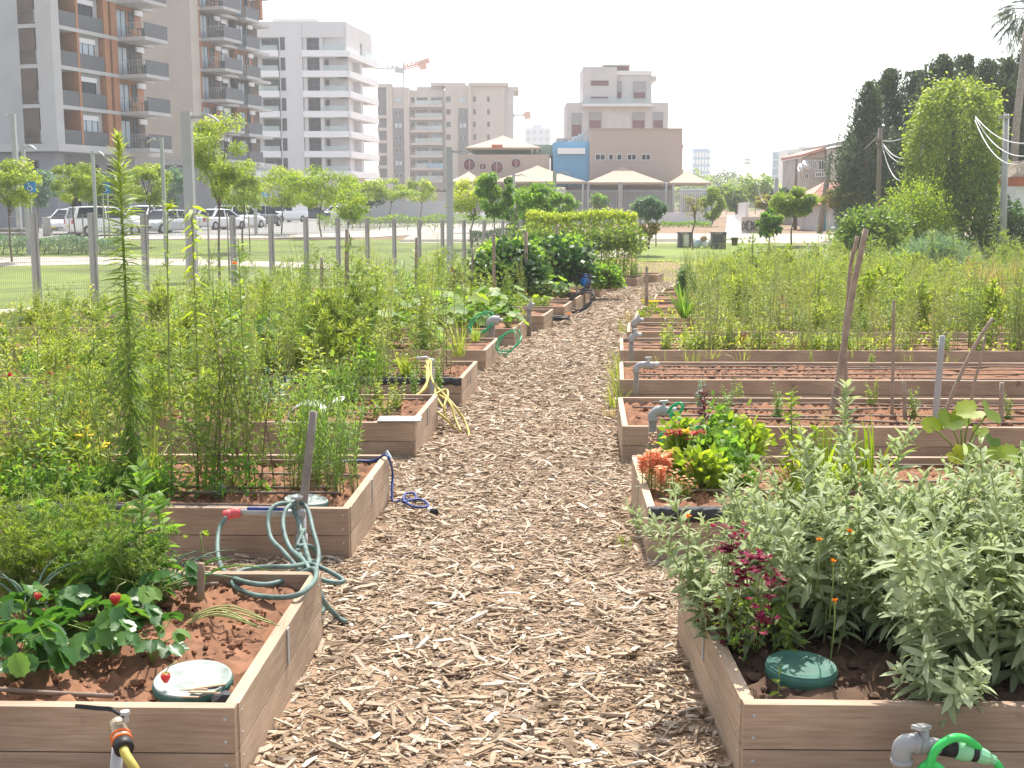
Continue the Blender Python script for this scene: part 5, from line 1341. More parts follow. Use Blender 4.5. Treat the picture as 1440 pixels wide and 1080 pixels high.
# ---------------------------------------------------------------- green coil hose and small taps on the right
def elbow_tap(label, px, pyt, d, base_d, hx, r=.026, knob=True):
    b = at(px, pyt, d); root = thing('elbow_tap', label, 'tap', (b.x, b.y, zg(d)))
    m = MB(); m.tube([(b.x, b.y, zg(d)), b - Vector((0, 0, .05))], r, 12); wpart(m, 'riser', 'stick_grey', root)
    e = at(px + hx, pyt - 1, d); m = MB(); m.tube(smooth_path([b - Vector((0, 0, .06)), b - Vector((0, 0, .02)), b + Vector((.03, 0, .01)), b.lerp(e, .5) + Vector((0, 0, .012)), e], 5), r * 1.15, 12); wpart(m, 'elbow', 'grey_pvc', root)
    if knob: m = MB(); c = b.lerp(e, .7) + Vector((0, 0, .02)); m.tube([c, c + Vector((0, 0, .05))], .012, 8); m.bar(c + Vector((-.03, 0, .055)), c + Vector((.03, 0, .06)), .02, .012); m.lathe([(.02, 0), (.03, .02), (.02, .06)], tuple(e), (1, 0, .3), 10); wpart(m, 'valve', 'galv', root)
    return e
e = elbow_tap('grey elbow tap feeding the coiled green hose', 918, 580, 8.55, 0, 22, .03)
elbow_tap('small grey elbow tap on a brown pipe at the fourth right bed', 895, 515, 11.3, 0, 24)
elbow_tap('small dark tap on a post at the edge of the fifth right bed', 888, 473, 14.2, 0, 8, .03)
elbow_tap('dark round tap at the corner of the sixth right bed', 892, 452, 17.0, 0, 8, .04)
elbow_tap('grey standpipe tap behind the sixth left bed', 744, 430, 19.5, 0, 3, .04)
elbow_tap('brown standpipe tap beside the fifth left bed', 690, 452, 17.3, 0, 12, .06)
root = thing('garden_hose', 'coiled emerald green hose hanging from the grey elbow tap', 'hose', e)
def estrand(lst, r=.011): m = MB(); m.tube(smooth_path([at(x, y, d_) for x, y, d_ in lst], 6), r, 8); wpart(m, 'hose_coil', 'hose_green', root)
estrand([(940, 580, 8.5), (945, 572, 8.45), (956, 567, 8.42), (960, 573, 8.4), (954, 581, 8.4), (944, 582, 8.42), (946, 588, 8.4), (960, 590, 8.35), (965, 592, 8.3), (958, 600, 8.3), (957, 606, 8.25), (966, 610, 8.2)])
for k in range(9): 
    cx, cy = 930 + k * 11, 615 - (8 if k % 3 == 1 else 0) - (k > 4) * 6; estrand([(cx + 9 * math.cos(a) + 2 * a, cy + 7 * math.sin(a), 8.15 + .1 * math.sin(a)) for a in np.linspace(k, k + 6.2, 8)])
# ---------------------------------------------------------------- sticks and stakes
def stick(label, pts, d, r, m_='stick_bark', nm='stake'):
    P = [at(x, y, d + (e[0] if e else 0)) for x, y, *e in pts]; tube_thing(nm, label, 'stake', P, list(np.linspace(r, r * .8, 4 * (len(P) - 1) + 1)), m_, 7, 4)
stick('thick bare branch leaning upright over the bare right beds, the tallest', [(1162, 612), (1179, 535), (1194, 440), (1203, 390), (1218, 322)], 9.6, .029)
stick('thin crooked branch beside the tallest upright branch', [(1190, 606), (1189, 530), (1187, 470), (1193, 420), (1196, 375), (1206, 332)], 9.75, .020)
stick('thin straight brown cane in the bare right beds', [(1254, 600), (1256, 500), (1257, 422)], 9.5, .014)
stick('grey plastic pipe stake upright in the bare right bed', [(1311, 640), (1318, 560), (1325, 472)], 9.1, .028, 'grey_post')
stick('crooked grey stick leaning to the right beyond the pipe stake', [(1322, 602), (1345, 540), (1372, 485), (1396, 447)], 9.3, .017)
stick('short thin stick under the crooked leaning stick', [(1362, 592), (1370, 540), (1378, 510), (1386, 472)], 9.2, .012)
stick('short brown stake left of the grey pipe stake', [(1273, 604), (1271, 535)], 9.3, .018)
stick('short brown stake at the right edge of the bare bed', [(1407, 612), (1409, 538)], 9.2, .022)
stick('short wooden peg in the strawberry bed soil', [(282, 842), (283, 792)], 4.35, .016, 'bucket_tan')
for k, (x, y0, y1, d_, r_) in enumerate(((452, 420, 362, 22, .035), (487.5, 440, 322, 22, .045), (585, 436, 334, 21, .03), (664, 402, 350, 26, .03), (694, 408, 328, 25, .04), (739, 420, 326, 26, .05), (760, 392, 360, 27, .03), (783, 350, 316, 36, .045), (706, 372, 330, 30, .03), (909, 430, 375, 18, .03))):
    stick(['short cane among the weeds left of the blue green cabbages', 'stout brown post in front of the lawn, left of the corn leaves', 'brown cane before the lawn right of the corn leaves', 'thin cane before the dark bushes, leftmost there', 'tall tan cane rising in front of the dark bushes', 'tallest tan post beside the dark bushes', 'short slanting cane in front of the dark bushes', 'brown cane in front of the clipped hedge', 'thin cane behind the bright leafy plants', 'thin reddish cane at the path edge by the right taps'][k], [(x, y0), (x + .5, y1)], d_, r_)
# things at the far taps on the left
root = thing('plastic_bag', 'bright blue plastic bag hanging on the ninth left tap post', 'bag', at(821.5, 393, 27.4)); m = MB()
m.loft([[(root.location.x + r_ * math.cos(a) * (1 + .15 * math.sin(3 * a)), root.location.y + r_ * .7 * math.sin(a), at(821, y_, 27.4).z) for a in np.linspace(0, 6.28, 12, endpoint=False)] for y_, r_ in ((403, .03), (401, .08), (396, .11), (391, .10), (387, .06), (384, .025))], smooth=True); wpart(m, 'bag_body', 'blue_bag', root)
stick('brown wooden tap post beside the blue bag', [(827, 412), (829, 386)], 27.6, .06, 'stick_bark', 'tap_post')
p = bp('L', 9, .35, .3, 0); root = thing('plastic_stool', 'white plastic stool beside the blue bag', 'stool', (p.x - .1, p.y - .6, p.z - .02))
m = MB(); m.box(-.19, .19, -.19, .19, .30, .33); m.build('seat', 'white_plastic', root)
for x in (-.17, .17):
    for y in (-.17, .17): m = MB(); m.bar((x * .9, y * .9, .3), (x * 1.15, y * 1.15, -.02), .035); m.build('leg', 'white_plastic', root)
def coil(label, px, py, d, r, n, mm, rt=.012, vert=False):
    c = at(px, py, d); g_ = np.random.default_rng(int(px)); pts = []
    for a in np.linspace(0, n * 6.28, n * 10):
        rr_ = r * (1 + .2 * math.sin(a * 1.7)); pts.append((c.x + rr_ * math.cos(a), c.y + rr_ * .6 * math.sin(a), c.z + (rr_ * .8 * math.sin(a + .6) if vert else .02 * math.sin(a * .37)) + g_.normal(0, .012)))
    tube_thing('garden_hose', label, 'hose', pts, rt, mm, 6, 0)
coil('black hose tangled over the ninth left bed corner', 812, 402, 27.0, .28, 5, 'black_rubber', .014, True)
coil('black hose coil lying at the foot of the eighth left bed', 816, 424, 24.6, .26, 4, 'black_rubber', .014, True)
coil('black hose heap at the foot of the seventh left bed', 781, 447, 21.8, .24, 5, 'black_rubber', .014)
coil('green hose loop beside the fifth left bed', 714, 482, 15.4, .16, 2, 'hose_green', .01, True)
coil('green hose loop beside the brown standpipe', 676, 455, 17.3, .18, 2, 'hose_green', .012, True)
for k, (x, y, d_) in enumerate(((1131, 487, 14.9), (1044, 477, 15.6), (1098, 419, 23.5))):
    p = at(x, y, d_); root = thing('plant_tag', ['rust red marker tag in front of the tall weeds', 'dark red marker tag left of the first marker tag', 'dark red marker tag deep in the right weeds'][k], 'marker', p); m = MB(); m.box(-.05, .05, -.004, .004, -.03, .06); m.build('plate', 'rust_red', root); m = MB(); m.box(-.006, .006, -.004, .004, -.2, -.031); m.build('stem', 'stick_bark', root)
# white arched tunnel covers in the third bed
for k, (x, y, w_, lab) in enumerate(((430, 588, 26, 'pale torn sheet arched over the third left bed'), (475, 580, 16, 'narrow pale curled sheet beside the arched sheet, blue hose under it'))):
    p = gp(x, y + 4, .24); s = p.y / FPX; r_ = w_ * s; m = MB(); aa = np.linspace(.1, 3.0 if k == 0 else 1.9, 16); X, A = np.meshgrid([0, .12, .25], aa); m.grid(-r_ * np.cos(A), X, r_ * .85 * np.sin(A) * (1 if k == 0 else 1.4)); o = m.build('cover_sheet', 'white_plastic', None, loc=p); tag(o, lab, 'sheet'); o.modifiers.new('t', 'SOLIDIFY').thickness = .008
m = MB(); m.box(-.16, .16, -.1, .1, -.006, .006); o = m.build('tile_piece', 'grey_post', None, loc=bp('L', 2, .12, .09, .012)); tag(o, 'grey flat tile lying on the corner rim of the third left bed', 'tile')
# ================================================================== VEGETATION
leafmat('leaf_mid', [(0, (0.072, 0.135, 0.029)), (.5, (0.175, 0.270, 0.052)), (1, (0.329, 0.397, 0.096))])
leafmat('leaf_yellow', [(0, (0.129, 0.196, 0.036)), (.5, (0.274, 0.355, 0.064)), (1, (0.495, 0.514, 0.105))])
leafmat('leaf_lime', [(0, (0.121, 0.198, 0.019)), (.5, (0.218, 0.314, 0.033)), (1, (0.364, 0.419, 0.048))], .5)
leafmat('leaf_dark', [(0, (0.019, 0.055, 0.023)), (.6, (0.049, 0.117, 0.039)), (1, (0.117, 0.215, 0.058))], .3)
leafmat('leaf_sage', [(0, (0.142, 0.185, 0.090)), (.45, (0.304, 0.361, 0.199)), (1, (0.475, 0.522, 0.342))], .32, .8, .15, (1.2, 1.3, .8))
leafmat('leaf_conifer', [(0, (0.034, 0.061, 0.041)), (.6, (0.088, 0.135, 0.081)), (1, (0.189, 0.243, 0.149))], .2)
leafmat('leaf_fresh', [(0, (0.072, 0.152, 0.027)), (.5, (0.143, 0.274, 0.045)), (1, (0.305, 0.426, 0.078))], .5)
leafmat('leaf_blue', [(0, (0.090, 0.165, 0.128)), (.5, (0.180, 0.285, 0.210)), (1, (0.300, 0.405, 0.300))], .3)
leafmat('leaf_straw', [(0, (0.168, 0.132, 0.060)), (.5, (0.324, 0.252, 0.120)), (1, (0.480, 0.396, 0.216))], .35)
leafmat('leaf_berry', [(0, (0.034, 0.101, 0.024)), (.5, (0.068, 0.176, 0.041)), (1, (0.162, 0.297, 0.041))], .38, .38, .5)
leafmat('leaf_tan', [(0, (0.130, 0.143, 0.039)), (.5, (0.247, 0.234, 0.065)), (1, (0.390, 0.351, 0.104))], .4)
leafmat('petal_orange', [(0, (.72, .30, .14)), (.5, (.84, .45, .26)), (1, (.90, .58, .40))], .4, .6, .2, (1.2, 1, .8))
leafmat('petal_red', [(0, (.28, .01, .02)), (1, (.55, .03, .05))], .35, .6, .2, (1.2, .8, .8))
leafmat('petal_maroon', [(0, (.10, .005, .025)), (1, (.28, .01, .06))], .35, .6, .2, (1.2, .8, .8))
leafmat('petal_yellow', [(0, (.65, .42, .02)), (1, (.85, .65, .05))], .4, .6, .2, (1.1, 1, .6))
leafmat('petal_marigold', [(0, (.65, .17, .01)), (1, (.85, .32, .02))], .4, .6, .2, (1.1, 1, .6))
leafmat('leaf_maroon', [(0, (.05, .012, .02)), (1, (.16, .03, .05))], .35)
mat('stem_green', (.20, .26, .07), .7, .25, 8); mat('stem_pale', (.30, .33, .13), .7, .25, 8); mat('stem_brown', (.20, .14, .09), .9, .3, 10)
mat('trunk', (.16, .125, .10), .9, .3, 6, .4, 40); mat('trunk_pale', (.34, .29, .24), .9, .25, 5, .4, 40); mat('berry_red', (.62, .03, .035), .3, .2, 60, .3, 200, spec=.5)

def rdirs(g, n, elev, spread=.2, az=None):
    a = g.uniform(0, 2 * np.pi, n) if az is None else az
    e = np.asarray(elev) + g.normal(0, spread, n)
    return np.stack([np.cos(a) * np.cos(e), np.sin(a) * np.cos(e), np.sin(e)], -1)
GA = 2.39996
def curve(g, h, lean, n=7, wob=.012, base=(0, 0, 0)):
    az = g.uniform(0, 6.28); t = np.linspace(0, 1, n)
    x = base[0] + h * lean * np.cos(az) * t ** 1.6 + np.cumsum(g.normal(0, wob * h * .3, n)) * t
    y = base[1] + h * lean * np.sin(az) * t ** 1.6 + np.cumsum(g.normal(0, wob * h * .3, n)) * t
    return np.stack([x, y, base[2] + h * t * (1 - .08 * lean)], -1)
def along(P, t):
    k = len(P) - 1; f = np.clip(t, 0, .9999) * k; i = f.astype(int); u = (f - i)[:, None]
    return P[i] * (1 - u) + P[i + 1] * u
def stalk(m, g, h, base=(0, 0, 0), lean=.08, r=.006, n=60, L=(.1, .1, .05), W=.008, el=(-.6, .1, .9), t0=.1, bend=.5, ms=0, ml=1, K=2, tint=(.5, .22), pw=1.0, tipbush=0, ns=5):
    """one upright stem with leaves all round it; L and el are given at foot, middle and tip"""
    P = curve(g, h, lean, base=base)
    m.tube(P, list(np.linspace(r, r * .35, len(P))), ns, ms)
    t = t0 + (1 - t0) * (np.arange(n) / max(n - 1, 1)) ** pw
    ln = np.interp(t, [0, .5, 1], L) * g.uniform(.7, 1.2, n); e = np.interp(t, [0, .5, 1], el)
    az = np.arange(n) * GA + g.uniform(0, 6)
    m.leaves(along(P, t), rdirs(g, n, e, .22, az), ln, W * np.clip(ln / max(L), .4, 1), bend * g.uniform(.5, 1.5, n), .5, K, None, ml, np.clip(g.normal(tint[0], tint[1], n) + .25 * (t - .5), 0, 1), g=g)
    return P
def feather(m, g, h, base=(0, 0, 0), nb=14, lean=.15, r=.005, bl=.22, nl=16, L=.035, W=.006, ms=0, ml=1, tint=.5, el=.7, K=1):
    """stem with many fine side sprays"""
    P = curve(g, h, lean, base=base); m.tube(P, list(np.linspace(r, r * .3, len(P))), 5, ms)
    t = g.uniform(.12, 1, nb); S = along(P, t); D = rdirs(g, nb, el, .3, np.arange(nb) * GA)
    LL = []; DD = []
    for i in range(nb):
        b = bl * (1.15 - .7 * t[i]) * g.uniform(.7, 1.2); e = S[i] + D[i] * b - np.array([0, 0, b * .15])
        m.tube([S[i], (S[i] + e) / 2 + np.array([0, 0, b * .05]), e], r * .28, 3, ms, cap=False)
        q = g.uniform(.15, 1, nl)[:, None]; LL.append(S[i] + (e - S[i]) * q); d = D[i] + g.normal(0, .6, (nl, 3)); DD.append(d)
    LL = np.concatenate(LL); DD = np.concatenate(DD); m.leaves(LL, DD, L * g.uniform(.6, 1.3, len(LL)), W, .3, .8, K, None, ml, np.clip(g.normal(tint, .22, len(LL)), 0, 1), g=g)
def tuft(m, g, n, h, spread=.25, W=.008, base=(0, 0, 0), rad=.03, mat=0, bend=.6, K=4, tint=.5, ts=.2):
    a = g.uniform(0, 6.28, n); P = np.array(base) + np.stack([np.cos(a), np.sin(a), a * 0], -1) * (rad * g.random(n) ** .5)[:, None]
    m.leaves(P, rdirs(g, n, 1.57 - np.abs(g.normal(0, spread, n)), .05, a), h * g.uniform(.5, 1.1, n), W, bend * g.uniform(.3, 1.4, n), .4, K, [.8, 1, .85, .6, .05][:K + 1] if K == 4 else None, mat, np.clip(g.normal(tint, ts, n), 0, 1), g=g)
def bushy(m, g, n, rx, ry, h, L, W, base=(0, 0, 0), mat=0, nc=30, cr=.3, K=2, bend=.4, up=.3, tint=.5, shell=.55, z0=.12):
    """leafy mass made of clumps scattered through a rounded volume"""
    c = g.normal(size=(nc, 3)); c /= np.linalg.norm(c, axis=1, keepdims=True); c *= (shell + (1 - shell) * g.random(nc) ** .5)[:, None]
    c[:, 2] = np.abs(c[:, 2]) * .9 + .05 if z0 < .5 else c[:, 2]
    C = c[g.integers(0, nc, n)]; u = g.normal(size=(n, 3)) * cr * .55
    P = (C + u); 
    if z0 < .5: P[:, 2] = np.abs(P[:, 2])
    out = P / np.maximum(np.linalg.norm(P, axis=1, keepdims=True), 1e-6)
    ct = g.normal(0, .16, nc)
    ti = np.clip(tint + ct[g.integers(0, nc, n)] * 0 + g.normal(0, .2, n), 0, 1)
    D = out * .7 + g.normal(0, .6, (n, 3)) + np.array([0, 0, up])
    m.leaves(np.array(base) + P * np.array([rx, ry, h]), D, L * g.uniform(.6, 1.25, n), W, bend, .9, K, None, mat, ti, g=g)

# ---------------------------------------------------------------- trees
def tree(name, label, px, ptop, pbase, d, wpx, leafm, n=1500, ll=.16, lw=.09, crown0=.35, trunkm='trunk', seed=1, group=None, clumps=26, squash=1.0, tr=.05, stakes=False, cat='tree', cr=.23, flat=0, z0=None, tint=.42, limbs=7):
    T_ = at(px, ptop, d); z = zg(d) if pbase is None else at(px, pbase, d).z
    h = T_.z - z; rx = wpx * 1.5 / FPX * d / 2; n = int(n * 1.8); crown0 = min(.5, crown0 * 1.2); g = np.random.default_rng(seed)
    root = thing(name, label, cat, (T_.x, d, z), 0, group)
    zc = h * crown0; ch = h - zc
    c = g.normal(size=(clumps, 3)); c /= np.linalg.norm(c, axis=1, keepdims=True); c *= (.4 + .6 * g.random(clumps) ** .6)[:, None]
    C = c * np.array([rx * .9, rx * .9, ch * .42]) + np.array([0, 0, zc + ch * .5])
    m = MB(); tp = np.array([(0, 0, -.1), (g.normal(0, tr), g.normal(0, tr), zc * .55), (g.normal(0, tr * 2), g.normal(0, tr), zc), (g.normal(0, tr * 3), g.normal(0, tr * 2), zc + ch * .55)])
    m.tube(smooth_path(tp, 4), list(np.linspace(tr, tr * .4, 13)), 8)
    for k in range(min(limbs, clumps)):
        a = tp[2] * .6 + tp[3] * .4 if k % 2 else tp[2]; e = C[k]
        m.tube([a, (a + e) / 2 + np.array([0, 0, .05 * h]), e], [tr * .45, tr * .3, tr * .12], 5)
    m.build('trunk', trunkm, root)
    m = MB(); idx = g.integers(0, clumps, n); u = g.normal(size=(n, 3)); u /= np.linalg.norm(u, axis=1, keepdims=True); u *= (g.random(n) ** .45)[:, None]
    sz = g.uniform(.7, 1.3, clumps)[idx][:, None]
    P = C[idx] + u * sz * cr * np.array([rx * 1.1, rx * 1.1, min(ch * .5, rx * 1.1) * (1 - flat)])
    D = u + g.normal(0, .5, (n, 3)) + np.array([0, 0, -.15])
    ct = g.normal(0, .17, clumps)[idx]
    m.leaves(P, D, ll * g.uniform(.6, 1.3, n), lw * g.uniform(.7, 1.2, n), .4, 1.0, 2, None, 0, np.clip(tint + ct + g.normal(0, .16, n), 0, 1), g=g)
    m.build('crown', leafm, root)
    if stakes:
        for s in (-1, 1): m = MB(); m.tube([(s * .35, 0, 0), (s * .33, 0, h * .38)], .03, 6); m.build('support_stake', 'trunk_pale', root)
    return root
SGR = 'young street trees by the car park'
tree('street_tree', 'olive green young tree at the far left edge above the bench', 8, 218, None, 52, 60, 'leaf_yellow', 2600, .15, .07, .35, seed=11, group=SGR)
tree('street_tree', 'grey green round tree behind the leftmost parking sign', 49, 234, None, 80, 40, 'leaf_blue', 1500, .2, .12, .3, seed=12, group=SGR, tint=.35)
tree('street_tree', 'olive young tree between the two parking signs', 102, 222, None, 60, 56, 'leaf_yellow', 2600, .15, .07, .38, seed=13, group=SGR, flat=.2, stakes=True)
tree('street_tree', 'dark round tree behind the tallest weed, by the tower', 152, 236, None, 86, 55, 'leaf_dark', 1600, .22, .13, .2, seed=14, group=SGR, tint=.7)
tree('street_tree', 'olive tree just right of the tallest weed', 203, 222, None, 62, 46, 'leaf_yellow', 2300, .15, .07, .38, seed=15, group=SGR)
tree('street_tree', 'grey green tree left of the thick lamp post', 238, 232, None, 82, 40, 'leaf_blue', 1500, .2, .11, .3, seed=16, group=SGR, tint=.4)
tree('street_tree', 'tallest yellow green young tree, just right of the thick lamp post', 300, 142, None, 42, 66, 'leaf_yellow', 3400, .12, .05, .34, seed=17, group=SGR, clumps=22, cr=.3, stakes=True, flat=.3)
tree('street_tree', 'bushy green young tree right of the tallest yellow tree', 337, 222, None, 58, 50, 'leaf_mid', 2600, .14, .06, .34, seed=18, group=SGR, stakes=True, tint=.8)
tree('street_tree', 'yellow green tree in front of the white building', 393, 230, None, 74, 74, 'leaf_yellow', 2800, .18, .08, .3, seed=19, group=SGR)
tree('street_tree', 'brightest yellow tree in front of the white building', 450, 232, None, 70, 74, 'leaf_lime', 2800, .16, .08, .3, seed=20, group=SGR, tint=.45)
tree('street_tree', 'small yellow tree hanging low before the parked cars', 492, 258, None, 62, 34, 'leaf_lime', 1300, .14, .07, .25, seed=21, group=SGR)
tree('street_tree', 'light green tree at the right corner of the white building', 505, 245, None, 96, 44, 'leaf_yellow', 1700, .2, .1, .3, seed=22, group=SGR, tint=.35)
tree('street_tree', 'flat topped green tree left of the pergola', 548, 250, None, 98, 52, 'leaf_mid', 1800, .2, .1, .4, seed=23, group=SGR, tint=.7, flat=.3)
tree('street_tree', 'light green small tree above the pergola', 592, 244, None, 104, 32, 'leaf_yellow', 1200, .2, .1, .35, seed=24, group=SGR)
tree('street_tree', 'dark tree behind the flat topped one', 520, 254, None, 112, 34, 'leaf_dark', 1000, .24, .14, .3, seed=25, group=SGR)
SPG = 'young trees before the school'
tree('young_tree', 'loose yellow tree before the round window wall', 663, 240, None, 60, 52, 'leaf_yellow', 1700, .15, .07, .32, seed=31, group=SPG, tint=.65)
tree('young_tree', 'dense dark green sapling left of the short street lamp', 697, 238, None, 54, 36, 'leaf_fresh', 2200, .15, .09, .36, seed=32, group=SPG, tint=.4)
tree('young_tree', 'bushy bright green sapling right of the short street lamp', 753, 250, None, 50, 46, 'leaf_fresh', 2600, .14, .09, .2, seed=33, group=SPG, tint=.5)
tree('young_tree', 'green sapling behind the short street lamp', 729, 262, None, 58, 30, 'leaf_fresh', 1300, .15, .09, .2, seed=34, group=SPG, tint=.4)
tree('young_tree', 'green sapling leaning behind the blue wall lamp', 789, 268, None, 62, 34, 'leaf_fresh', 1400, .16, .09, .35, seed=35, group=SPG)
tree('young_tree', 'tiny round tree behind the upright bars', 844, 269, 300, 110, 17, 'leaf_fresh', 500, .25, .14, .15, seed=36, group=SPG)
tree('young_tree', 'grey green tree with browning lower leaves, right of the hedge', 913, 273, 347, 56, 32, 'leaf_blue', 1900, .14, .07, .42, seed=37, group=SPG, tint=.4, stakes=True)
tree('young_tree', 'short brown leaved sapling below the grey green tree', 913, 310, 347, 55.4, 26, 'leaf_tan', 700, .12, .06, .25, seed=38, group=SPG)
tree('young_tree', 'thin nearly bare tree beside the dark compost boxes', 976, 268, 348, 54, 24, 'leaf_tan', 160, .12, .05, .4, seed=39, group=SPG, tr=.045, limbs=12)
tree('round_tree', 'round dense green tree in front of the red tiled roof', 1116, 257, None, 62, 44, 'leaf_mid', 2800, .18, .1, .36, seed=40, tint=.6)
tree('round_tree', 'small glossy green tree at the end of the street kerb', 1083, 292, None, 58, 22, 'leaf_fresh', 900, .18, .12, .25, seed=41, tint=.35)
tree('round_tree', 'brownish tree in front of the small white house', 1184, 262, None, 66, 36, 'leaf_tan', 1500, .2, .08, .45, seed=42, tint=.4)
tree('garden_bush', 'yellow green bush at the right end of the school wall', 1002, 262, None, 100, 22, 'leaf_lime', 1300, .25, .12, .08, seed=43, cat='bush')
for k, (px, top, d, w_, mm, lab) in enumerate(((1036, 264, 130, 26, 'leaf_mid', 'dark green tree left of the walkway wall'), (1064, 242, 150, 36, 'leaf_mid', 'tall hazy tree beyond the boundary wall'), (1078, 274, 100, 20, 'leaf_tan', 'brown bush behind the graffiti wall'), (1022, 258, 160, 36, 'leaf_mid', 'low green tree at the head of the walkway'),
        (1096, 262, 110, 40, 'leaf_dark', 'dark tree behind the curved pole'), (985, 240, 320, 60, 'leaf_mid', 'far rounded tree below the blue office block'), (1015, 236, 340, 60, 'leaf_dark', 'far dark tree on the skyline, left of the floodlight'), (1050, 246, 330, 70, 'leaf_mid', 'far tree crown beneath the floodlight mast'), (1206, 250, 90, 50, 'leaf_conifer', 'dark low tree between old house and wooden pole'))):
    tree('background_tree', lab, px, top, 300, d, w_, mm, 1300, d * .0028, d * .0015, .1, seed=60 + k, group='trees behind the walkway', tint=.5)

# dark conifers behind the ivy
def conifer(label, px, top, d, wpx, seed, n=12000):
    T_ = at(px, top, d); z = zg(d); h = T_.z - z; g = np.random.default_rng(seed); rx = wpx / FPX * d / 2
    root = thing('conifer_tree', label, 'tree', (T_.x, d, z), 0, 'dark conifers at the right')
    m = MB(); m.tube([(0, 0, 0), (0, 0, h * .9)], [.25, .05], 8); m.build('trunk', 'trunk', root)
    m = MB(); npl = 110; P = []; D = []
    for k in range(npl):
        t = g.random() ** .8; zc = h * (.03 + .84 * t); rr = rx * 1.3 * (1 - t ** 1.6) ** .8 * g.uniform(.35, 1); a = g.uniform(0, 6.28)
        c = np.array([rr * math.cos(a), rr * math.sin(a), zc]); L = min(g.uniform(.12, .24) * h, h - zc); ax = np.array([math.cos(a) * .4 * (1.2 - t), math.sin(a) * .4 * (1.2 - t), 1.0]); ax /= np.linalg.norm(ax)
        q = n // npl; s = g.random(q); wd = .17 * L * np.sin(np.pi * np.clip(s * .85 + .12, 0, 1)); b = g.uniform(0, 6.28, q)
        e1 = np.cross(ax, [0, 1, .2]); e1 /= np.linalg.norm(e1); e2 = np.cross(ax, e1); o = np.cos(b)[:, None] * e1 + np.sin(b)[:, None] * e2
        P.append(c + ax * (s * L)[:, None] + o * wd[:, None]); D.append(ax * .9 + o * .7)
    P = np.concatenate(P); D = np.concatenate(D); P[:, 2] = np.minimum(P[:, 2], h * 1.02)
    m.leaves(P, D, (.026 * h) * g.uniform(.6, 1.3, len(P)), .009 * h, .2, 1, 2, None, 0, np.clip(g.normal(.45, .22, len(P)), 0, 1), g=g); m.build('crown', 'leaf_conifer', root)
for k, (px, top, w_, lab) in enumerate(((1224, 122, 50, 'leftmost dark conifer with an uneven spreading top'), (1250, 104, 56, 'second dark conifer from the left'), (1290, 106, 54, 'dark conifer left of the ivy covered tree top'), (1322, 84, 52, 'tall dark conifer behind the ivy tree, highest on the left'), (1358, 84, 50, 'tall dark conifer behind the middle of the ivy tree'),
        (1390, 90, 46, 'pointed dark conifer behind the concrete pole'), (1420, 88, 46, 'dark conifer beside the palm trunk'), (1446, 74, 50, 'dark conifer cut by the right frame edge'), (1214, 190, 28, 'low dark conifer beside the old house'), (1268, 170, 70, 'broad low conifer behind the wooden pole'))):
    conifer(lab, px, top - 5, 66 + (k * 3) % 7, w_ * 1.5, 80 + k)
# ivy covered tree
d = 55; T_ = at(1345, 124, d); z = zg(d); h = T_.z - z; g = np.random.default_rng(99)
root = thing('ivy_tree', 'tall dome shaped tree smothered in bright green ivy', 'tree', (T_.x, d, z))
m = MB(); m.tube([(0, 0, 0), (.1, 0, h * .5), (0, 0, h * .85)], [.3, .25, .1], 8); 
for k in range(14): a = k * GA; zz = h * (.25 + .045 * k); m.tube([(0, 0, zz), (.8 * math.cos(a), .8 * math.sin(a), zz + .7), (1.3 * math.cos(a), 1.3 * math.sin(a), zz + .6)], [.1, .06, .03], 5)
m.build('trunk', 'trunk', root)
n = 26000; t = g.random(n); a = g.uniform(0, 6.28, n); rx = 55 / FPX * d
prof = np.interp(t, [0, .1, .3, .55, .75, .88, .95, 1], [.95, .92, .88, .93, .95, .8, .55, .05]) * rx * (1 + .10 * np.sin(3 * a + 9 * t) + .08 * np.sin(7 * a - 14 * t) + .05 * np.sin(13 * a + 31 * t)) * (1 - .35 * g.random(n) ** 3)
P = np.stack([prof * np.cos(a), prof * np.sin(a), h * t * (1 + .015 * np.sin(5 * a))], -1)
strm = np.sin(5 * a + 4 * t) + np.sin(11 * a + 2)
out = np.stack([np.cos(a), np.sin(a), np.interp(t, [0, .7, 1], [-.1, .2, 1.2])], -1)
P += out * (.18 * np.maximum(strm, 0) + np.abs(g.normal(0, .13, n)) + .5 * (g.random(n) < .03) * g.random(n))[:, None]
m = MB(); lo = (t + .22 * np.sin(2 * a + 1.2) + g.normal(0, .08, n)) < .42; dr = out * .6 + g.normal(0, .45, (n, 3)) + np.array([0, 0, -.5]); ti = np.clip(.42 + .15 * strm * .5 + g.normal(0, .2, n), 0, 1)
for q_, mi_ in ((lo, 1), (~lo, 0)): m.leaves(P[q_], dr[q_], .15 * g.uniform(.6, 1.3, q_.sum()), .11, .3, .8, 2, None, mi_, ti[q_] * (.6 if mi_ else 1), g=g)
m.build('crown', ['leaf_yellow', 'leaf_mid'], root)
# slope of ivy at its left foot, shrub, silver bush
def mass(name, label, cat, px, ptop, pbase, d, wpx, dep, leafm, n, L, W, seed, tint=.5, nc=40, K=2, group=None, bend=.4, up=.3, shell=.5):
    T_ = at(px, ptop, d); z = zg(d) if pbase is None else at(px, pbase, d).z; g = np.random.default_rng(seed); h = T_.z - z; rx = wpx / FPX * d / 2
    root = thing(name, label, cat, (T_.x, d, z), 0, group)
    m = MB()
    for k in range(9): a = k * GA; m.tube([(.1 * math.cos(a), .1 * math.sin(a), -.05), (rx * .4 * math.cos(a), dep * .4 * math.sin(a), h * .5), (rx * .7 * math.cos(a), dep * .7 * math.sin(a), h * .8)], [.03, .02, .008], 5)
    m.build('stem', 'stem_brown', root)
    m = MB(); bushy(m, g, n, rx / 1.12, dep / 1.12, h / 1.12, L, W, (0, 0, 0), 0, nc, .3, K, bend, up, tint, shell); m.build('foliage', leafm, root); return root
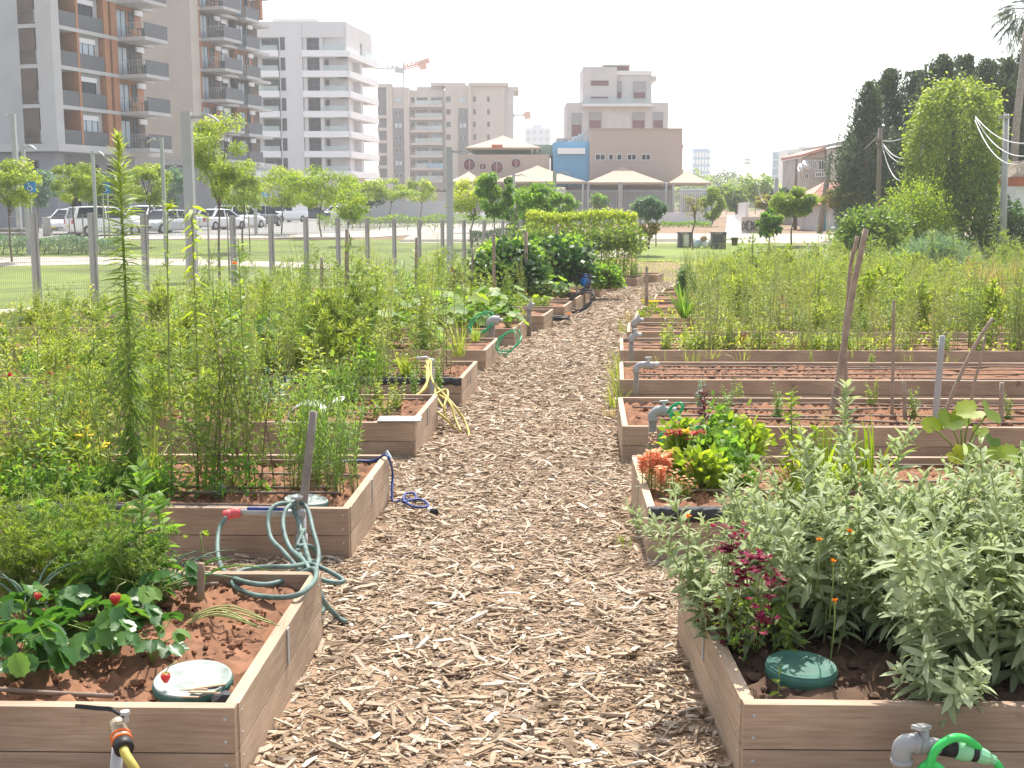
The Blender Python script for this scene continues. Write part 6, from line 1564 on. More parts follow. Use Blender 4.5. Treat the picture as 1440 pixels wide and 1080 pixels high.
mass('ivy_mound', 'sloping mound of light green creeper at the foot of the ivy tree', 'creeper', 1288, 256, 352, 52, 120, 2.2, 'leaf_lime', 10000, .13, .08, 101, .45)
#, .15, .09, 101, .5)
mass('garden_shrub', 'rounded dark green broad leaved shrub left of the creeper mound', 'shrub', 1230, 286, 352, 49, 108, 1.8, 'leaf_mid', 6500, .17, .11, 102, .3)
mass('garden_shrub', 'silvery green lavender like bush under the ivy tree', 'shrub', 1322, 330, 392, 34, 125, 1.0, 'leaf_blue', 8000, .16, .02, 103, .55, 60, up=1.2)
mass('garden_shrub', 'dark green shrub behind the square concrete pole', 'shrub', 1424, 280, 352, 53, 60, 1.2, 'leaf_dark', 1600, .2, .12, 104, .6)
mass('garden_shrub', 'pinkish bare creeper heap left of the ivy tree', 'shrub', 1290, 236, 290, 58, 40, 1.0, 'leaf_straw', 1500, .16, .04, 105, .35)
for k, (px, pt, pb, d_, w_, lab) in enumerate(((716, 345, 402, 26.5, 104, 'dense dark green bean bush, left half of the dark mass'), (792, 338, 396, 28, 100, 'dense dark green bean bush, right half with bright top'))):
    mass('bean_bush', lab, 'bush', px, pt, pb, d_, w_, .9, 'leaf_dark', 4200, .15, .11, 110 + k, .6, 50)
    mass('climbing_bean', lab.replace('dense dark green bean bush', 'bright leafy creeper over the bean bush'), 'creeper', px - 4, pt - 6, pt + 22, d_ + .6, w_ * .95, .7, 'leaf_fresh', 1500, .14, .10, 113 + k, .75, 26)
mass('garden_shrub', 'round bright green bush on the tenth left bed', 'bush', 853, 372, 403, 30.0, 44, .5, 'leaf_fresh', 1800, .12, .07, 116, .55)
mass('garden_shrub', 'dark purple basil bush among the left weeds', 'bush', 641, 386, 436, 22.5, 36, .4, 'leaf_maroon', 900, .1, .06, 117, .3)
mass('garden_shrub', 'dark feathery bush at the edge of the right weeds', 'bush', 966, 375, 412, 24, 26, .4, 'leaf_dark', 1600, .1, .02, 118, .8)
# clipped hedge
d = 40; a, b = at(741, 304, d), at(893, 306, d); root = thing('clipped_hedge', 'clipped golden green hedge behind the garden beds', 'hedge', ((a.x + b.x) / 2, d, zg(d))); g = np.random.default_rng(120)
W_ = b.x - a.x; H_ = a.z - zg(d); n = 9000; P = np.stack([g.uniform(-W_ / 2, W_ / 2, n), g.uniform(-.6, .6, n), H_ * g.random(n) ** .6], -1)
s = g.random(n) < .62; P[s, 1] = -.6 + .14 * g.normal(size=s.sum()) + .08 * np.sin(P[s, 0] * 3.1); tp = g.random(n) < .3; P[tp, 2] = H_ + .06 * np.sin(P[tp, 0] * 2.3) + .07 * g.normal(size=tp.sum())
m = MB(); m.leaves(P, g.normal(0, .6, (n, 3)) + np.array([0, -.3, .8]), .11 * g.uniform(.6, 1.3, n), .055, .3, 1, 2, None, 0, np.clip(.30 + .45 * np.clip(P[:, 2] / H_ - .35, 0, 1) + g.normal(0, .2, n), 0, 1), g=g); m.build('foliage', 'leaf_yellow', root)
m = MB()
for k in range(14): x = -W_ / 2 + W_ * (k + .5) / 14; m.tube([(x, 0, 0), (x + .1, .05, H_ * .8)], [.03, .01], 5)
m.build('stem', 'stem_brown', root)
# low dark hedges along the lawn
def hedge(label, x0, x1, y0, y1, mm, seed, dep=1.0, n=3500):
    p0, p1 = gp(x0, y1), gp(x1, y1); dd = p0.y; hh = (y1 - y0) / FPX * dd; g = np.random.default_rng(seed)
    root = thing('low_hedge', label, 'hedge', ((p0.x + p1.x) / 2, dd, zg(dd))); W_ = p1.x - p0.x
    P = np.stack([g.uniform(-W_ / 2, W_ / 2, n), g.uniform(-.1, dep, n), hh * g.random(n) ** .5 * (1 + .12 * np.sin(g.uniform(0, 6)))], -1); P[:, 2] *= 1 + .12 * np.sin(P[:, 0] * 2.2)
    m = MB(); m.leaves(P, g.normal(0, .6, (n, 3)) + np.array([0, 0, .9]), .16 * g.uniform(.6, 1.3, n), .06, .3, 1, 1, None, 0, np.clip(g.normal(.5, .2, n), 0, 1), g=g); m.build('foliage', mm, root)
    m = MB()
    for k in range(10): x = -W_ / 2 + W_ * (k + .5) / 10; m.tube([(x, .4, 0), (x + .1, .45, hh * .8)], [.03, .01], 5)
    m.build('stem', 'stem_brown', root)
hedge('long low grey green hedge in front of the leftmost parked cars', -30, 165, 334, 358, 'leaf_blue', 130); hedge('low hedge along the street right of the parked van', 445, 640, 304, 324, 'leaf_mid', 131); hedge('low hedge by the school walkway behind the fence', 640, 735, 304, 320, 'leaf_mid', 132, 1, 2000); hedge('low dark planting left at the fence corner', 660, 730, 324, 346, 'leaf_dark', 133, 1, 1500)
hedge('grassy green strip under the low concrete wall of the school', 930, 1000, 312, 320, 'leaf_fresh', 134, .8, 1500)
# palm
d = 64; T_ = at(1447, 14, d); z = zg(d); root = thing('palm_tree', 'tall palm at the right frame edge with drooping fronds', 'tree', (T_.x, d, z)); h = T_.z - z
m = MB(); m.tube([(-.35, 0, 0), (-.3, 0, h * .5), (0, 0, h)], [.26, .2, .17], 10); m.build('trunk', 'trunk_pale', root); g = np.random.default_rng(140); m = MB()
for k in range(34):
    az = k * GA; e = g.uniform(-.5, 1.1); L = g.uniform(1.4, 2.0); D = np.array([math.cos(az) * math.cos(e), math.sin(az) * math.cos(e), math.sin(e)]); t = np.linspace(0, 1, 6)[:, None]
    R_ = np.array([0, 0, h]) + D * L * t + np.array([0, 0, -.5 * L]) * t ** 2; m.tube(R_, .02, 4); q = 46; tt = g.uniform(.45, 1, q); b = along(R_, tt); sd_ = np.cross(D, [0, 0, 1.]); sd_ /= max(np.linalg.norm(sd_), .1)
    m.leaves(b, D + sd_ * g.choice([-1, 1], q)[:, None] * .8 + g.normal(0, .15, (q, 3)) + np.array([0, 0, -.5]), .62 * g.uniform(.7, 1.1, q), .045, .6, .5, 2, None, 0, None, g=g)
m.build('fronds', 'leaf_conifer', root).name = 'crown'
# far wooded rise
g = np.random.default_rng(150); m = MB(); n = 16000; P = np.stack([g.uniform(-160, 330, n), g.uniform(330, 420, n), np.zeros(n)], -1); P[:, 2] = g.random(n) ** .7 * (7 + 3.2 * np.sin(P[:, 0] * .05) + 2 * np.sin(P[:, 0] * .17 + 1)) * np.where(P[:, 0] > 40, 1.15, .75)
m.leaves(P, g.normal(0, 1, (n, 3)), 2.2, 1.4, .3, 1, 1, None, 0, np.clip(g.normal(.5, .25, n), 0, 1), g=g); tag(m.build('far_wood', 'leaf_mid'), 'hazy belt of far trees along the skyline', 'far trees', kind='stuff')
# ================================================================== CROPS AND WEEDS
def rest(loc, h=None): return loc
def plant(name, label, cat, loc, parts, group=None, rz=0, scale=1.0):
    root = thing(name, label, cat, loc, rz, group, scale)
    for nm, m, mats in parts: m.build(nm, mats, root)
    return root
def crowd(name, label, cat, group, protos, spots, s0=.8, s1=1.2, seed=0):
    """individual plants; each prototype is built once, then copied with its own turn and size"""
    g = np.random.default_rng(seed); obs = []
    for k, p in enumerate(spots):
        q = k % len(protos)
        if k < len(protos):
            m, mats = protos[q]; o = m.build(name, mats, None, loc=p); tag(o, label, cat, group); obs.append(o)
        else:
            o = obs[q].copy(); COL.objects.link(o); o.location = p
        o.rotation_euler = (g.normal(0, .07), g.normal(0, .07), g.uniform(0, 6.28)); s = g.uniform(s0, s1) * (1 + .22 * math.sin(p[0] * 1.3 + 2) * math.sin(p[1] * .7))
        if p[0] < 0: s *= float(np.interp(720 + 1700 * p[0] / p[1], [-150, 120, 420], [.5, .66, 1.0]))
        o.scale = (s, s, s * g.uniform(.85, 1.15))
def spots(side, i, n, u0, u1, v0=.12, v1=1.22, seed=0, h=-.055):
    g = np.random.default_rng(seed + i * 17 + (500 if side == 'R' else 0)); u1 = min(u1, BEDS[(side, i)]['len'] - .15)
    k = np.arange(n); uu = u0 + (u1 - u0) * ((k * .618034 + g.random()) % 1); vv = v0 + (v1 - v0) * ((k * .754877 + g.random()) % 1)
    return [bp(side, i, float(a + g.normal(0, .08)), float(np.clip(b + g.normal(0, .05), .07, 1.28)), h) for a, b in zip(uu, vv)]
def protos(fn, n, seed, mats):
    out = []
    for k in range(n):
        m = MB(); fn(m, np.random.default_rng(seed + k)); out.append((m, mats))
    return out
def clump(fn, cnt, rad):
    def f(m, g):
        for k in range(cnt):
            a = g.uniform(0, 6.28); r = rad * g.random() ** .5; fn(m, g, (r * math.cos(a), r * math.sin(a), 0))
    return f
slender = lambda m, g, b: stalk(m, g, g.uniform(.65, 1.15), b, .1, .005, 54, (.07, .10, .05), .0085, (.5, .7, 1.0), .06, .5, tint=(.5, .2))
spindly = lambda m, g, b: feather(m, g, g.uniform(.5, 1.0), b, 20, .14, .004, .22, 20, .04, .010)
leafy = lambda m, g, b: stalk(m, g, g.uniform(.3, .65), b, .18, .006, 34, (.09, .10, .05), .03, (.2, .5, .9), .1, .7, K=3, tint=(.5, .22))
def herb(m, g): bushy(m, g, 260, .2, .2, .32, .07, .035, mat=1, nc=14, cr=.4); [m.tube([(0, 0, 0), (g.normal(0, .06), g.normal(0, .06), .14), (g.normal(0, .1), g.normal(0, .1), .26)], .004, 4, 0) for _ in range(6)]
def bushw(m, g):
    for q in range(5): feather(m, g, g.uniform(.22, .36), (g.normal(0, .05), g.normal(0, .05), 0), 12, .35, .004, .14, 16, .05, .013)
def grassy(m, g): tuft(m, g, 60, .42, .32, .008, mat=1, rad=.06)
def broad(m, g):
    n = 16; a = np.arange(n) * GA; r = .06 + .2 * g.random(n) ** .7; hgt = g.uniform(.12, .34, n); C = np.stack([r * np.cos(a), r * np.sin(a), hgt], -1)
    for c in C: m.tube([(0, 0, 0), tuple(c * np.array([.6, .6, .7])), tuple(c)], .004, 4, 0, cap=False)
    m.discs(C, np.stack([np.cos(a) * .5, np.sin(a) * .5, np.ones(n)], -1) + g.normal(0, .25, (n, 3)), g.uniform(.05, .10, n), 7, .12, .12, 1, np.clip(g.normal(.5, .2, n), 0, 1), .5, g)
P_sl = {mm: protos(clump(slender, 6, .13), 4, 200 + k * 10, ['stem_pale', mm]) for k, mm in enumerate(('leaf_yellow', 'leaf_mid', 'leaf_tan'))}
P_sp = {mm: protos(clump(spindly, 3, .1), 3, 260 + k * 10, ['stem_green', mm]) for k, mm in enumerate(('leaf_mid', 'leaf_yellow'))}
P_lf = {mm: protos(clump(leafy, 4, .1), 3, 300 + k * 10, ['stem_green', mm]) for k, mm in enumerate(('leaf_fresh', 'leaf_yellow', 'leaf_lime'))}
P_hb = {mm: protos(herb, 3, 340 + k * 10, ['stem_green', mm]) for k, mm in enumerate(('leaf_fresh', 'leaf_mid', 'leaf_blue'))}
P_gr = {mm: protos(grassy, 3, 380 + k * 10, ['stem_green', mm]) for k, mm in enumerate(('leaf_yellow', 'leaf_straw', 'leaf_lime'))}
P_br = {mm: protos(broad, 3, 420 + k * 10, ['stem_green', mm]) for k, mm in enumerate(('leaf_fresh', 'leaf_blue', 'leaf_lime'))}
# ---- right field
S = []; S2 = []; S3 = []; S4 = []
for i, (n, u0) in {4: (42, .9), 5: (36, 1.1), 6: (34, 1.0), 7: (32, .7), 8: (30, .5), 9: (28, .4), 10: (26, .4), 11: (26, .4)}.items():
    s = spots('R', i, n, u0, 9.0, seed=1); S += s[::2] + s[1::4]; S2 += s[3::8]; S3 += s[7::8]
crowd('tall_weed', 'slender yellow green weed in the tall stand over the right beds', 'weed', 'slender weeds in the tall right stand', P_sl['leaf_yellow'], S, .72, 1.1, 1)
crowd('slender_weed', 'darker green slender weed mixed into the tall right stand', 'weed', 'darker weeds in the right stand', P_sl['leaf_mid'], spots('R', 4, 9, 1, 9, seed=5) + spots('R', 5, 8, 1, 9, seed=6) + spots('R', 6, 8, 1, 9, seed=7) + spots('R', 8, 10, 1, 9, seed=8) + S2, .8, 1.25, 2)
crowd('dry_weed', 'brownish drying weed mixed into the tall right stand', 'weed', 'drying weeds in the right stand', P_sl['leaf_tan'], spots('R', 4, 7, 1.2, 9, seed=9) + spots('R', 5, 6, 1, 9, seed=10) + S3 + spots('R', 6, 8, 5, 9, seed=11), .7, 1.1, 3)
crowd('leafy_weed', 'low bright leafy weed at the front of the tall right stand', 'weed', 'low leafy weeds of the right stand', P_lf['leaf_lime'], spots('R', 4, 26, .4, 9, .08, .6, seed=12) + spots('R', 5, 12, 1.2, 8, seed=13) + spots('R', 6, 14, .8, 8, seed=14) + spots('R', 8, 14, .5, 8, seed=14), .55, 1.0, 4)
crowd('leafy_weed', 'green leafy weed deep in the right stand', 'weed', 'green leafy weeds of the right stand', P_lf['leaf_fresh'], spots('R', 5, 10, 2, 9, seed=15) + spots('R', 7, 16, .6, 9, seed=16) + spots('R', 9, 14, .6, 9, seed=17) + spots('R', 10, 12, .6, 9, seed=18), .8, 1.4, 5)
crowd('feathery_weed', 'feathery green weed deep in the right stand', 'weed', 'feathery weeds of the right stand', P_sp['leaf_yellow'], spots('R', 6, 12, 1.5, 9, seed=19) + spots('R', 8, 16, .6, 9, seed=20) + spots('R', 10, 14, .6, 9, seed=21) + spots('R', 11, 14, .6, 9, seed=22), .8, 1.2, 6)
crowd('grass_tuft', 'dry straw tuft at the right end of the right stand', 'grass', 'dry straw tufts at the right', P_gr['leaf_straw'], [at(px, py, d_) for px, py, d_ in [(1370 + 14 * k % 90, 400 + 7 * (k % 5), 20 + .9 * (k % 11)) for k in range(34)]], 1.0, 2.0, 7)
# ---- left field
A = []; B_ = []; C_ = []; D_ = []; E_ = []; F_ = []
for i, n in {1: 12, 2: 30, 3: 34, 4: 34, 5: 30, 6: 30, 7: 26, 8: 18, 10: 14, 11: 12}.items():
    s = spots('L', i, n, 1.3 if i < 3 else .9, 9.3, seed=31); A += s[0::4]; B_ += s[1::4]; C_ += s[2::4]; D_ += s[3::4]
    E_ += spots('L', i, n // 3, .7, 9.3, seed=32); F_ += spots('L', i, n // 3, .5, 9.3, seed=33)
crowd('slender_weed', 'slender yellow green weed among the left beds', 'weed', 'slender weeds of the left beds', P_sl['leaf_yellow'], A + spots('L', 3, 12, .3, 2.6, seed=34) + spots('L', 4, 8, .4, 3, seed=36), .7, 1.2, 8)
crowd('feathery_weed', 'feathery green weed among the left beds', 'weed', 'feathery weeds of the left beds', P_sp['leaf_mid'], B_ + spots('L', 2, 8, 2, 6, seed=35), .75, 1.25, 9)
crowd('feathery_weed', 'feathery yellowish weed among the left beds', 'weed', 'yellowish feathery weeds of the left beds', P_sp['leaf_yellow'], C_ + spots('L', 2, 8, 2.2, 8, seed=45), .75, 1.3, 10)
crowd('leafy_weed', 'bright leafy weed among the left beds', 'weed', 'leafy weeds of the left beds', P_lf['leaf_fresh'], D_ + spots('L', 1, 8, 1.3, 4, seed=41), .85, 1.4, 11)
crowd('leafy_weed', 'yellow green leafy weed among the left beds', 'weed', 'yellow leafy weeds of the left beds', P_lf['leaf_yellow'], E_ + spots('L', 3, 8, .5, 8, seed=42), .85, 1.4, 12)
crowd('low_herb', 'low green herb clump in the left beds', 'herb', 'low herbs of the left beds', P_hb['leaf_fresh'], F_ + spots('L', 1, 10, 1.2, 3.6, .1, .5, seed=43), .6, 1.1, 13)
crowd('low_herb', 'grey green herb clump in the left beds', 'herb', 'grey herbs of the left beds', P_hb['leaf_blue'], spots('L', 2, 5, 1, 7, seed=44) + spots('L', 5, 6, 2, 8, seed=45) + spots('L', 6, 6, 2.6, 4.6, seed=46), .7, 1.1, 14)
crowd('vegetable_plant', 'broad leaved vegetable plant towards the far left beds', 'vegetable', 'broad leaved vegetables of the left beds', P_br['leaf_fresh'], spots('L', 4, 6, .5, 3, seed=47) + spots('L', 5, 18, .25, 4, seed=48) + spots('L', 6, 14, .5, 4, seed=49) + spots('L', 8, 10, .3, 3, seed=50) + spots('L', 3, 4, 2, 6, seed=51), .8, 1.5, 15)
crowd('vegetable_plant', 'lime green broad leaved plant in the far left beds', 'vegetable', 'lime broad leaved vegetables on the left', P_br['leaf_lime'], spots('L', 5, 8, .3, 5, seed=52) + spots('L', 7, 8, .3, 4, seed=53) + spots('L', 6, 6, .3, 5, seed=54), .6, 1.1, 16)
crowd('cabbage_plant', 'blue green cabbage like plant in front of the corn leaves', 'vegetable', 'blue green cabbages', P_br['leaf_blue'], [at(x, y, 21.2) for x, y in ((515, 440), (535, 436), (552, 440), (565, 434), (528, 444))], 1.1, 1.6, 17)
crowd('grass_tuft', 'yellow green grass tuft in the left beds', 'grass', 'grass tufts of the left beds', P_gr['leaf_yellow'], spots('L', 1, 10, 1.0, 4, seed=55) + spots('L', 2, 10, .6, 8, seed=56) + spots('L', 3, 14, .3, 8, seed=57) + spots('L', 4, 10, .3, 8, seed=58) + spots('L', 7, 10, .2, 4, seed=59), .7, 1.2, 18)
crowd('seedling', 'leafy sprout in the last left beds where the path bends', 'vegetable', 'leafy sprouts of the last left beds', P_lf['leaf_fresh'], spots('L', 10, 12, .5, 5, seed=60) + spots('L', 11, 14, .3, 5, seed=61) + spots('L', 12, 16, .3, 6, seed=62) + spots('L', 13, 16, .3, 6, seed=63), .8, 1.3, 19)
def corn(m, g):
    P = curve(g, .95, .05); m.tube(P, list(np.linspace(.012, .005, 7)), 6, 0); n = 12; t = .12 + .85 * np.arange(n) / n; m.leaves(along(P, t), rdirs(g, n, .85, .15, np.arange(n) * 3.0 + g.normal(0, .4, n)), .5 * g.uniform(.7, 1.1, n), .05, .9, .3, 4, [.6, 1, .85, .5, .04], 1, None, g=g, fold=.25)
crowd('corn_plant', 'leafy corn plant in front of the far fence posts', 'corn', 'corn plants before the fence', protos(corn, 3, 460, ['stem_green', 'leaf_fresh']), [at(x, 428 + (k % 3) * 4, 21.8 + .4 * (k % 3)) for k, x in enumerate((472, 492, 505, 516, 528, 538, 549, 560, 574, 588))], .75, 1.1, 20)
crowd('bushy_weed', 'bushy yellow green weed filling the left beds', 'weed', 'bushy weeds of the left beds', protos(bushw, 4, 900, ['stem_green', 'leaf_yellow']), spots('L', 1, 14, 1.5, 5, seed=90) + spots('L', 2, 20, 1.4, 9, seed=91) + spots('L', 3, 20, 1.2, 9, seed=92) + spots('L', 4, 18, 1.2, 9, seed=93) + spots('L', 5, 14, 2.2, 9, seed=94) + spots('L', 6, 10, 2.6, 9, seed=95), 1.2, 2.0, 21)
crowd('bushy_weed', 'bushy green weed in the right stand', 'weed', 'bushy weeds of the right stand', protos(bushw, 4, 910, ['stem_green', 'leaf_yellow']), spots('R', 5, 8, 2, 9, seed=96) + spots('R', 6, 12, 1.5, 9, seed=97) + spots('R', 8, 14, 1, 9, seed=98) + spots('R', 9, 14, 1, 9, seed=99) + spots('R', 11, 14, .6, 9, seed=89), 1.6, 2.6, 22)
g = np.random.default_rng(920)
def rough(n, y0, y1, x1): return [Vector((path_r(min(y, 40)) + 1.0 + (x1 - 4) * g.random(), y, zg(y))) for y in g.uniform(y0, y1, n)]
crowd('wild_plant', 'rough tall wild plant beyond the last right beds', 'weed', 'wild plants beyond the right beds', P_sp['leaf_yellow'], rough(70, 37, 49, 20), 1.0, 1.7, 23)
crowd('wild_bush', 'rough wild bush beyond the last right beds', 'weed', 'wild bushes beyond the right beds', P_hb['leaf_mid'], rough(60, 36, 50, 20) + [at(735 + 11 * k, 352, 38.6) for k in range(15)], 1.4, 2.8, 24)
crowd('dry_weed', 'straw coloured dried weed among the left beds', 'weed', 'dried weeds of the left beds', P_sl['leaf_tan'], spots('L', 1, 3, 2.2, 4, seed=70) + spots('L', 2, 7, 2, 8, seed=71) + spots('L', 3, 7, 1.5, 8, seed=72) + spots('L', 4, 7, 1.5, 8, seed=73), .6, 1.0, 25)
# undergrowth, uncountable
def undergrowth(name, label, side, beds, n, u0, mm, seed, L=.07, W=.03, hh=.14):
    g = np.random.default_rng(seed); P = []
    for i in beds:
        B = BEDS[(side, i)]; k = n // len(beds); nc = 26; cu = g.uniform(u0, B['len'] - .2, nc); cv = g.uniform(.1, 1.25, nc); q = g.integers(0, nc, k)
        u = np.clip(cu[q] + g.normal(0, .28, k), u0 * .7, B['len'] - .1); v = np.clip(cv[q] + g.normal(0, .16, k), .06, 1.29); z = B['z'] - .05 + hh * g.random(k) ** 1.7
        P.append(np.stack([B['a'].x + B['u'].x * u + B['v'].x * v, B['a'].y + B['u'].y * u + B['v'].y * v, z], -1))
    P = np.concatenate(P); m = MB(); m.leaves(P, g.normal(0, .5, (len(P), 3)) + np.array([0, 0, .6]), L * g.uniform(.5, 1.3, len(P)), W, .5, .7, 2, None, 0, None, g=g); tag(m.build(name, mm), label, 'ground cover', kind='stuff')
undergrowth('ground_cover', 'low weedy ground cover in the left beds', 'L', range(2, 13), 34000, .55, 'leaf_mid', 480)
undergrowth('ground_cover', 'yellow green ground cover in the left beds', 'L', range(1, 9), 22000, 1.0, 'leaf_yellow', 481, .06, .018, .34)
undergrowth('ground_cover', 'yellow green ground cover under the tall right weeds', 'R', range(4, 12), 30000, .8, 'leaf_yellow', 482)
g = np.random.default_rng(483); n = 36000; y = g.uniform(30, 53, n); x = g.uniform(-3, 34, n); k = (x > path_r(np.minimum(y, 40)) + 2 + 0 * y) | (y > 40.8); x, y = x[k], y[k]; z = np.array([zg(v) for v in y])
m = MB(); m.leaves(np.stack([x, y, z], -1), rdirs(g, len(x), 1.1, .3), .30 * g.uniform(.4, 1.5, len(x)) * (1 + .5 * np.sin(x * .8)), .02, .5, .5, 2, None, 0, np.clip(.5 + .25 * np.sin(x * .7 + y * .3) + g.normal(0, .15, len(x)), 0, 1), g=g); tag(m.build('rough_grass', 'leaf_yellow'), 'rough tall grass at the far end of the garden', 'grass', kind='stuff')
g = np.random.default_rng(484); n = 9000; y = g.uniform(15, 42, n); x = fl(y) + g.normal(.5, .45, n); z = np.array([zg(v) for v in y])
m = MB(); m.leaves(np.stack([x, y, z], -1), rdirs(g, n, 1.0, .4), .22 * g.uniform(.4, 1.5, n), .02, .5, .5, 2, None, 0, None, g=g); tag(m.build('fence_grass', 'leaf_yellow'), 'weeds and grass growing along the foot of the mesh fence', 'grass', kind='stuff')

# ================================================================== SINGLE FEATURE PLANTS
def soilp(side, i, px, py): 
    p = gp(px, py, .225); return Vector((p.x, p.y, BEDS[(side, i)]['z'] - .055))
# giant horseweed and its neighbours in the second left bed
def stem_h(px, py, ptop, side, i): p = soilp(side, i, px, py); return p, at(px, ptop, p.y).z - p.z
p, h = stem_h(190, 692, 190, 'L', 1); g = np.random.default_rng(500)
ms, ml = MB(), MB(); P = curve(g, h, .0, 12, .0008); ms.tube(P, list(np.linspace(.014, .004, 12)), 8)
n = 640; t = .03 + .97 * (np.arange(n) / n) ** .85; ln = np.interp(t, [0, .12, .55, .85, 1], [.08, .15, .17, .13, .05]) * g.uniform(.75, 1.15, n); e = np.interp(t, [0, .25, .55, .8, 1], [-.9, -.5, .0, .3, 1.0])
ml.leaves(along(P, t), rdirs(g, n, e, .15, np.arange(n) * GA), ln, .012, np.interp(t, [0, .5, 1], [.5, .45, .15]), .4, 3, [.6, 1, .7, .05], 0, np.clip(np.interp(t, [0, .6, 1], [.2, .45, .95]) + g.normal(0, .14, n), 0, 1), g=g)
plant('horseweed', 'tallest weed, a straight stem ringed with narrow drooping leaves', 'weed', p, [('stem', ms, 'stem_green'), ('foliage', ml, 'leaf_mid')])
def tallstalk(label, px, py, ptop, seed, n, L, el, mm='leaf_mid', r=.006, W=.009, side='L', i=1, t0=.1, lean=.02, top=0, name='tall_weed', sm='stem_green', tint=.5):
    p, h = stem_h(px, py, ptop, side, i); g = np.random.default_rng(seed); ms, ml = MB(), MB(); P = curve(g, h, lean, 10, .006); ms.tube(P, list(np.linspace(r, r * .4, 10)), 7)
    t = t0 + (1 - t0) * np.arange(n) / n; ml.leaves(along(P, t), rdirs(g, n, np.interp(t, [0, .5, 1], el), .2, np.arange(n) * GA), np.interp(t, [0, .5, 1], L) * g.uniform(.7, 1.2, n), W, .5, .5, 3, None, 0, np.clip(g.normal(tint, .2, n), 0, 1), g=g)
    if top: ml.leaves(np.repeat(P[-1:], top, 0) + g.normal(0, .01, (top, 3)), rdirs(g, top, .5, .4), .07, .012, .5, .5, 3, None, 0, .9, g=g)
    return plant(name, label, 'weed', p, [('stem', ms, sm), ('foliage', ml, mm)])
tallstalk('bare straight weed stem right of the tallest weed, tufted at its top', 243, 700, 290, 501, 26, (.05, .06, .05), (.3, .6, 1.0), 'leaf_lime', .0075, .01, top=26, t0=.72)
tallstalk('tall weed with pale leaves hanging near its top, before the thick lamp post', 283, 668, 282, 502, 60, (.03, .08, .11), (.4, .2, -.2), 'leaf_lime', .006, .024, t0=.45, tint=.7)
tallstalk('thin tall weed with a leafy tip, right of the thick lamp post', 352, 690, 338, 503, 70, (.03, .06, .08), (.4, .6, .8), 'leaf_fresh', .006, .016, t0=.35)
tallstalk('thin straight weed stem between the leafy weeds of the teal hose bed', 328, 688, 420, 504, 60, (.05, .07, .05), (.2, .5, .9), 'leaf_mid', .006, .012, t0=.2)
for k, (px, py, pt) in enumerate(((140, 640, 400), (260, 640, 430), (60, 650, 440), (395, 640, 470), (22, 690, 470))):
    tallstalk(['straight thin weed left of the tallest weed', 'thin weed just behind the tufted bare stem', 'yellowish thin weed near the left frame edge', 'thin weed above the leaning grey stake', 'thin weed at the very left of the teal hose bed'][k], px, py, pt, 505 + k, 80, (.06, .09, .05), (.3, .6, 1), 'leaf_yellow', .005, .01)
for k, (px, py, pt, i, lab) in enumerate(((618, 488, 326, 4, 'very tall thin branching weed at the end of the fifth left bed'), (628, 520, 400, 3, 'thin dry brown weed beside the very tall branching one'), (560, 470, 380, 5, 'tall bare weed before the lawn, left of the branching one'), (653, 470, 345, 5, 'tall thin weed right of the very tall branching one'), (398, 520, 385, 3, 'tall thin weed over the middle of the left beds'), (455, 505, 392, 4, 'thin weed stem right of the first fence cane'), (305, 520, 360, 3, 'tall loose weed under the yellow street trees'))):
    p, h = stem_h(px, py, pt, 'L', i); g = np.random.default_rng(520 + k); m = MB(); feather(m, g, h, (0, 0, 0), 12, .03, .007, .42, 7, .05, .008, 0, 1, .5, 1.0); plant('tall_weed', lab, 'weed', p, [('shoot', m, ['stem_brown' if k == 1 else 'stem_green', 'leaf_mid'])])
for k, (px, py, h_, w_) in enumerate(((310, 690, 1.0, .25), (340, 668, 1.05, .25), (365, 690, .9, .22), (285, 692, .75, .2), (120, 665, .7, .28), (70, 640, .75, .3), (40, 680, .6, .28), (160, 640, .8, .25), (225, 655, .75, .2))):
    p = soilp('L', 1, px, py); g = np.random.default_rng(540 + k); m = MB()
    for q in range(4): feather(m, g, h_ * g.uniform(.7, 1.05), (g.normal(0, .05), g.normal(0, .05), 0), 20, .15, .005, w_, 22, .028, .009, 0, 1, .5, .7)
    plant('feathery_weed', ['dense feathery weed left of the thin straight stem', 'dense feathery weed behind the thin straight stem', 'feathery weed nearest the leaning grey stake', 'small feathery weed at the front rim of the teal hose bed', 'yellowish feathery weed with yellow blooms', 'feathery weed at left, behind the yellow blooms', 'low feathery weed at the left frame edge', 'feathery weed just left of the tallest weed', 'feathery weed just right of the tallest weed'][k], 'weed', p, [('shoot', m, ['stem_brown' if k < 3 else 'stem_green', 'leaf_yellow' if k in (4, 5, 6) else 'leaf_mid'])])
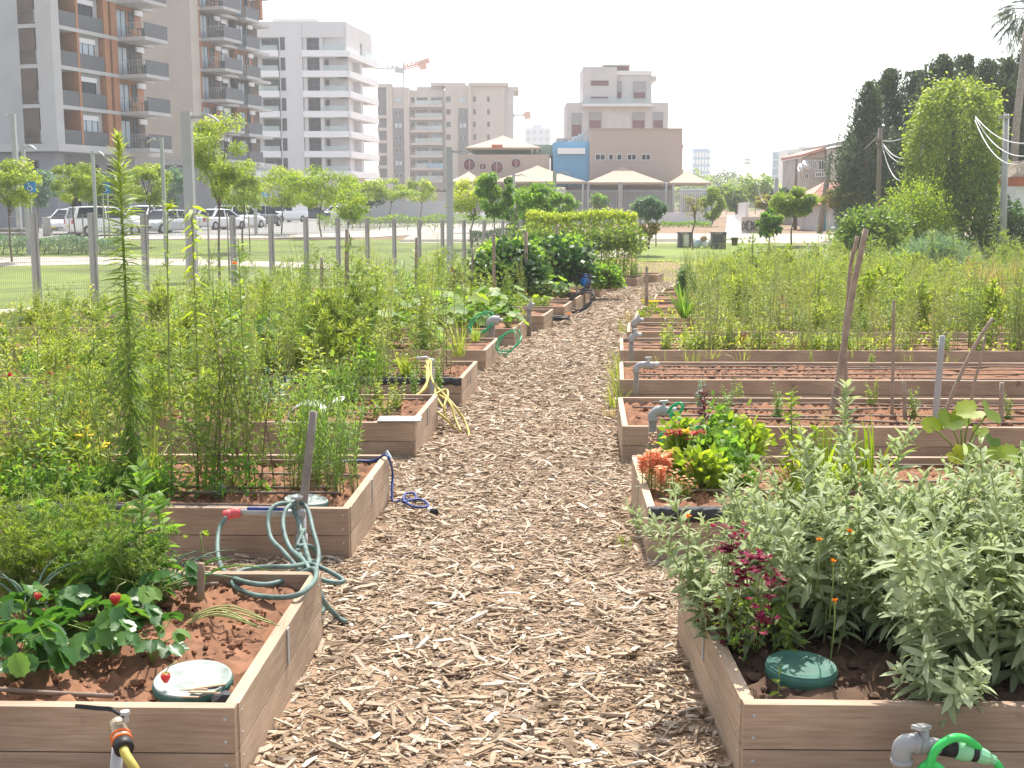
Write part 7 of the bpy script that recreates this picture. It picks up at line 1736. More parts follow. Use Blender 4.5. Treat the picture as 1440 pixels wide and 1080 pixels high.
# yellow blooms
g = np.random.default_rng(560)
def flower(m, c, r, n, g, mp=1, el=.4): m.leaves(np.repeat(np.array([tuple(c)]), n, 0), rdirs(g, n, el, .25, np.linspace(0, 6.28, n, endpoint=False)), r, r * .55, .3, .2, 2, None, mp, None, g=g)
for k in range(26):
    p = soilp('L', 1, g.uniform(95, 165), g.uniform(630, 690)); hgt = g.uniform(.1, .34); m = MB(); m.tube([(0, 0, 0), (.01, 0, hgt * .6), (0, 0, hgt)], .003, 4, 0); flower(m, (0, 0, hgt), .028, 8, g); o = m.build('yellow_flower', ['stem_green', 'petal_yellow'], None, loc=p); tag(o, 'small yellow flower in the patch left of the tallest weed', 'flower', 'yellow flowers left of the tallest weed')
for k, (px, py, i) in enumerate(((330, 371, 4), (800, 442, 6), (95, 520, 2), (12, 530, 2), (105, 522, 2), (70, 525, 2))):
    p = at(px, py, [15.5, 20.6, 9.4, 9.6, 9.3, 9.5][k]); m = MB(); m.tube([(0, 0, -.3), (0, 0, 0)], .004, 4, 0); flower(m, (0, 0, 0), .06 if k < 2 else .05, 10, g); flower(m, (0, 0, .01), .035, 8, g, 1, .9); o = m.build('flower', ['stem_green', 'petal_marigold' if k < 2 else 'petal_red'], None, loc=p); tag(o, ['orange flower before the lawn, near the parked white saloon', 'orange flower in the sixth left bed', 'red flower low in the left weeds, left of the tallest weed', 'dull red flower at the left frame edge', 'second red flower left of the tallest weed', 'single red flower between the left edge and the red pair'][k], 'flower')
# flax bush at the end of the second left bed
for k, (u, v) in enumerate(((.16, .55), (.3, .75), (.22, 1.0), (.42, .95), (.38, .55))):
    m = MB(); g = np.random.default_rng(570 + k)
    for q in range(13): stalk(m, g, g.uniform(.42, .72), (g.normal(0, .05), g.normal(0, .05), 0), .22, .0035, 46, (.05, .06, .04), .006, (.6, .8, 1.1), .05, .3, tint=(.5, .2))
    plant('flax_plant', ['upright fine leaved green plant at the front corner by the blue hose', 'upright fine leaved plant in the middle of the flax clump', 'upright fine leaved plant at the back of the flax clump', 'upright fine leaved plant at the far left of the flax clump', 'upright fine leaved plant at the front left of the flax clump'][k], 'plant', bp('L', 1, u, v, -.055), [('shoot', m, ['stem_green', 'leaf_fresh'])], 'fine leaved flax clump')
for k, (px, py, mm, hs) in enumerate(((455, 655, 'leaf_fresh', 1.0), (490, 640, 'leaf_fresh', .8), (412, 648, 'leaf_lime', .9), (470, 668, 'leaf_yellow', .6))):
    m = MB(); g = np.random.default_rng(580 + k); clump(leafy, 5, .1)(m, g); plant('leafy_weed', ['leafy green weed right of the leaning stake top', 'leafy green weed beside the flax clump', 'lime leafy weed left of the leaning stake', 'small yellowish weed in front of the flax clump'][k], 'weed', soilp('L', 1, px, py), [('shoot', m, ['stem_green', mm])], scale=hs * .75)
def rosette(label, loc, mm, n, L, W, seed, el=.7, name='rosette_plant', bend=.5, K=3):
    m = MB(); g = np.random.default_rng(seed); m.leaves(np.zeros((n, 3)) + g.normal(0, .008, (n, 3)), rdirs(g, n, el, .3, np.arange(n) * GA), L * g.uniform(.6, 1.1, n), W, bend, .3, K, None, 0, None, g=g); return plant(name, label, 'plant', loc, [('leaves', m, mm)])
rosette('small grey green rosette in the bare soil left of the white lid', soilp('L', 1, 437, 665), 'leaf_blue', 40, .08, .012, 590)
rosette('grey green spiky sprout at the front rim below the feathery weeds', soilp('L', 1, 312, 700), 'leaf_blue', 40, .12, .014, 591, 1.0)
for k, (px, py) in enumerate(((60, 700), (110, 703), (150, 700), (180, 690), (235, 700), (205, 703), (20, 696))):
    m = MB(); g = np.random.default_rng(595 + k); bushy(m, g, 420, .13, .1, .17, .045, .016, mat=1, nc=14, cr=.4); [m.tube([(0, 0, 0), (g.normal(0, .05), g.normal(0, .04), .1)], .003, 4, 0) for _ in range(6)]
    plant('low_herb', ['low green herb at the front rim near the left frame edge', 'low green herb under the yellow blooms', 'low green herb left of the tallest weed foot', 'green herb right at the tallest weed foot', 'green herb below the tufted bare stem', 'low herb before the tallest weed foot', 'low herb cut by the left frame edge'][k], 'herb', soilp('L', 1, px, py), [('shoot', m, ['stem_green', 'leaf_fresh'])])
# third left bed
m = MB(); g = np.random.default_rng(605); [feather(m, g, g.uniform(.25, .42), (g.normal(0, .09), g.normal(0, .06), 0), 20, .2, .004, .13, 18, .03, .005, 0, 1, .3, .9) for _ in range(12)]
plant('dill_plant', 'dark feathery dill clump behind the arched pale sheet', 'herb', soilp('L', 2, 485, 572), [('shoot', m, ['stem_green', 'leaf_mid'])])
for k, (px, py, mm) in enumerate(((560, 578, 'leaf_lime'), (545, 588, 'leaf_yellow'), (580, 560, 'leaf_fresh'), (615, 555, 'leaf_fresh'), (530, 570, 'leaf_lime'))):
    m = MB(); g = np.random.default_rng(610 + k); clump(leafy, 5, .09)(m, g); plant('leafy_weed', ['lime low plant beside the soil of the yellow hose bed', 'yellow feathery low plant by the grey tile', 'green plant under the lime yellow hose', 'small green plant under the yellow hose strands', 'lime low plant right of the flax clump'][k], 'weed', soilp('L', 2, px, py), [('shoot', m, ['stem_green', mm])], scale=.5)
m = MB(); g = np.random.default_rng(617); tuft(m, g, 70, .55, .25, .012, mat=0, rad=.07); plant('grass_clump', 'grassy clump with yellow blades at the end of the fourth left bed', 'grass', soilp('L', 3, 645, 505), [('blades', m, 'leaf_yellow')])
# ---- strawberry bed
def strawberry(label, px, py, seed, n=9, sc_=1.0, hmax=.16):
    p = soilp('L', 0, px, py); g = np.random.default_rng(seed); ms, ml = MB(), MB(); C = []; N = []; D = []; Rr_ = []
    for k in range(n):
        a = k * GA + g.normal(0, .3); r = g.uniform(.03, .15); c = np.array([r * math.cos(a), r * math.sin(a), g.uniform(.05, hmax)]); ms.tube([(0, 0, 0), tuple(c * [.4, .4, .8]), tuple(c)], .0025, 5)
        nn = np.array([math.cos(a) * .55, math.sin(a) * .55, .9]) + g.normal(0, .38, 3)
        for b in (-1.25, 0, 1.25):
            d = np.array([math.cos(a + b), math.sin(a + b), -.15]); s = g.uniform(.020, .031); C.append(c + d * s * .95 + np.array([0, 0, .004 if b else .01])); N.append(nn + d * .25); D.append(d); Rr_.append(s)
    ml.discs(C, N, Rr_, 10, .075, -.04, 0, np.clip(g.normal(.42, .28, len(C)), 0, 1), 0, g, 1.25, D, .38)
    return plant('strawberry_plant', label, 'strawberry plant', p, [('stem', ms, 'stem_green'), ('leaves', ml, 'leaf_berry')], 'strawberry plants in the nearest left bed', scale=sc_)
for k, (px, py, n, sc_, lab) in enumerate(((150, 925, 20, 1.15, 'biggest strawberry plant in the middle of the bed front'), (20, 960, 18, 1.15, 'strawberry plant at the front left frame edge'), (35, 905, 16, 1.1, 'strawberry plant behind the front left one'), (210, 868, 14, 1.1, 'upright strawberry plant right of the top red berry'), (110, 878, 14, 1.0, 'strawberry plant under the carrots'), (85, 935, 13, 1.0, 'strawberry plant left of the biggest one'), (232, 850, 9, .9, 'small strawberry plant beside the wooden peg'), (215, 935, 8, .9, 'trailing strawberry plant left of the mint lid'))): strawberry(lab, px, py, 620 + k, n, sc_)
def berry(label, px, py, d, r):
    root = thing('strawberry', label, 'strawberry', at(px, py, d)); m = MB(); m.lathe([(.0005, -r * 1.15), (r * .45, -r * .95), (r * .85, -r * .2), (r, r * .3), (r * .85, r * .75), (r * .3, r * .95)], n=16); m.build('fruit', 'berry_red', root)
    m = MB(); g = np.random.default_rng(int(px)); m.leaves(np.zeros((7, 3)) + np.array([0, 0, r * .92]), rdirs(g, 7, .1, .2, np.linspace(0, 6, 7)), r * 1.1, r * .5, .4, .2, 2, None, 0, .8, g=g); m.tube([(0, 0, r * .9), (.01, .01, r * 2.2), (.03, .03, r * 2.6)], .0016, 5, 1); m.build('calyx', ['leaf_lime', 'stem_pale'], root)
berry('plump red strawberry among the leaves under the carrots', 162, 842, 4.05, .020); berry('red strawberry resting on the pale mint lid', 233, 953, 3.62, .016); berry('small half ripe strawberry at the left among leaves', 53, 838, 4.1, .013)
for k, (px, py, h_, nst) in enumerate(((30, 815, .30, 14), (85, 810, .32, 14), (135, 820, .33, 14), (180, 822, .28, 12), (15, 780, .3, 12), (105, 785, .3, 12), (55, 770, .3, 10), (160, 790, .3, 10), (210, 805, .24, 9))):
    p = soilp('L', 0, px, py + 36); h_ *= 1.12; g = np.random.default_rng(640 + k); m = MB()
    for q in range(int(nst * 1.5)): feather(m, g, h_ * g.uniform(.65, 1.3), (g.normal(0, .03), g.normal(0, .03), 0), 15, .5, .0028, .09, 22, .020, .0045, 0, 1, .5, .6)
    plant('carrot_plant', ['feathery carrot top at the far left front', 'feathery carrot top in the middle of the carrot row', 'feathery carrot top above the plump berry', 'feathery carrot top by the onion leaves', 'feathery carrot top at the left frame edge, back row', 'feathery carrot top in the back row centre', 'feathery carrot top in the back row left', 'feathery carrot top in the back row right', 'smallest feathery carrot top, right end of the row'][k], 'carrot', p, [('fronds', m, ['stem_green', ('leaf_lime' if k % 3 == 1 else 'leaf_mid' if k % 3 == 0 else 'leaf_fresh')])], 'carrot tops in the nearest left bed')
def blades(name, label, loc, n, L, W, spread, seed, mm, bend=.8, cat='plant', tubes=False, az=None):
    m = MB(); g = np.random.default_rng(seed)
    if tubes:
        for k in range(n):
            a = g.uniform(0, 6.28) if az is None else az + g.normal(0, .4); e = 1.5 - abs(g.normal(0, spread)); l = L * g.uniform(.7, 1.1); d = np.array([math.cos(a) * math.cos(e), math.sin(a) * math.cos(e), math.sin(e)])
            P = [d * l * t + np.array([math.cos(a), math.sin(a), -.9]) * l * .35 * bend * t ** 3 for t in np.linspace(0, 1, 8)]; m.tube(P, list(W * np.array([.6, .8, 1, 1, .95, .8, .55, .15])), 6, 0, tint=float(np.clip(g.normal(.4, .2), 0, 1)))
    else: tuft(m, g, n, L, spread, W, rad=.04, bend=bend)
    return plant(name, label, cat, loc, [('blades', m, mm)])
blades('onion_plant', 'onion with long arching hollow leaves behind the plump berry', soilp('L', 0, 205, 852), 8, .36, .006, .35, 660, 'leaf_blue', .6, 'onion', True, 2.6)
blades('onion_plant', 'onion with drooping leaves at the left, before the carrots', soilp('L', 0, 45, 872), 9, .30, .005, .55, 661, 'leaf_blue', 1.0, 'onion', True)
blades('onion_plant', 'cut onion stalk standing up behind the carrots', soilp('L', 0, 93, 825), 2, .22, .007, .05, 662, 'leaf_mid', 0, 'onion', True)
blades('garlic_plant', 'bent garlic leaf beside the wooden peg', soilp('L', 0, 272, 835), 3, .26, .005, .3, 663, 'leaf_fresh', 1.6, 'garlic', True, .2)
blades('onion_plant', 'thin onion right of the carrots, hanging over', soilp('L', 0, 238, 838), 5, .30, .004, .4, 664, 'leaf_blue', 1.3, 'onion', True, .3)
tallstalk('young lance leaved weed at the right end of the carrots', 205, 845, 655, 665, 70, (.10, .12, .07), (.0, .45, 1.0), 'leaf_fresh', .006, .022, 'L', 0, .15, .05)
tallstalk('young weed with broad leaves behind the carrots', 228, 828, 690, 666, 22, (.09, .11, .08), (.1, .4, .9), 'leaf_fresh', .005, .04, 'L', 0, .3, .05)
tallstalk('leafy celery like plant at the back left of the nearest bed', 55, 828, 705, 667, 22, (.08, .10, .09), (.2, .5, .9), 'leaf_fresh', .006, .035, 'L', 0, .4, .05)
g = np.random.default_rng(668)
for k in range(7):
    a = soilp('L', 0, 262, 880 - k * 2); b = at(345 + k * 8, 872 + (k % 4) * 4, 4.15); mid_ = a.lerp(b, .5) + Vector((0, 0, .03 + .012 * (k % 3))); tube_thing('grass_stalk', 'pale cut stalk lying across the soil to the bed rim', 'stalk', [a, mid_, b], .0028, 'stem_pale', 5, 6, 'cut stalks lying beside the strawberries')
m = MB(); m.tube([(0, 0, 0), (.01, 0, .12), (0, 0, .22)], .003, 5, 0); g = np.random.default_rng(669); [flower(m, (g.normal(0, .025), g.normal(0, .02), .22 + g.normal(0, .008)), .02, 7, g, 1, .9) for _ in range(5)]; plant('seed_head', 'small green seed heads on thin stems by the teal hose', 'weed', soilp('L', 0, 285, 832), [('shoot', m, ['stem_green', 'leaf_lime'])])
# ---- sage bed
def sage_shoot(g, h):
    m = MB(); P = curve(g, h, .22, 9, .02); m.tube(P, list(np.linspace(.0042, .002, 9)), 5, 0); nn = int(h / .028); t = np.repeat(.12 + .88 * np.arange(nn) / nn, 2); k = len(t)
    az = np.repeat(np.arange(nn) * 1.5708 + g.normal(0, .2, nn), 2) + np.tile([0, np.pi], nn); ln = np.interp(t, [0, .3, .8, 1], [.075, .10, .085, .045]) * g.uniform(.75, 1.2, k)
    m.leaves(along(P, t), rdirs(g, k, np.interp(t, [0, .6, 1], [.05, .35, 1.05]), .2, az), ln, ln * .25, .4, .35, 4, [.25, .8, 1, .7, .1], 1, np.clip(np.interp(t, [0, 1], [.25, .78]) + g.normal(0, .13, k), 0, 1), fold=.28, g=g)
    for q in range(int(h / .06)):      # short side shoots
        tt = g.uniform(.2, .85); b = along(P, np.array([tt]))[0]; a = g.uniform(0, 6.28); e = b + np.array([math.cos(a) * .05, math.sin(a) * .05, .05]); m.tube([b, e], .0016, 4, 0); kk = 8
        m.leaves(np.repeat(e[None], kk, 0) - (e - b) * g.random((kk, 1)) * .5, rdirs(g, kk, .75, .3, np.arange(kk) * 1.6), .042 * g.uniform(.6, 1.2, kk), .0125, .3, .35, 3, None, 1, np.clip(g.normal(.65, .15, kk), 0, 1), fold=.25, g=g)
    return m
g = np.random.default_rng(700); SH = [(sage_shoot(np.random.default_rng(701 + k), hh), hh) for k, hh in enumerate((.3, .36, .42, .48, .54, .6, .34, .44))]; SME = {}
slabs = [(.26, .72, 26, .38, 'sage shrub spilling over the path corner of the nearest right bed'), (.62, .95, 34, .47, 'tall grey sage shrub behind the green bucket lid'), (.95, .55, 34, .50, 'full sage shrub in the middle of the nearest right bed'), (1.32, .85, 34, .45, 'sage shrub at the right, back of the nearest bed'), (1.6, .45, 32, .42, 'sage shrub cut by the right frame edge'), (1.15, 1.15, 22, .44, 'sage shrub at the back of the bed before the lime blades'), (.32, 1.18, 18, .36, 'sage shrub at the back path corner with maroon blooms')]
for si, (u, v, n, hm, lab) in enumerate(slabs):
    base = bp('R', 0, u, v, -.06); root = thing('sage_shrub', lab, 'sage', base, 0, 'grey sage shrubs of the nearest right bed')
    m = MB()
    for k in range(6): a = k * GA; m.tube([(0, 0, -.02), (.05 * math.cos(a), .05 * math.sin(a), .08), (.11 * math.cos(a), .11 * math.sin(a), .2)], [.011, .008, .005], 6)
    m.build('woody_base', 'stem_brown', root)
    n = int(n * 1.9); hm *= 1.18
    for k in range(n):
        q = int(g.integers(0, 8))
        a = g.uniform(0, 6.28); r = .27 * g.random() ** .6; ti = r / .27 * g.uniform(.1, .72)
        if q in SME: o = bpy.data.objects.new('shoot', SME[q]); COL.objects.link(o); o.parent = root
        else: o = SH[q][0].build('shoot', ['stem_pale', 'leaf_sage'], root); SME[q] = o.data
        o.location = (r * math.cos(a), r * math.sin(a), 0); o.rotation_euler = (Matrix.Rotation(a, 3, 'Z') @ Matrix.Rotation(ti, 3, 'Y') @ Matrix.Rotation(g.uniform(0, 6.28), 3, 'Z')).to_euler(); s = hm / .5 * g.uniform(.8, 1.15); o.scale = (s * .98, s * .98, s)
# the low front shoot hanging over the board
root = thing('sage_sprig', 'low broad leaved sage sprig hanging over the front board', 'sage', bp('R', 0, .62, .1, -.03))
for k, (a, ti) in enumerate(((3.4, .9), (4.1, .8), (4.9, .55), (5.6, .9), (2.6, .7), (4.5, 1.1))):
    o = bpy.data.objects.new('shoot', SME[[0, 6, 1, 0, 6, 1][k]] if all(x in SME for x in (0, 1, 6)) else list(SME.values())[k % len(SME)]); COL.objects.link(o); o.parent = root; o.rotation_euler = (Matrix.Rotation(a, 3, 'Z') @ Matrix.Rotation(ti * .7, 3, 'Y')).to_euler(); o.scale = (.95, .95, .62)
for k, (px, py, d_) in enumerate(((1152, 760, 3.9), (1195, 748, 3.95), (1174, 846, 3.75), (1260, 757, 3.9), (968, 727, 4.1), (1172, 790, 3.8))):
    p = at(px, py, d_); m = MB(); g = np.random.default_rng(720 + k); m.tube([(0, 0.02, -.2), (0.005, 0.01, -.08), (0, 0, 0)], .0022, 5, 0); flower(m, (0, 0, 0), .016, 9, g, 1, .8); flower(m, (0, 0, .002), .011, 7, g, 1, 1.2); m.lathe([(.003, -.014), (.006, -.006), (.005, 0)], n=8, mat=0)
    o = m.build('orange_flower', ['stem_green', 'petal_marigold' if k != 5 else 'petal_tan' if False else 'petal_marigold'], None, loc=p); tag(o, ['orange bud flower in the sage, left of the topmost pair', 'orange bud flower in the sage, right of the topmost pair', 'lowest orange flower, above the green bucket lid', 'faded orange flower at the right of the sage', 'orange flower above the path corner of the sage bed', 'faded orange bloom between the pair and the lowest flower'][k], 'flower')
g = np.random.default_rng(730)
for k, (px, py, d_) in enumerate(((1030, 752, 3.95), (1050, 788, 3.85), (1070, 796, 3.8), (1086, 812, 3.8), (1042, 812, 3.85), (1066, 862, 3.72), (1020, 762, 3.95))):
    p = at(px, py, d_); m = MB(); m.tube([(0, .05, -.12), (0, 0, 0)], .0018, 4, 0)
    for q in range(14): flower(m, (g.normal(0, .02), g.normal(0, .016), g.normal(-.01, .03)), .022, 6, g, 1, .5)
    o = m.build('maroon_flower', ['stem_brown', 'petal_maroon'], None, loc=p); tag(o, 'dark red bloom cluster in the shade of the sage by the path side', 'flower', 'dark red blooms in the sage')
rosette('tiny yellow green sprout in the soil at the front right of the sage bed', bp('R', 0, .93, .1, -.05), 'leaf_lime', 26, .055, .006, 740, .5); m = MB(); g = np.random.default_rng(741); stalk(m, g, .10, (0, 0, 0), .2, .002, 8, (.03, .04, .02), .016, (.3, .6, 1)); plant('seedling', 'small green sprout in front of the dark green bucket lid', 'seedling', bp('R', 0, .14, .16, -.05), [('shoot', m, ['stem_green', 'leaf_lime'])])
m = MB(); g = np.random.default_rng(742); bushy(m, g, 260, .1, .12, .16, .03, .012, mat=1, nc=14); [m.tube([(0, 0, 0), (g.normal(0, .05), g.normal(0, .05), .12)], .002, 4, 0) for _ in range(5)]; plant('trailing_herb', 'small dark trailing herb over the path side rim of the sage bed', 'herb', bp('R', 0, .07, .62, -.02), [('shoot', m, ['stem_brown', 'leaf_maroon'])])
m = MB(); g = np.random.default_rng(743); bushy(m, g, 380, .14, .12, .22, .035, .012, mat=1, nc=18); [m.tube([(0, 0, 0), (g.normal(0, .06), g.normal(0, .05), .16)], .002, 4, 0) for _ in range(5)]; plant('trailing_herb', 'fine green herb beside the dark trailing one', 'herb', bp('R', 0, .14, .5, -.03), [('shoot', m, ['stem_green', 'leaf_mid'])])
# ---- snapdragon bed
def snap(label, px, py, base_py, seed, mm='petal_orange', nfl=26, fr=.02, L=.13):
    p = soilp('R', 1, px, base_py); hgt = at(px, py, p.y).z - p.z; m = MB(); g = np.random.default_rng(seed); P = curve(g, hgt, .05, 7, .01); m.tube(P, .003, 5, 0); n = 26; t = .05 + .7 * np.arange(n) / n
    m.leaves(along(P, t), rdirs(g, n, .5, .2, np.arange(n) * GA), .05, .009, .4, .4, 2, None, 1, None, g=g)
    for q in range(nfl): a = q * GA; z = hgt - L * q / nfl; flower(m, (P[-1][0] + .018 * math.cos(a), P[-1][1] + .018 * math.sin(a), z), fr, 6, g, 2, .3)
    return plant('snapdragon', label, 'flower', p, [('shoot', m, ['stem_green', 'leaf_mid', mm])], 'orange snapdragons')
for k, (px, py, bp_) in enumerate(((903, 640, 692), (912, 634, 694), (921, 632, 690), (930, 640, 693), (940, 634, 688), (928, 655, 698), (916, 645, 690), (937, 645, 692), (912, 608, 676), (965, 648, 695), (945, 660, 700), (969, 672, 702), (957, 670, 700))):
    snap(['orange snapdragon spike at the path corner', 'orange snapdragon second from the path corner', 'tall orange snapdragon in the cluster centre', 'orange snapdragon low in the cluster', 'orange snapdragon right of the cluster centre', 'lowest bright orange snapdragon, in front of the cluster', 'orange snapdragon behind the first two', 'orange snapdragon at the cluster right side', 'thin peach snapdragon standing above the cluster', 'pinkish snapdragon right of the cluster', 'faded snapdragon low in the middle', 'low pink snapdragon at the right', 'low pale snapdragon between the pink ones'][k], px, py, bp_, 750 + k, nfl=30 if k < 8 else 12, fr=.024 if k < 8 else .014, L=.10 if k < 8 else .08)
g = np.random.default_rng(770)
for k, (px, py, w_, h_, mm) in enumerate(((985, 690, .15, .20, 'leaf_lime'), (1000, 660, .15, .22, 'leaf_fresh'), (960, 655, .13, .22, 'leaf_lime'), (1020, 680, .15, .24, 'leaf_fresh'), (1040, 650, .18, .22, 'leaf_lime'), (1010, 640, .15, .24, 'leaf_fresh'))):
    m = MB(); bushy(m, g, 520, w_, .14, h_, .065, .032, mat=1, nc=18, cr=.4, K=3); [m.tube([(0, 0, 0), (g.normal(0, .05), g.normal(0, .05), h_ * .7)], .003, 4, 0) for _ in range(5)]
    plant('salad_plant', ['bright leafy salad plant in front, behind the black liner', 'leafy salad plant in the middle of the snapdragon bed', 'lime salad plant just behind the snapdragons', 'salad plant next to the sage', 'lime salad plant at the back by the sage', 'green salad plant under the maroon amaranth'][k], 'vegetable', soilp('R', 1, px, py), [('shoot', m, ['stem_green', mm])])
for k, (px, py, d_, mm, lab) in enumerate(((938, 610, 7.0, 'petal_red', 'red flower below the elbow tap'), (952, 608, 7.0, 'petal_red', 'red flower between two others below the elbow tap'), (975, 612, 6.95, 'petal_red', 'red flower right of the yellow one'), (968, 606, 7.0, 'petal_yellow', 'yellow flower among the red ones'), (985, 606, 6.9, 'petal_red', 'dark red flower beside the amaranth'))):
    m = MB(); p = at(px, py, d_); m.tube([(0, 0, -.25), (0, 0, 0)], .0025, 4, 0); [flower(m, (g.normal(0, .015), g.normal(0, .012), g.normal(0, .01)), .036, 8, g, 1, .3) for _ in range(3)]; tag(m.build('garden_flower', ['stem_green', mm], None, loc=p), lab, 'flower')
p = soilp('R', 1, 990, 640); m = MB(); g = np.random.default_rng(775); stalk(m, g, at(995, 545, p.y).z - p.z, (0, 0, 0), .1, .005, 60, (.06, .07, .05), .022, (.3, .5, .9), .2, .5); stalk(m, g, .3, (.05, 0, 0), .5, .004, 40, (.05, .06, .03), .018, (.3, .5, .9), .2, .5); plant('amaranth_plant', 'maroon leaved amaranth rising over the salad plants', 'plant', p, [('shoot', m, ['stem_brown', 'leaf_maroon'])])
for k, (px, py, top, n, sp) in enumerate(((1150, 700, 575, 46, .22), (1215, 690, 565, 40, .18), (1180, 690, 600, 30, .3), (1120, 700, 620, 26, .3))):
    p = soilp('R', 1, px, py); L = (at(px, top, p.y).z - p.z); m = MB(); g = np.random.default_rng(780 + k); tuft(m, g, n, L * 1.12, sp, .024, rad=.06, bend=.55, tint=.6); plant('lime_grass', ['clump of glowing lime grass blades behind the sage, left', 'tall glowing lime grass blades behind the sage, right', 'lime grass blades between the two tall clumps', 'low arching lime blades at the left behind the sage'][k], 'grass', p, [('blades', m, 'leaf_lime')])
tallstalk('tall lime leaved mint like plant with hanging leaves behind the sage', 1113, 690, 548, 785, 64, (.07, .10, .06), (.1, -.1, .8), 'leaf_lime', .006, .024, 'R', 1, .2, .05, tint=.55); tallstalk('second lime lance leaved plant beside the mint like one', 1140, 690, 600, 786, 60, (.08, .10, .06), (.0, -.2, .7), 'leaf_lime', .005, .022, 'R', 1, .2, .05); tallstalk('grey upright sage like shoot standing above the rest of the sage', 1182, 700, 540, 787, 60, (.08, .10, .10), (.4, .7, 1.0), 'leaf_sage', .005, .026, 'R', 1, .3, .03)
def squash(label, px, py, side, i, leaves_, seed, mm='leaf_lime'):
    p = soilp(side, i, px, py); ms, ml = MB(), MB(); g = np.random.default_rng(seed); C = []; N = []; Rr_ = []
    for (lx_, ly_, r_) in leaves_:
        c = at(lx_, ly_, p.y + g.normal(0, .08)) - p; C.append(tuple(c)); N.append((g.normal(0, .4), -.7 + g.normal(0, .2), .8)); Rr_.append(r_ / FPX * p.y); ms.tube([(0, 0, 0), (c.x * .4, c.y * .4, c.z * .6), tuple(c)], .006, 6)
    ml.discs(C, N, Rr_, 11, .09, .05, 0, None, .6, g, 1.0, None, .25); return plant('squash_plant', label, 'squash', p, [('stem', ms, 'stem_green'), ('leaves', ml, mm)])
squash('big lobed squash leaves glowing in front of the bare bed at right', 1352, 660, 'R', 1, [(1365, 580, 22), (1390, 580, 20), (1335, 592, 20), (1350, 590, 15), (1378, 606, 12), (1310, 600, 16), (1372, 640, 18), (1345, 640, 16), (1390, 650, 16)], 790)
squash('lower squash leaves at the right frame edge', 1415, 670, 'R', 1, [(1420, 640, 17), (1436, 650, 16), (1400, 640, 14), (1425, 665, 15), (1395, 620, 12), (1440, 630, 13)], 791, 'leaf_fresh')
# ---- bits on the bare right beds
for k, (px, py, i, sc_, mm) in enumerate(((985, 575, 2, .3, 'leaf_blue'), (1022, 588, 2, .32, 'leaf_fresh'), (1092, 590, 2, .35, 'leaf_fresh'), (1040, 565, 2, .2, 'leaf_lime'), (1225, 575, 2, .25, 'leaf_lime'), (1225, 518, 3, .25, 'leaf_lime'), (1290, 590, 2, .3, 'leaf_fresh'), (1140, 512, 3, .15, 'leaf_lime'), (1420, 590, 2, .25, 'leaf_fresh'))):
    m = MB(); g = np.random.default_rng(800 + k); clump(leafy, 4, .08)(m, g); plant('seedling', ['grey green seedling at the path end of the bare bed', 'leafy seedling near the amaranth', 'leafy seedling behind the mint like plant', 'tiny lime seedling in the bare bed', 'lime seedling left of the thin brown cane', 'tiny lime weed in the fourth right bed', 'seedling right of the short brown stake', 'tiny weed in the middle of the fourth right bed', 'seedling at the right end of the bare bed'][k], 'seedling', soilp('R', i, px, py), [('shoot', m, ['stem_green', mm])], scale=sc_ * 1.6)
for k, (px, py, i, n) in enumerate(((975, 512, 3, 26), (1000, 508, 3, 20), (1045, 510, 3, 12), (930, 515, 3, 12), (1190, 508, 3, 14), (1330, 515, 3, 20), (1280, 512, 3, 12))):
    m = MB(); g = np.random.default_rng(810 + k); tuft(m, g, n, .2, .3, .006, rad=.1); o = m.build('grass_sprout', 'leaf_yellow', None, loc=soilp('R', i, px, py)); tag(o, 'thin grass sprouting among the drip tubes of the fourth right bed', 'grass', 'grass sprouts in the fourth right bed')
for k, (px, py, L, n, mm) in enumerate(((866, 575, .34, 60, 'leaf_yellow'), (872, 555, .42, 70, 'leaf_yellow'), (868, 535, .4, 60, 'leaf_yellow'), (862, 590, .2, 40, 'leaf_straw'), (870, 510, .3, 40, 'leaf_yellow'), (876, 470, .4, 40, 'leaf_yellow'), (884, 455, .45, 40, 'leaf_straw'), (905, 425, .6, 50, 'leaf_straw'), (878, 770, .1, 20, 'leaf_lime'))):
    p = gp(px, py); m = MB(); g = np.random.default_rng(820 + k); tuft(m, g, n, L, .22, .008, rad=.07, mat=0); plant('grass_tuft', ['grass tuft at the path edge by the third right bed', 'tallest green grass tuft at the path edge by the bare beds', 'green grass tuft at the path edge by the fourth right bed', 'low dry grass at the path edge by the third right bed', 'grass tuft at the front corner of the fifth right bed', 'grass tuft by the small dark tap', 'dry grass by the dark round tap', 'tall dry weed at the path edge far off', 'tiny sprout at the foot of the snapdragon bed'][k], 'grass', p, [('blades', m, mm)])
m = MB(); g = np.random.default_rng(835); tuft(m, g, 46, .75, .5, .03, rad=.05, bend=.4, tint=.45); plant('spiky_plant', 'spiky fan of sword leaves in the right beds near the path', 'plant', at(962, 447, 18.2), [('blades', m, 'leaf_fresh')])
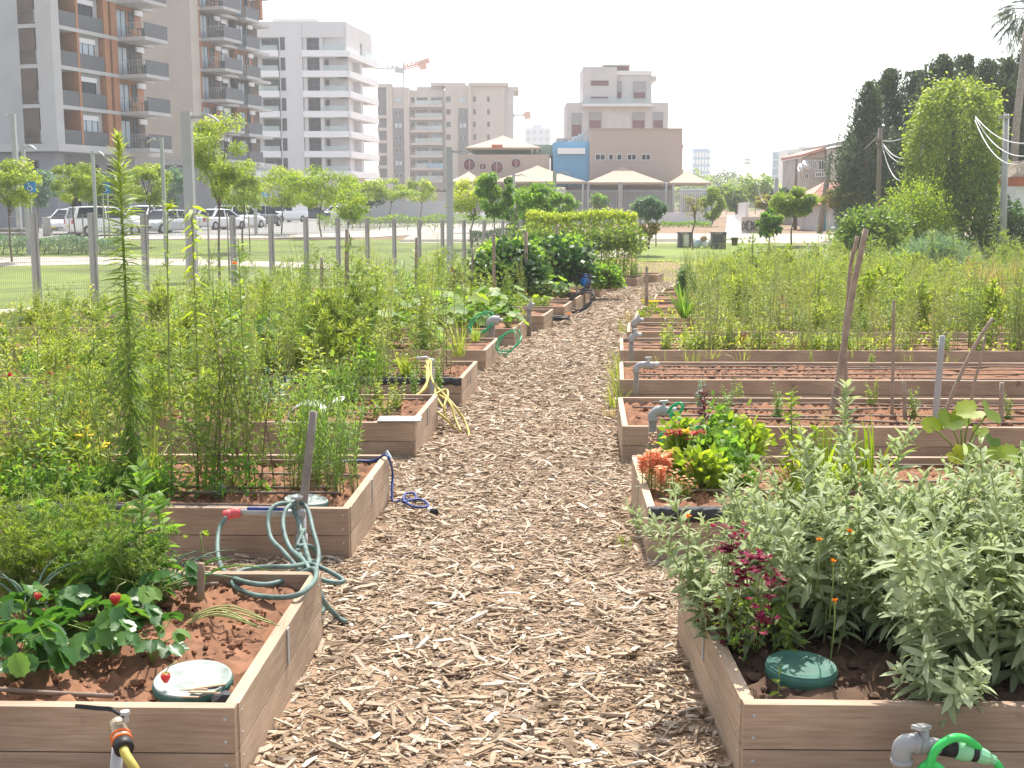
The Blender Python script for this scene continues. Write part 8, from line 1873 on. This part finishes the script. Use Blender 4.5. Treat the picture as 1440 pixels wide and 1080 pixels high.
m = MB(); g = np.random.default_rng(836); bushy(m, g, 300, .25, .2, .3, .06, .03, mat=1, nc=14); [flower(m, (g.uniform(-.2, .2), g.uniform(-.2, 0), .3), .04, 8, g, 2) for _ in range(18)]; plant('flower_clump', 'yellow flower clump by the path in the seventh right bed', 'flower', bp('R', 6, .3, .4, -.05), [('shoot', m, ['stem_green', 'leaf_lime', 'petal_yellow'])])
m = MB(); g = np.random.default_rng(837); bushy(m, g, 200, .3, .3, .4, .08, .04, mat=1, nc=10); [flower(m, (g.normal(0, .1), g.normal(-.1, .1), .3 + g.normal(0, .08)), .06, 7, g, 2) for _ in range(30)]; plant('flower_clump', 'bright pink flower clump far right in the weeds', 'flower', at(1362, 392, 30), [('shoot', m, ['stem_green', 'leaf_mid', 'petal_red'])])
for k, (px, py, top, d_) in enumerate(((1398, 352, 300, 30), (1340, 352, 322, 32), (1310, 352, 326, 31), (1222, 372, 335, 27), (1058, 372, 330, 28))):
    p = at(px, py, d_); hgt = at(px, top, d_).z - p.z; ms, ml = MB(), MB(); g = np.random.default_rng(840 + k); P = curve(g, hgt, .03, 8); ms.tube(P, .012, 5); n = 90; t = .1 + .9 * np.arange(n) / n; ml.leaves(along(P, t), rdirs(g, n, np.interp(t, [0, .5, 1], [-.3, .3, 1]), .2, np.arange(n) * GA), .22, .02, .5, .4, 2, None, 0, None, g=g); plant('horseweed', ['tall leafy weed beside the square concrete pole', 'thin weed before the shadow of the ivy tree', 'thin weed left of the one before the ivy tree', 'tall weed right of the upright branches', 'tall thin weed towards the red tiled roof'][k], 'weed', p, [('stem', ms, 'stem_green'), ('foliage', ml, 'leaf_mid')])
# ================================================================== HAZE
m, N, Lk, out = nmat('haze_air')
v = N('VolumePrincipled'); v.inputs['Density'].default_value = .00058; v.inputs['Color'].default_value = (.94, .96, 1, 1); v.inputs['Anisotropy'].default_value = .35
Lk(v.outputs[0], out.inputs['Volume'])
mb = MB(); mb.box(-420, 420, -14, 700, -4, 42); tag(mb.build('haze', m), 'pale summer haze over the whole place', 'haze', kind='stuff')
sc.cycles.volume_bounces = 1
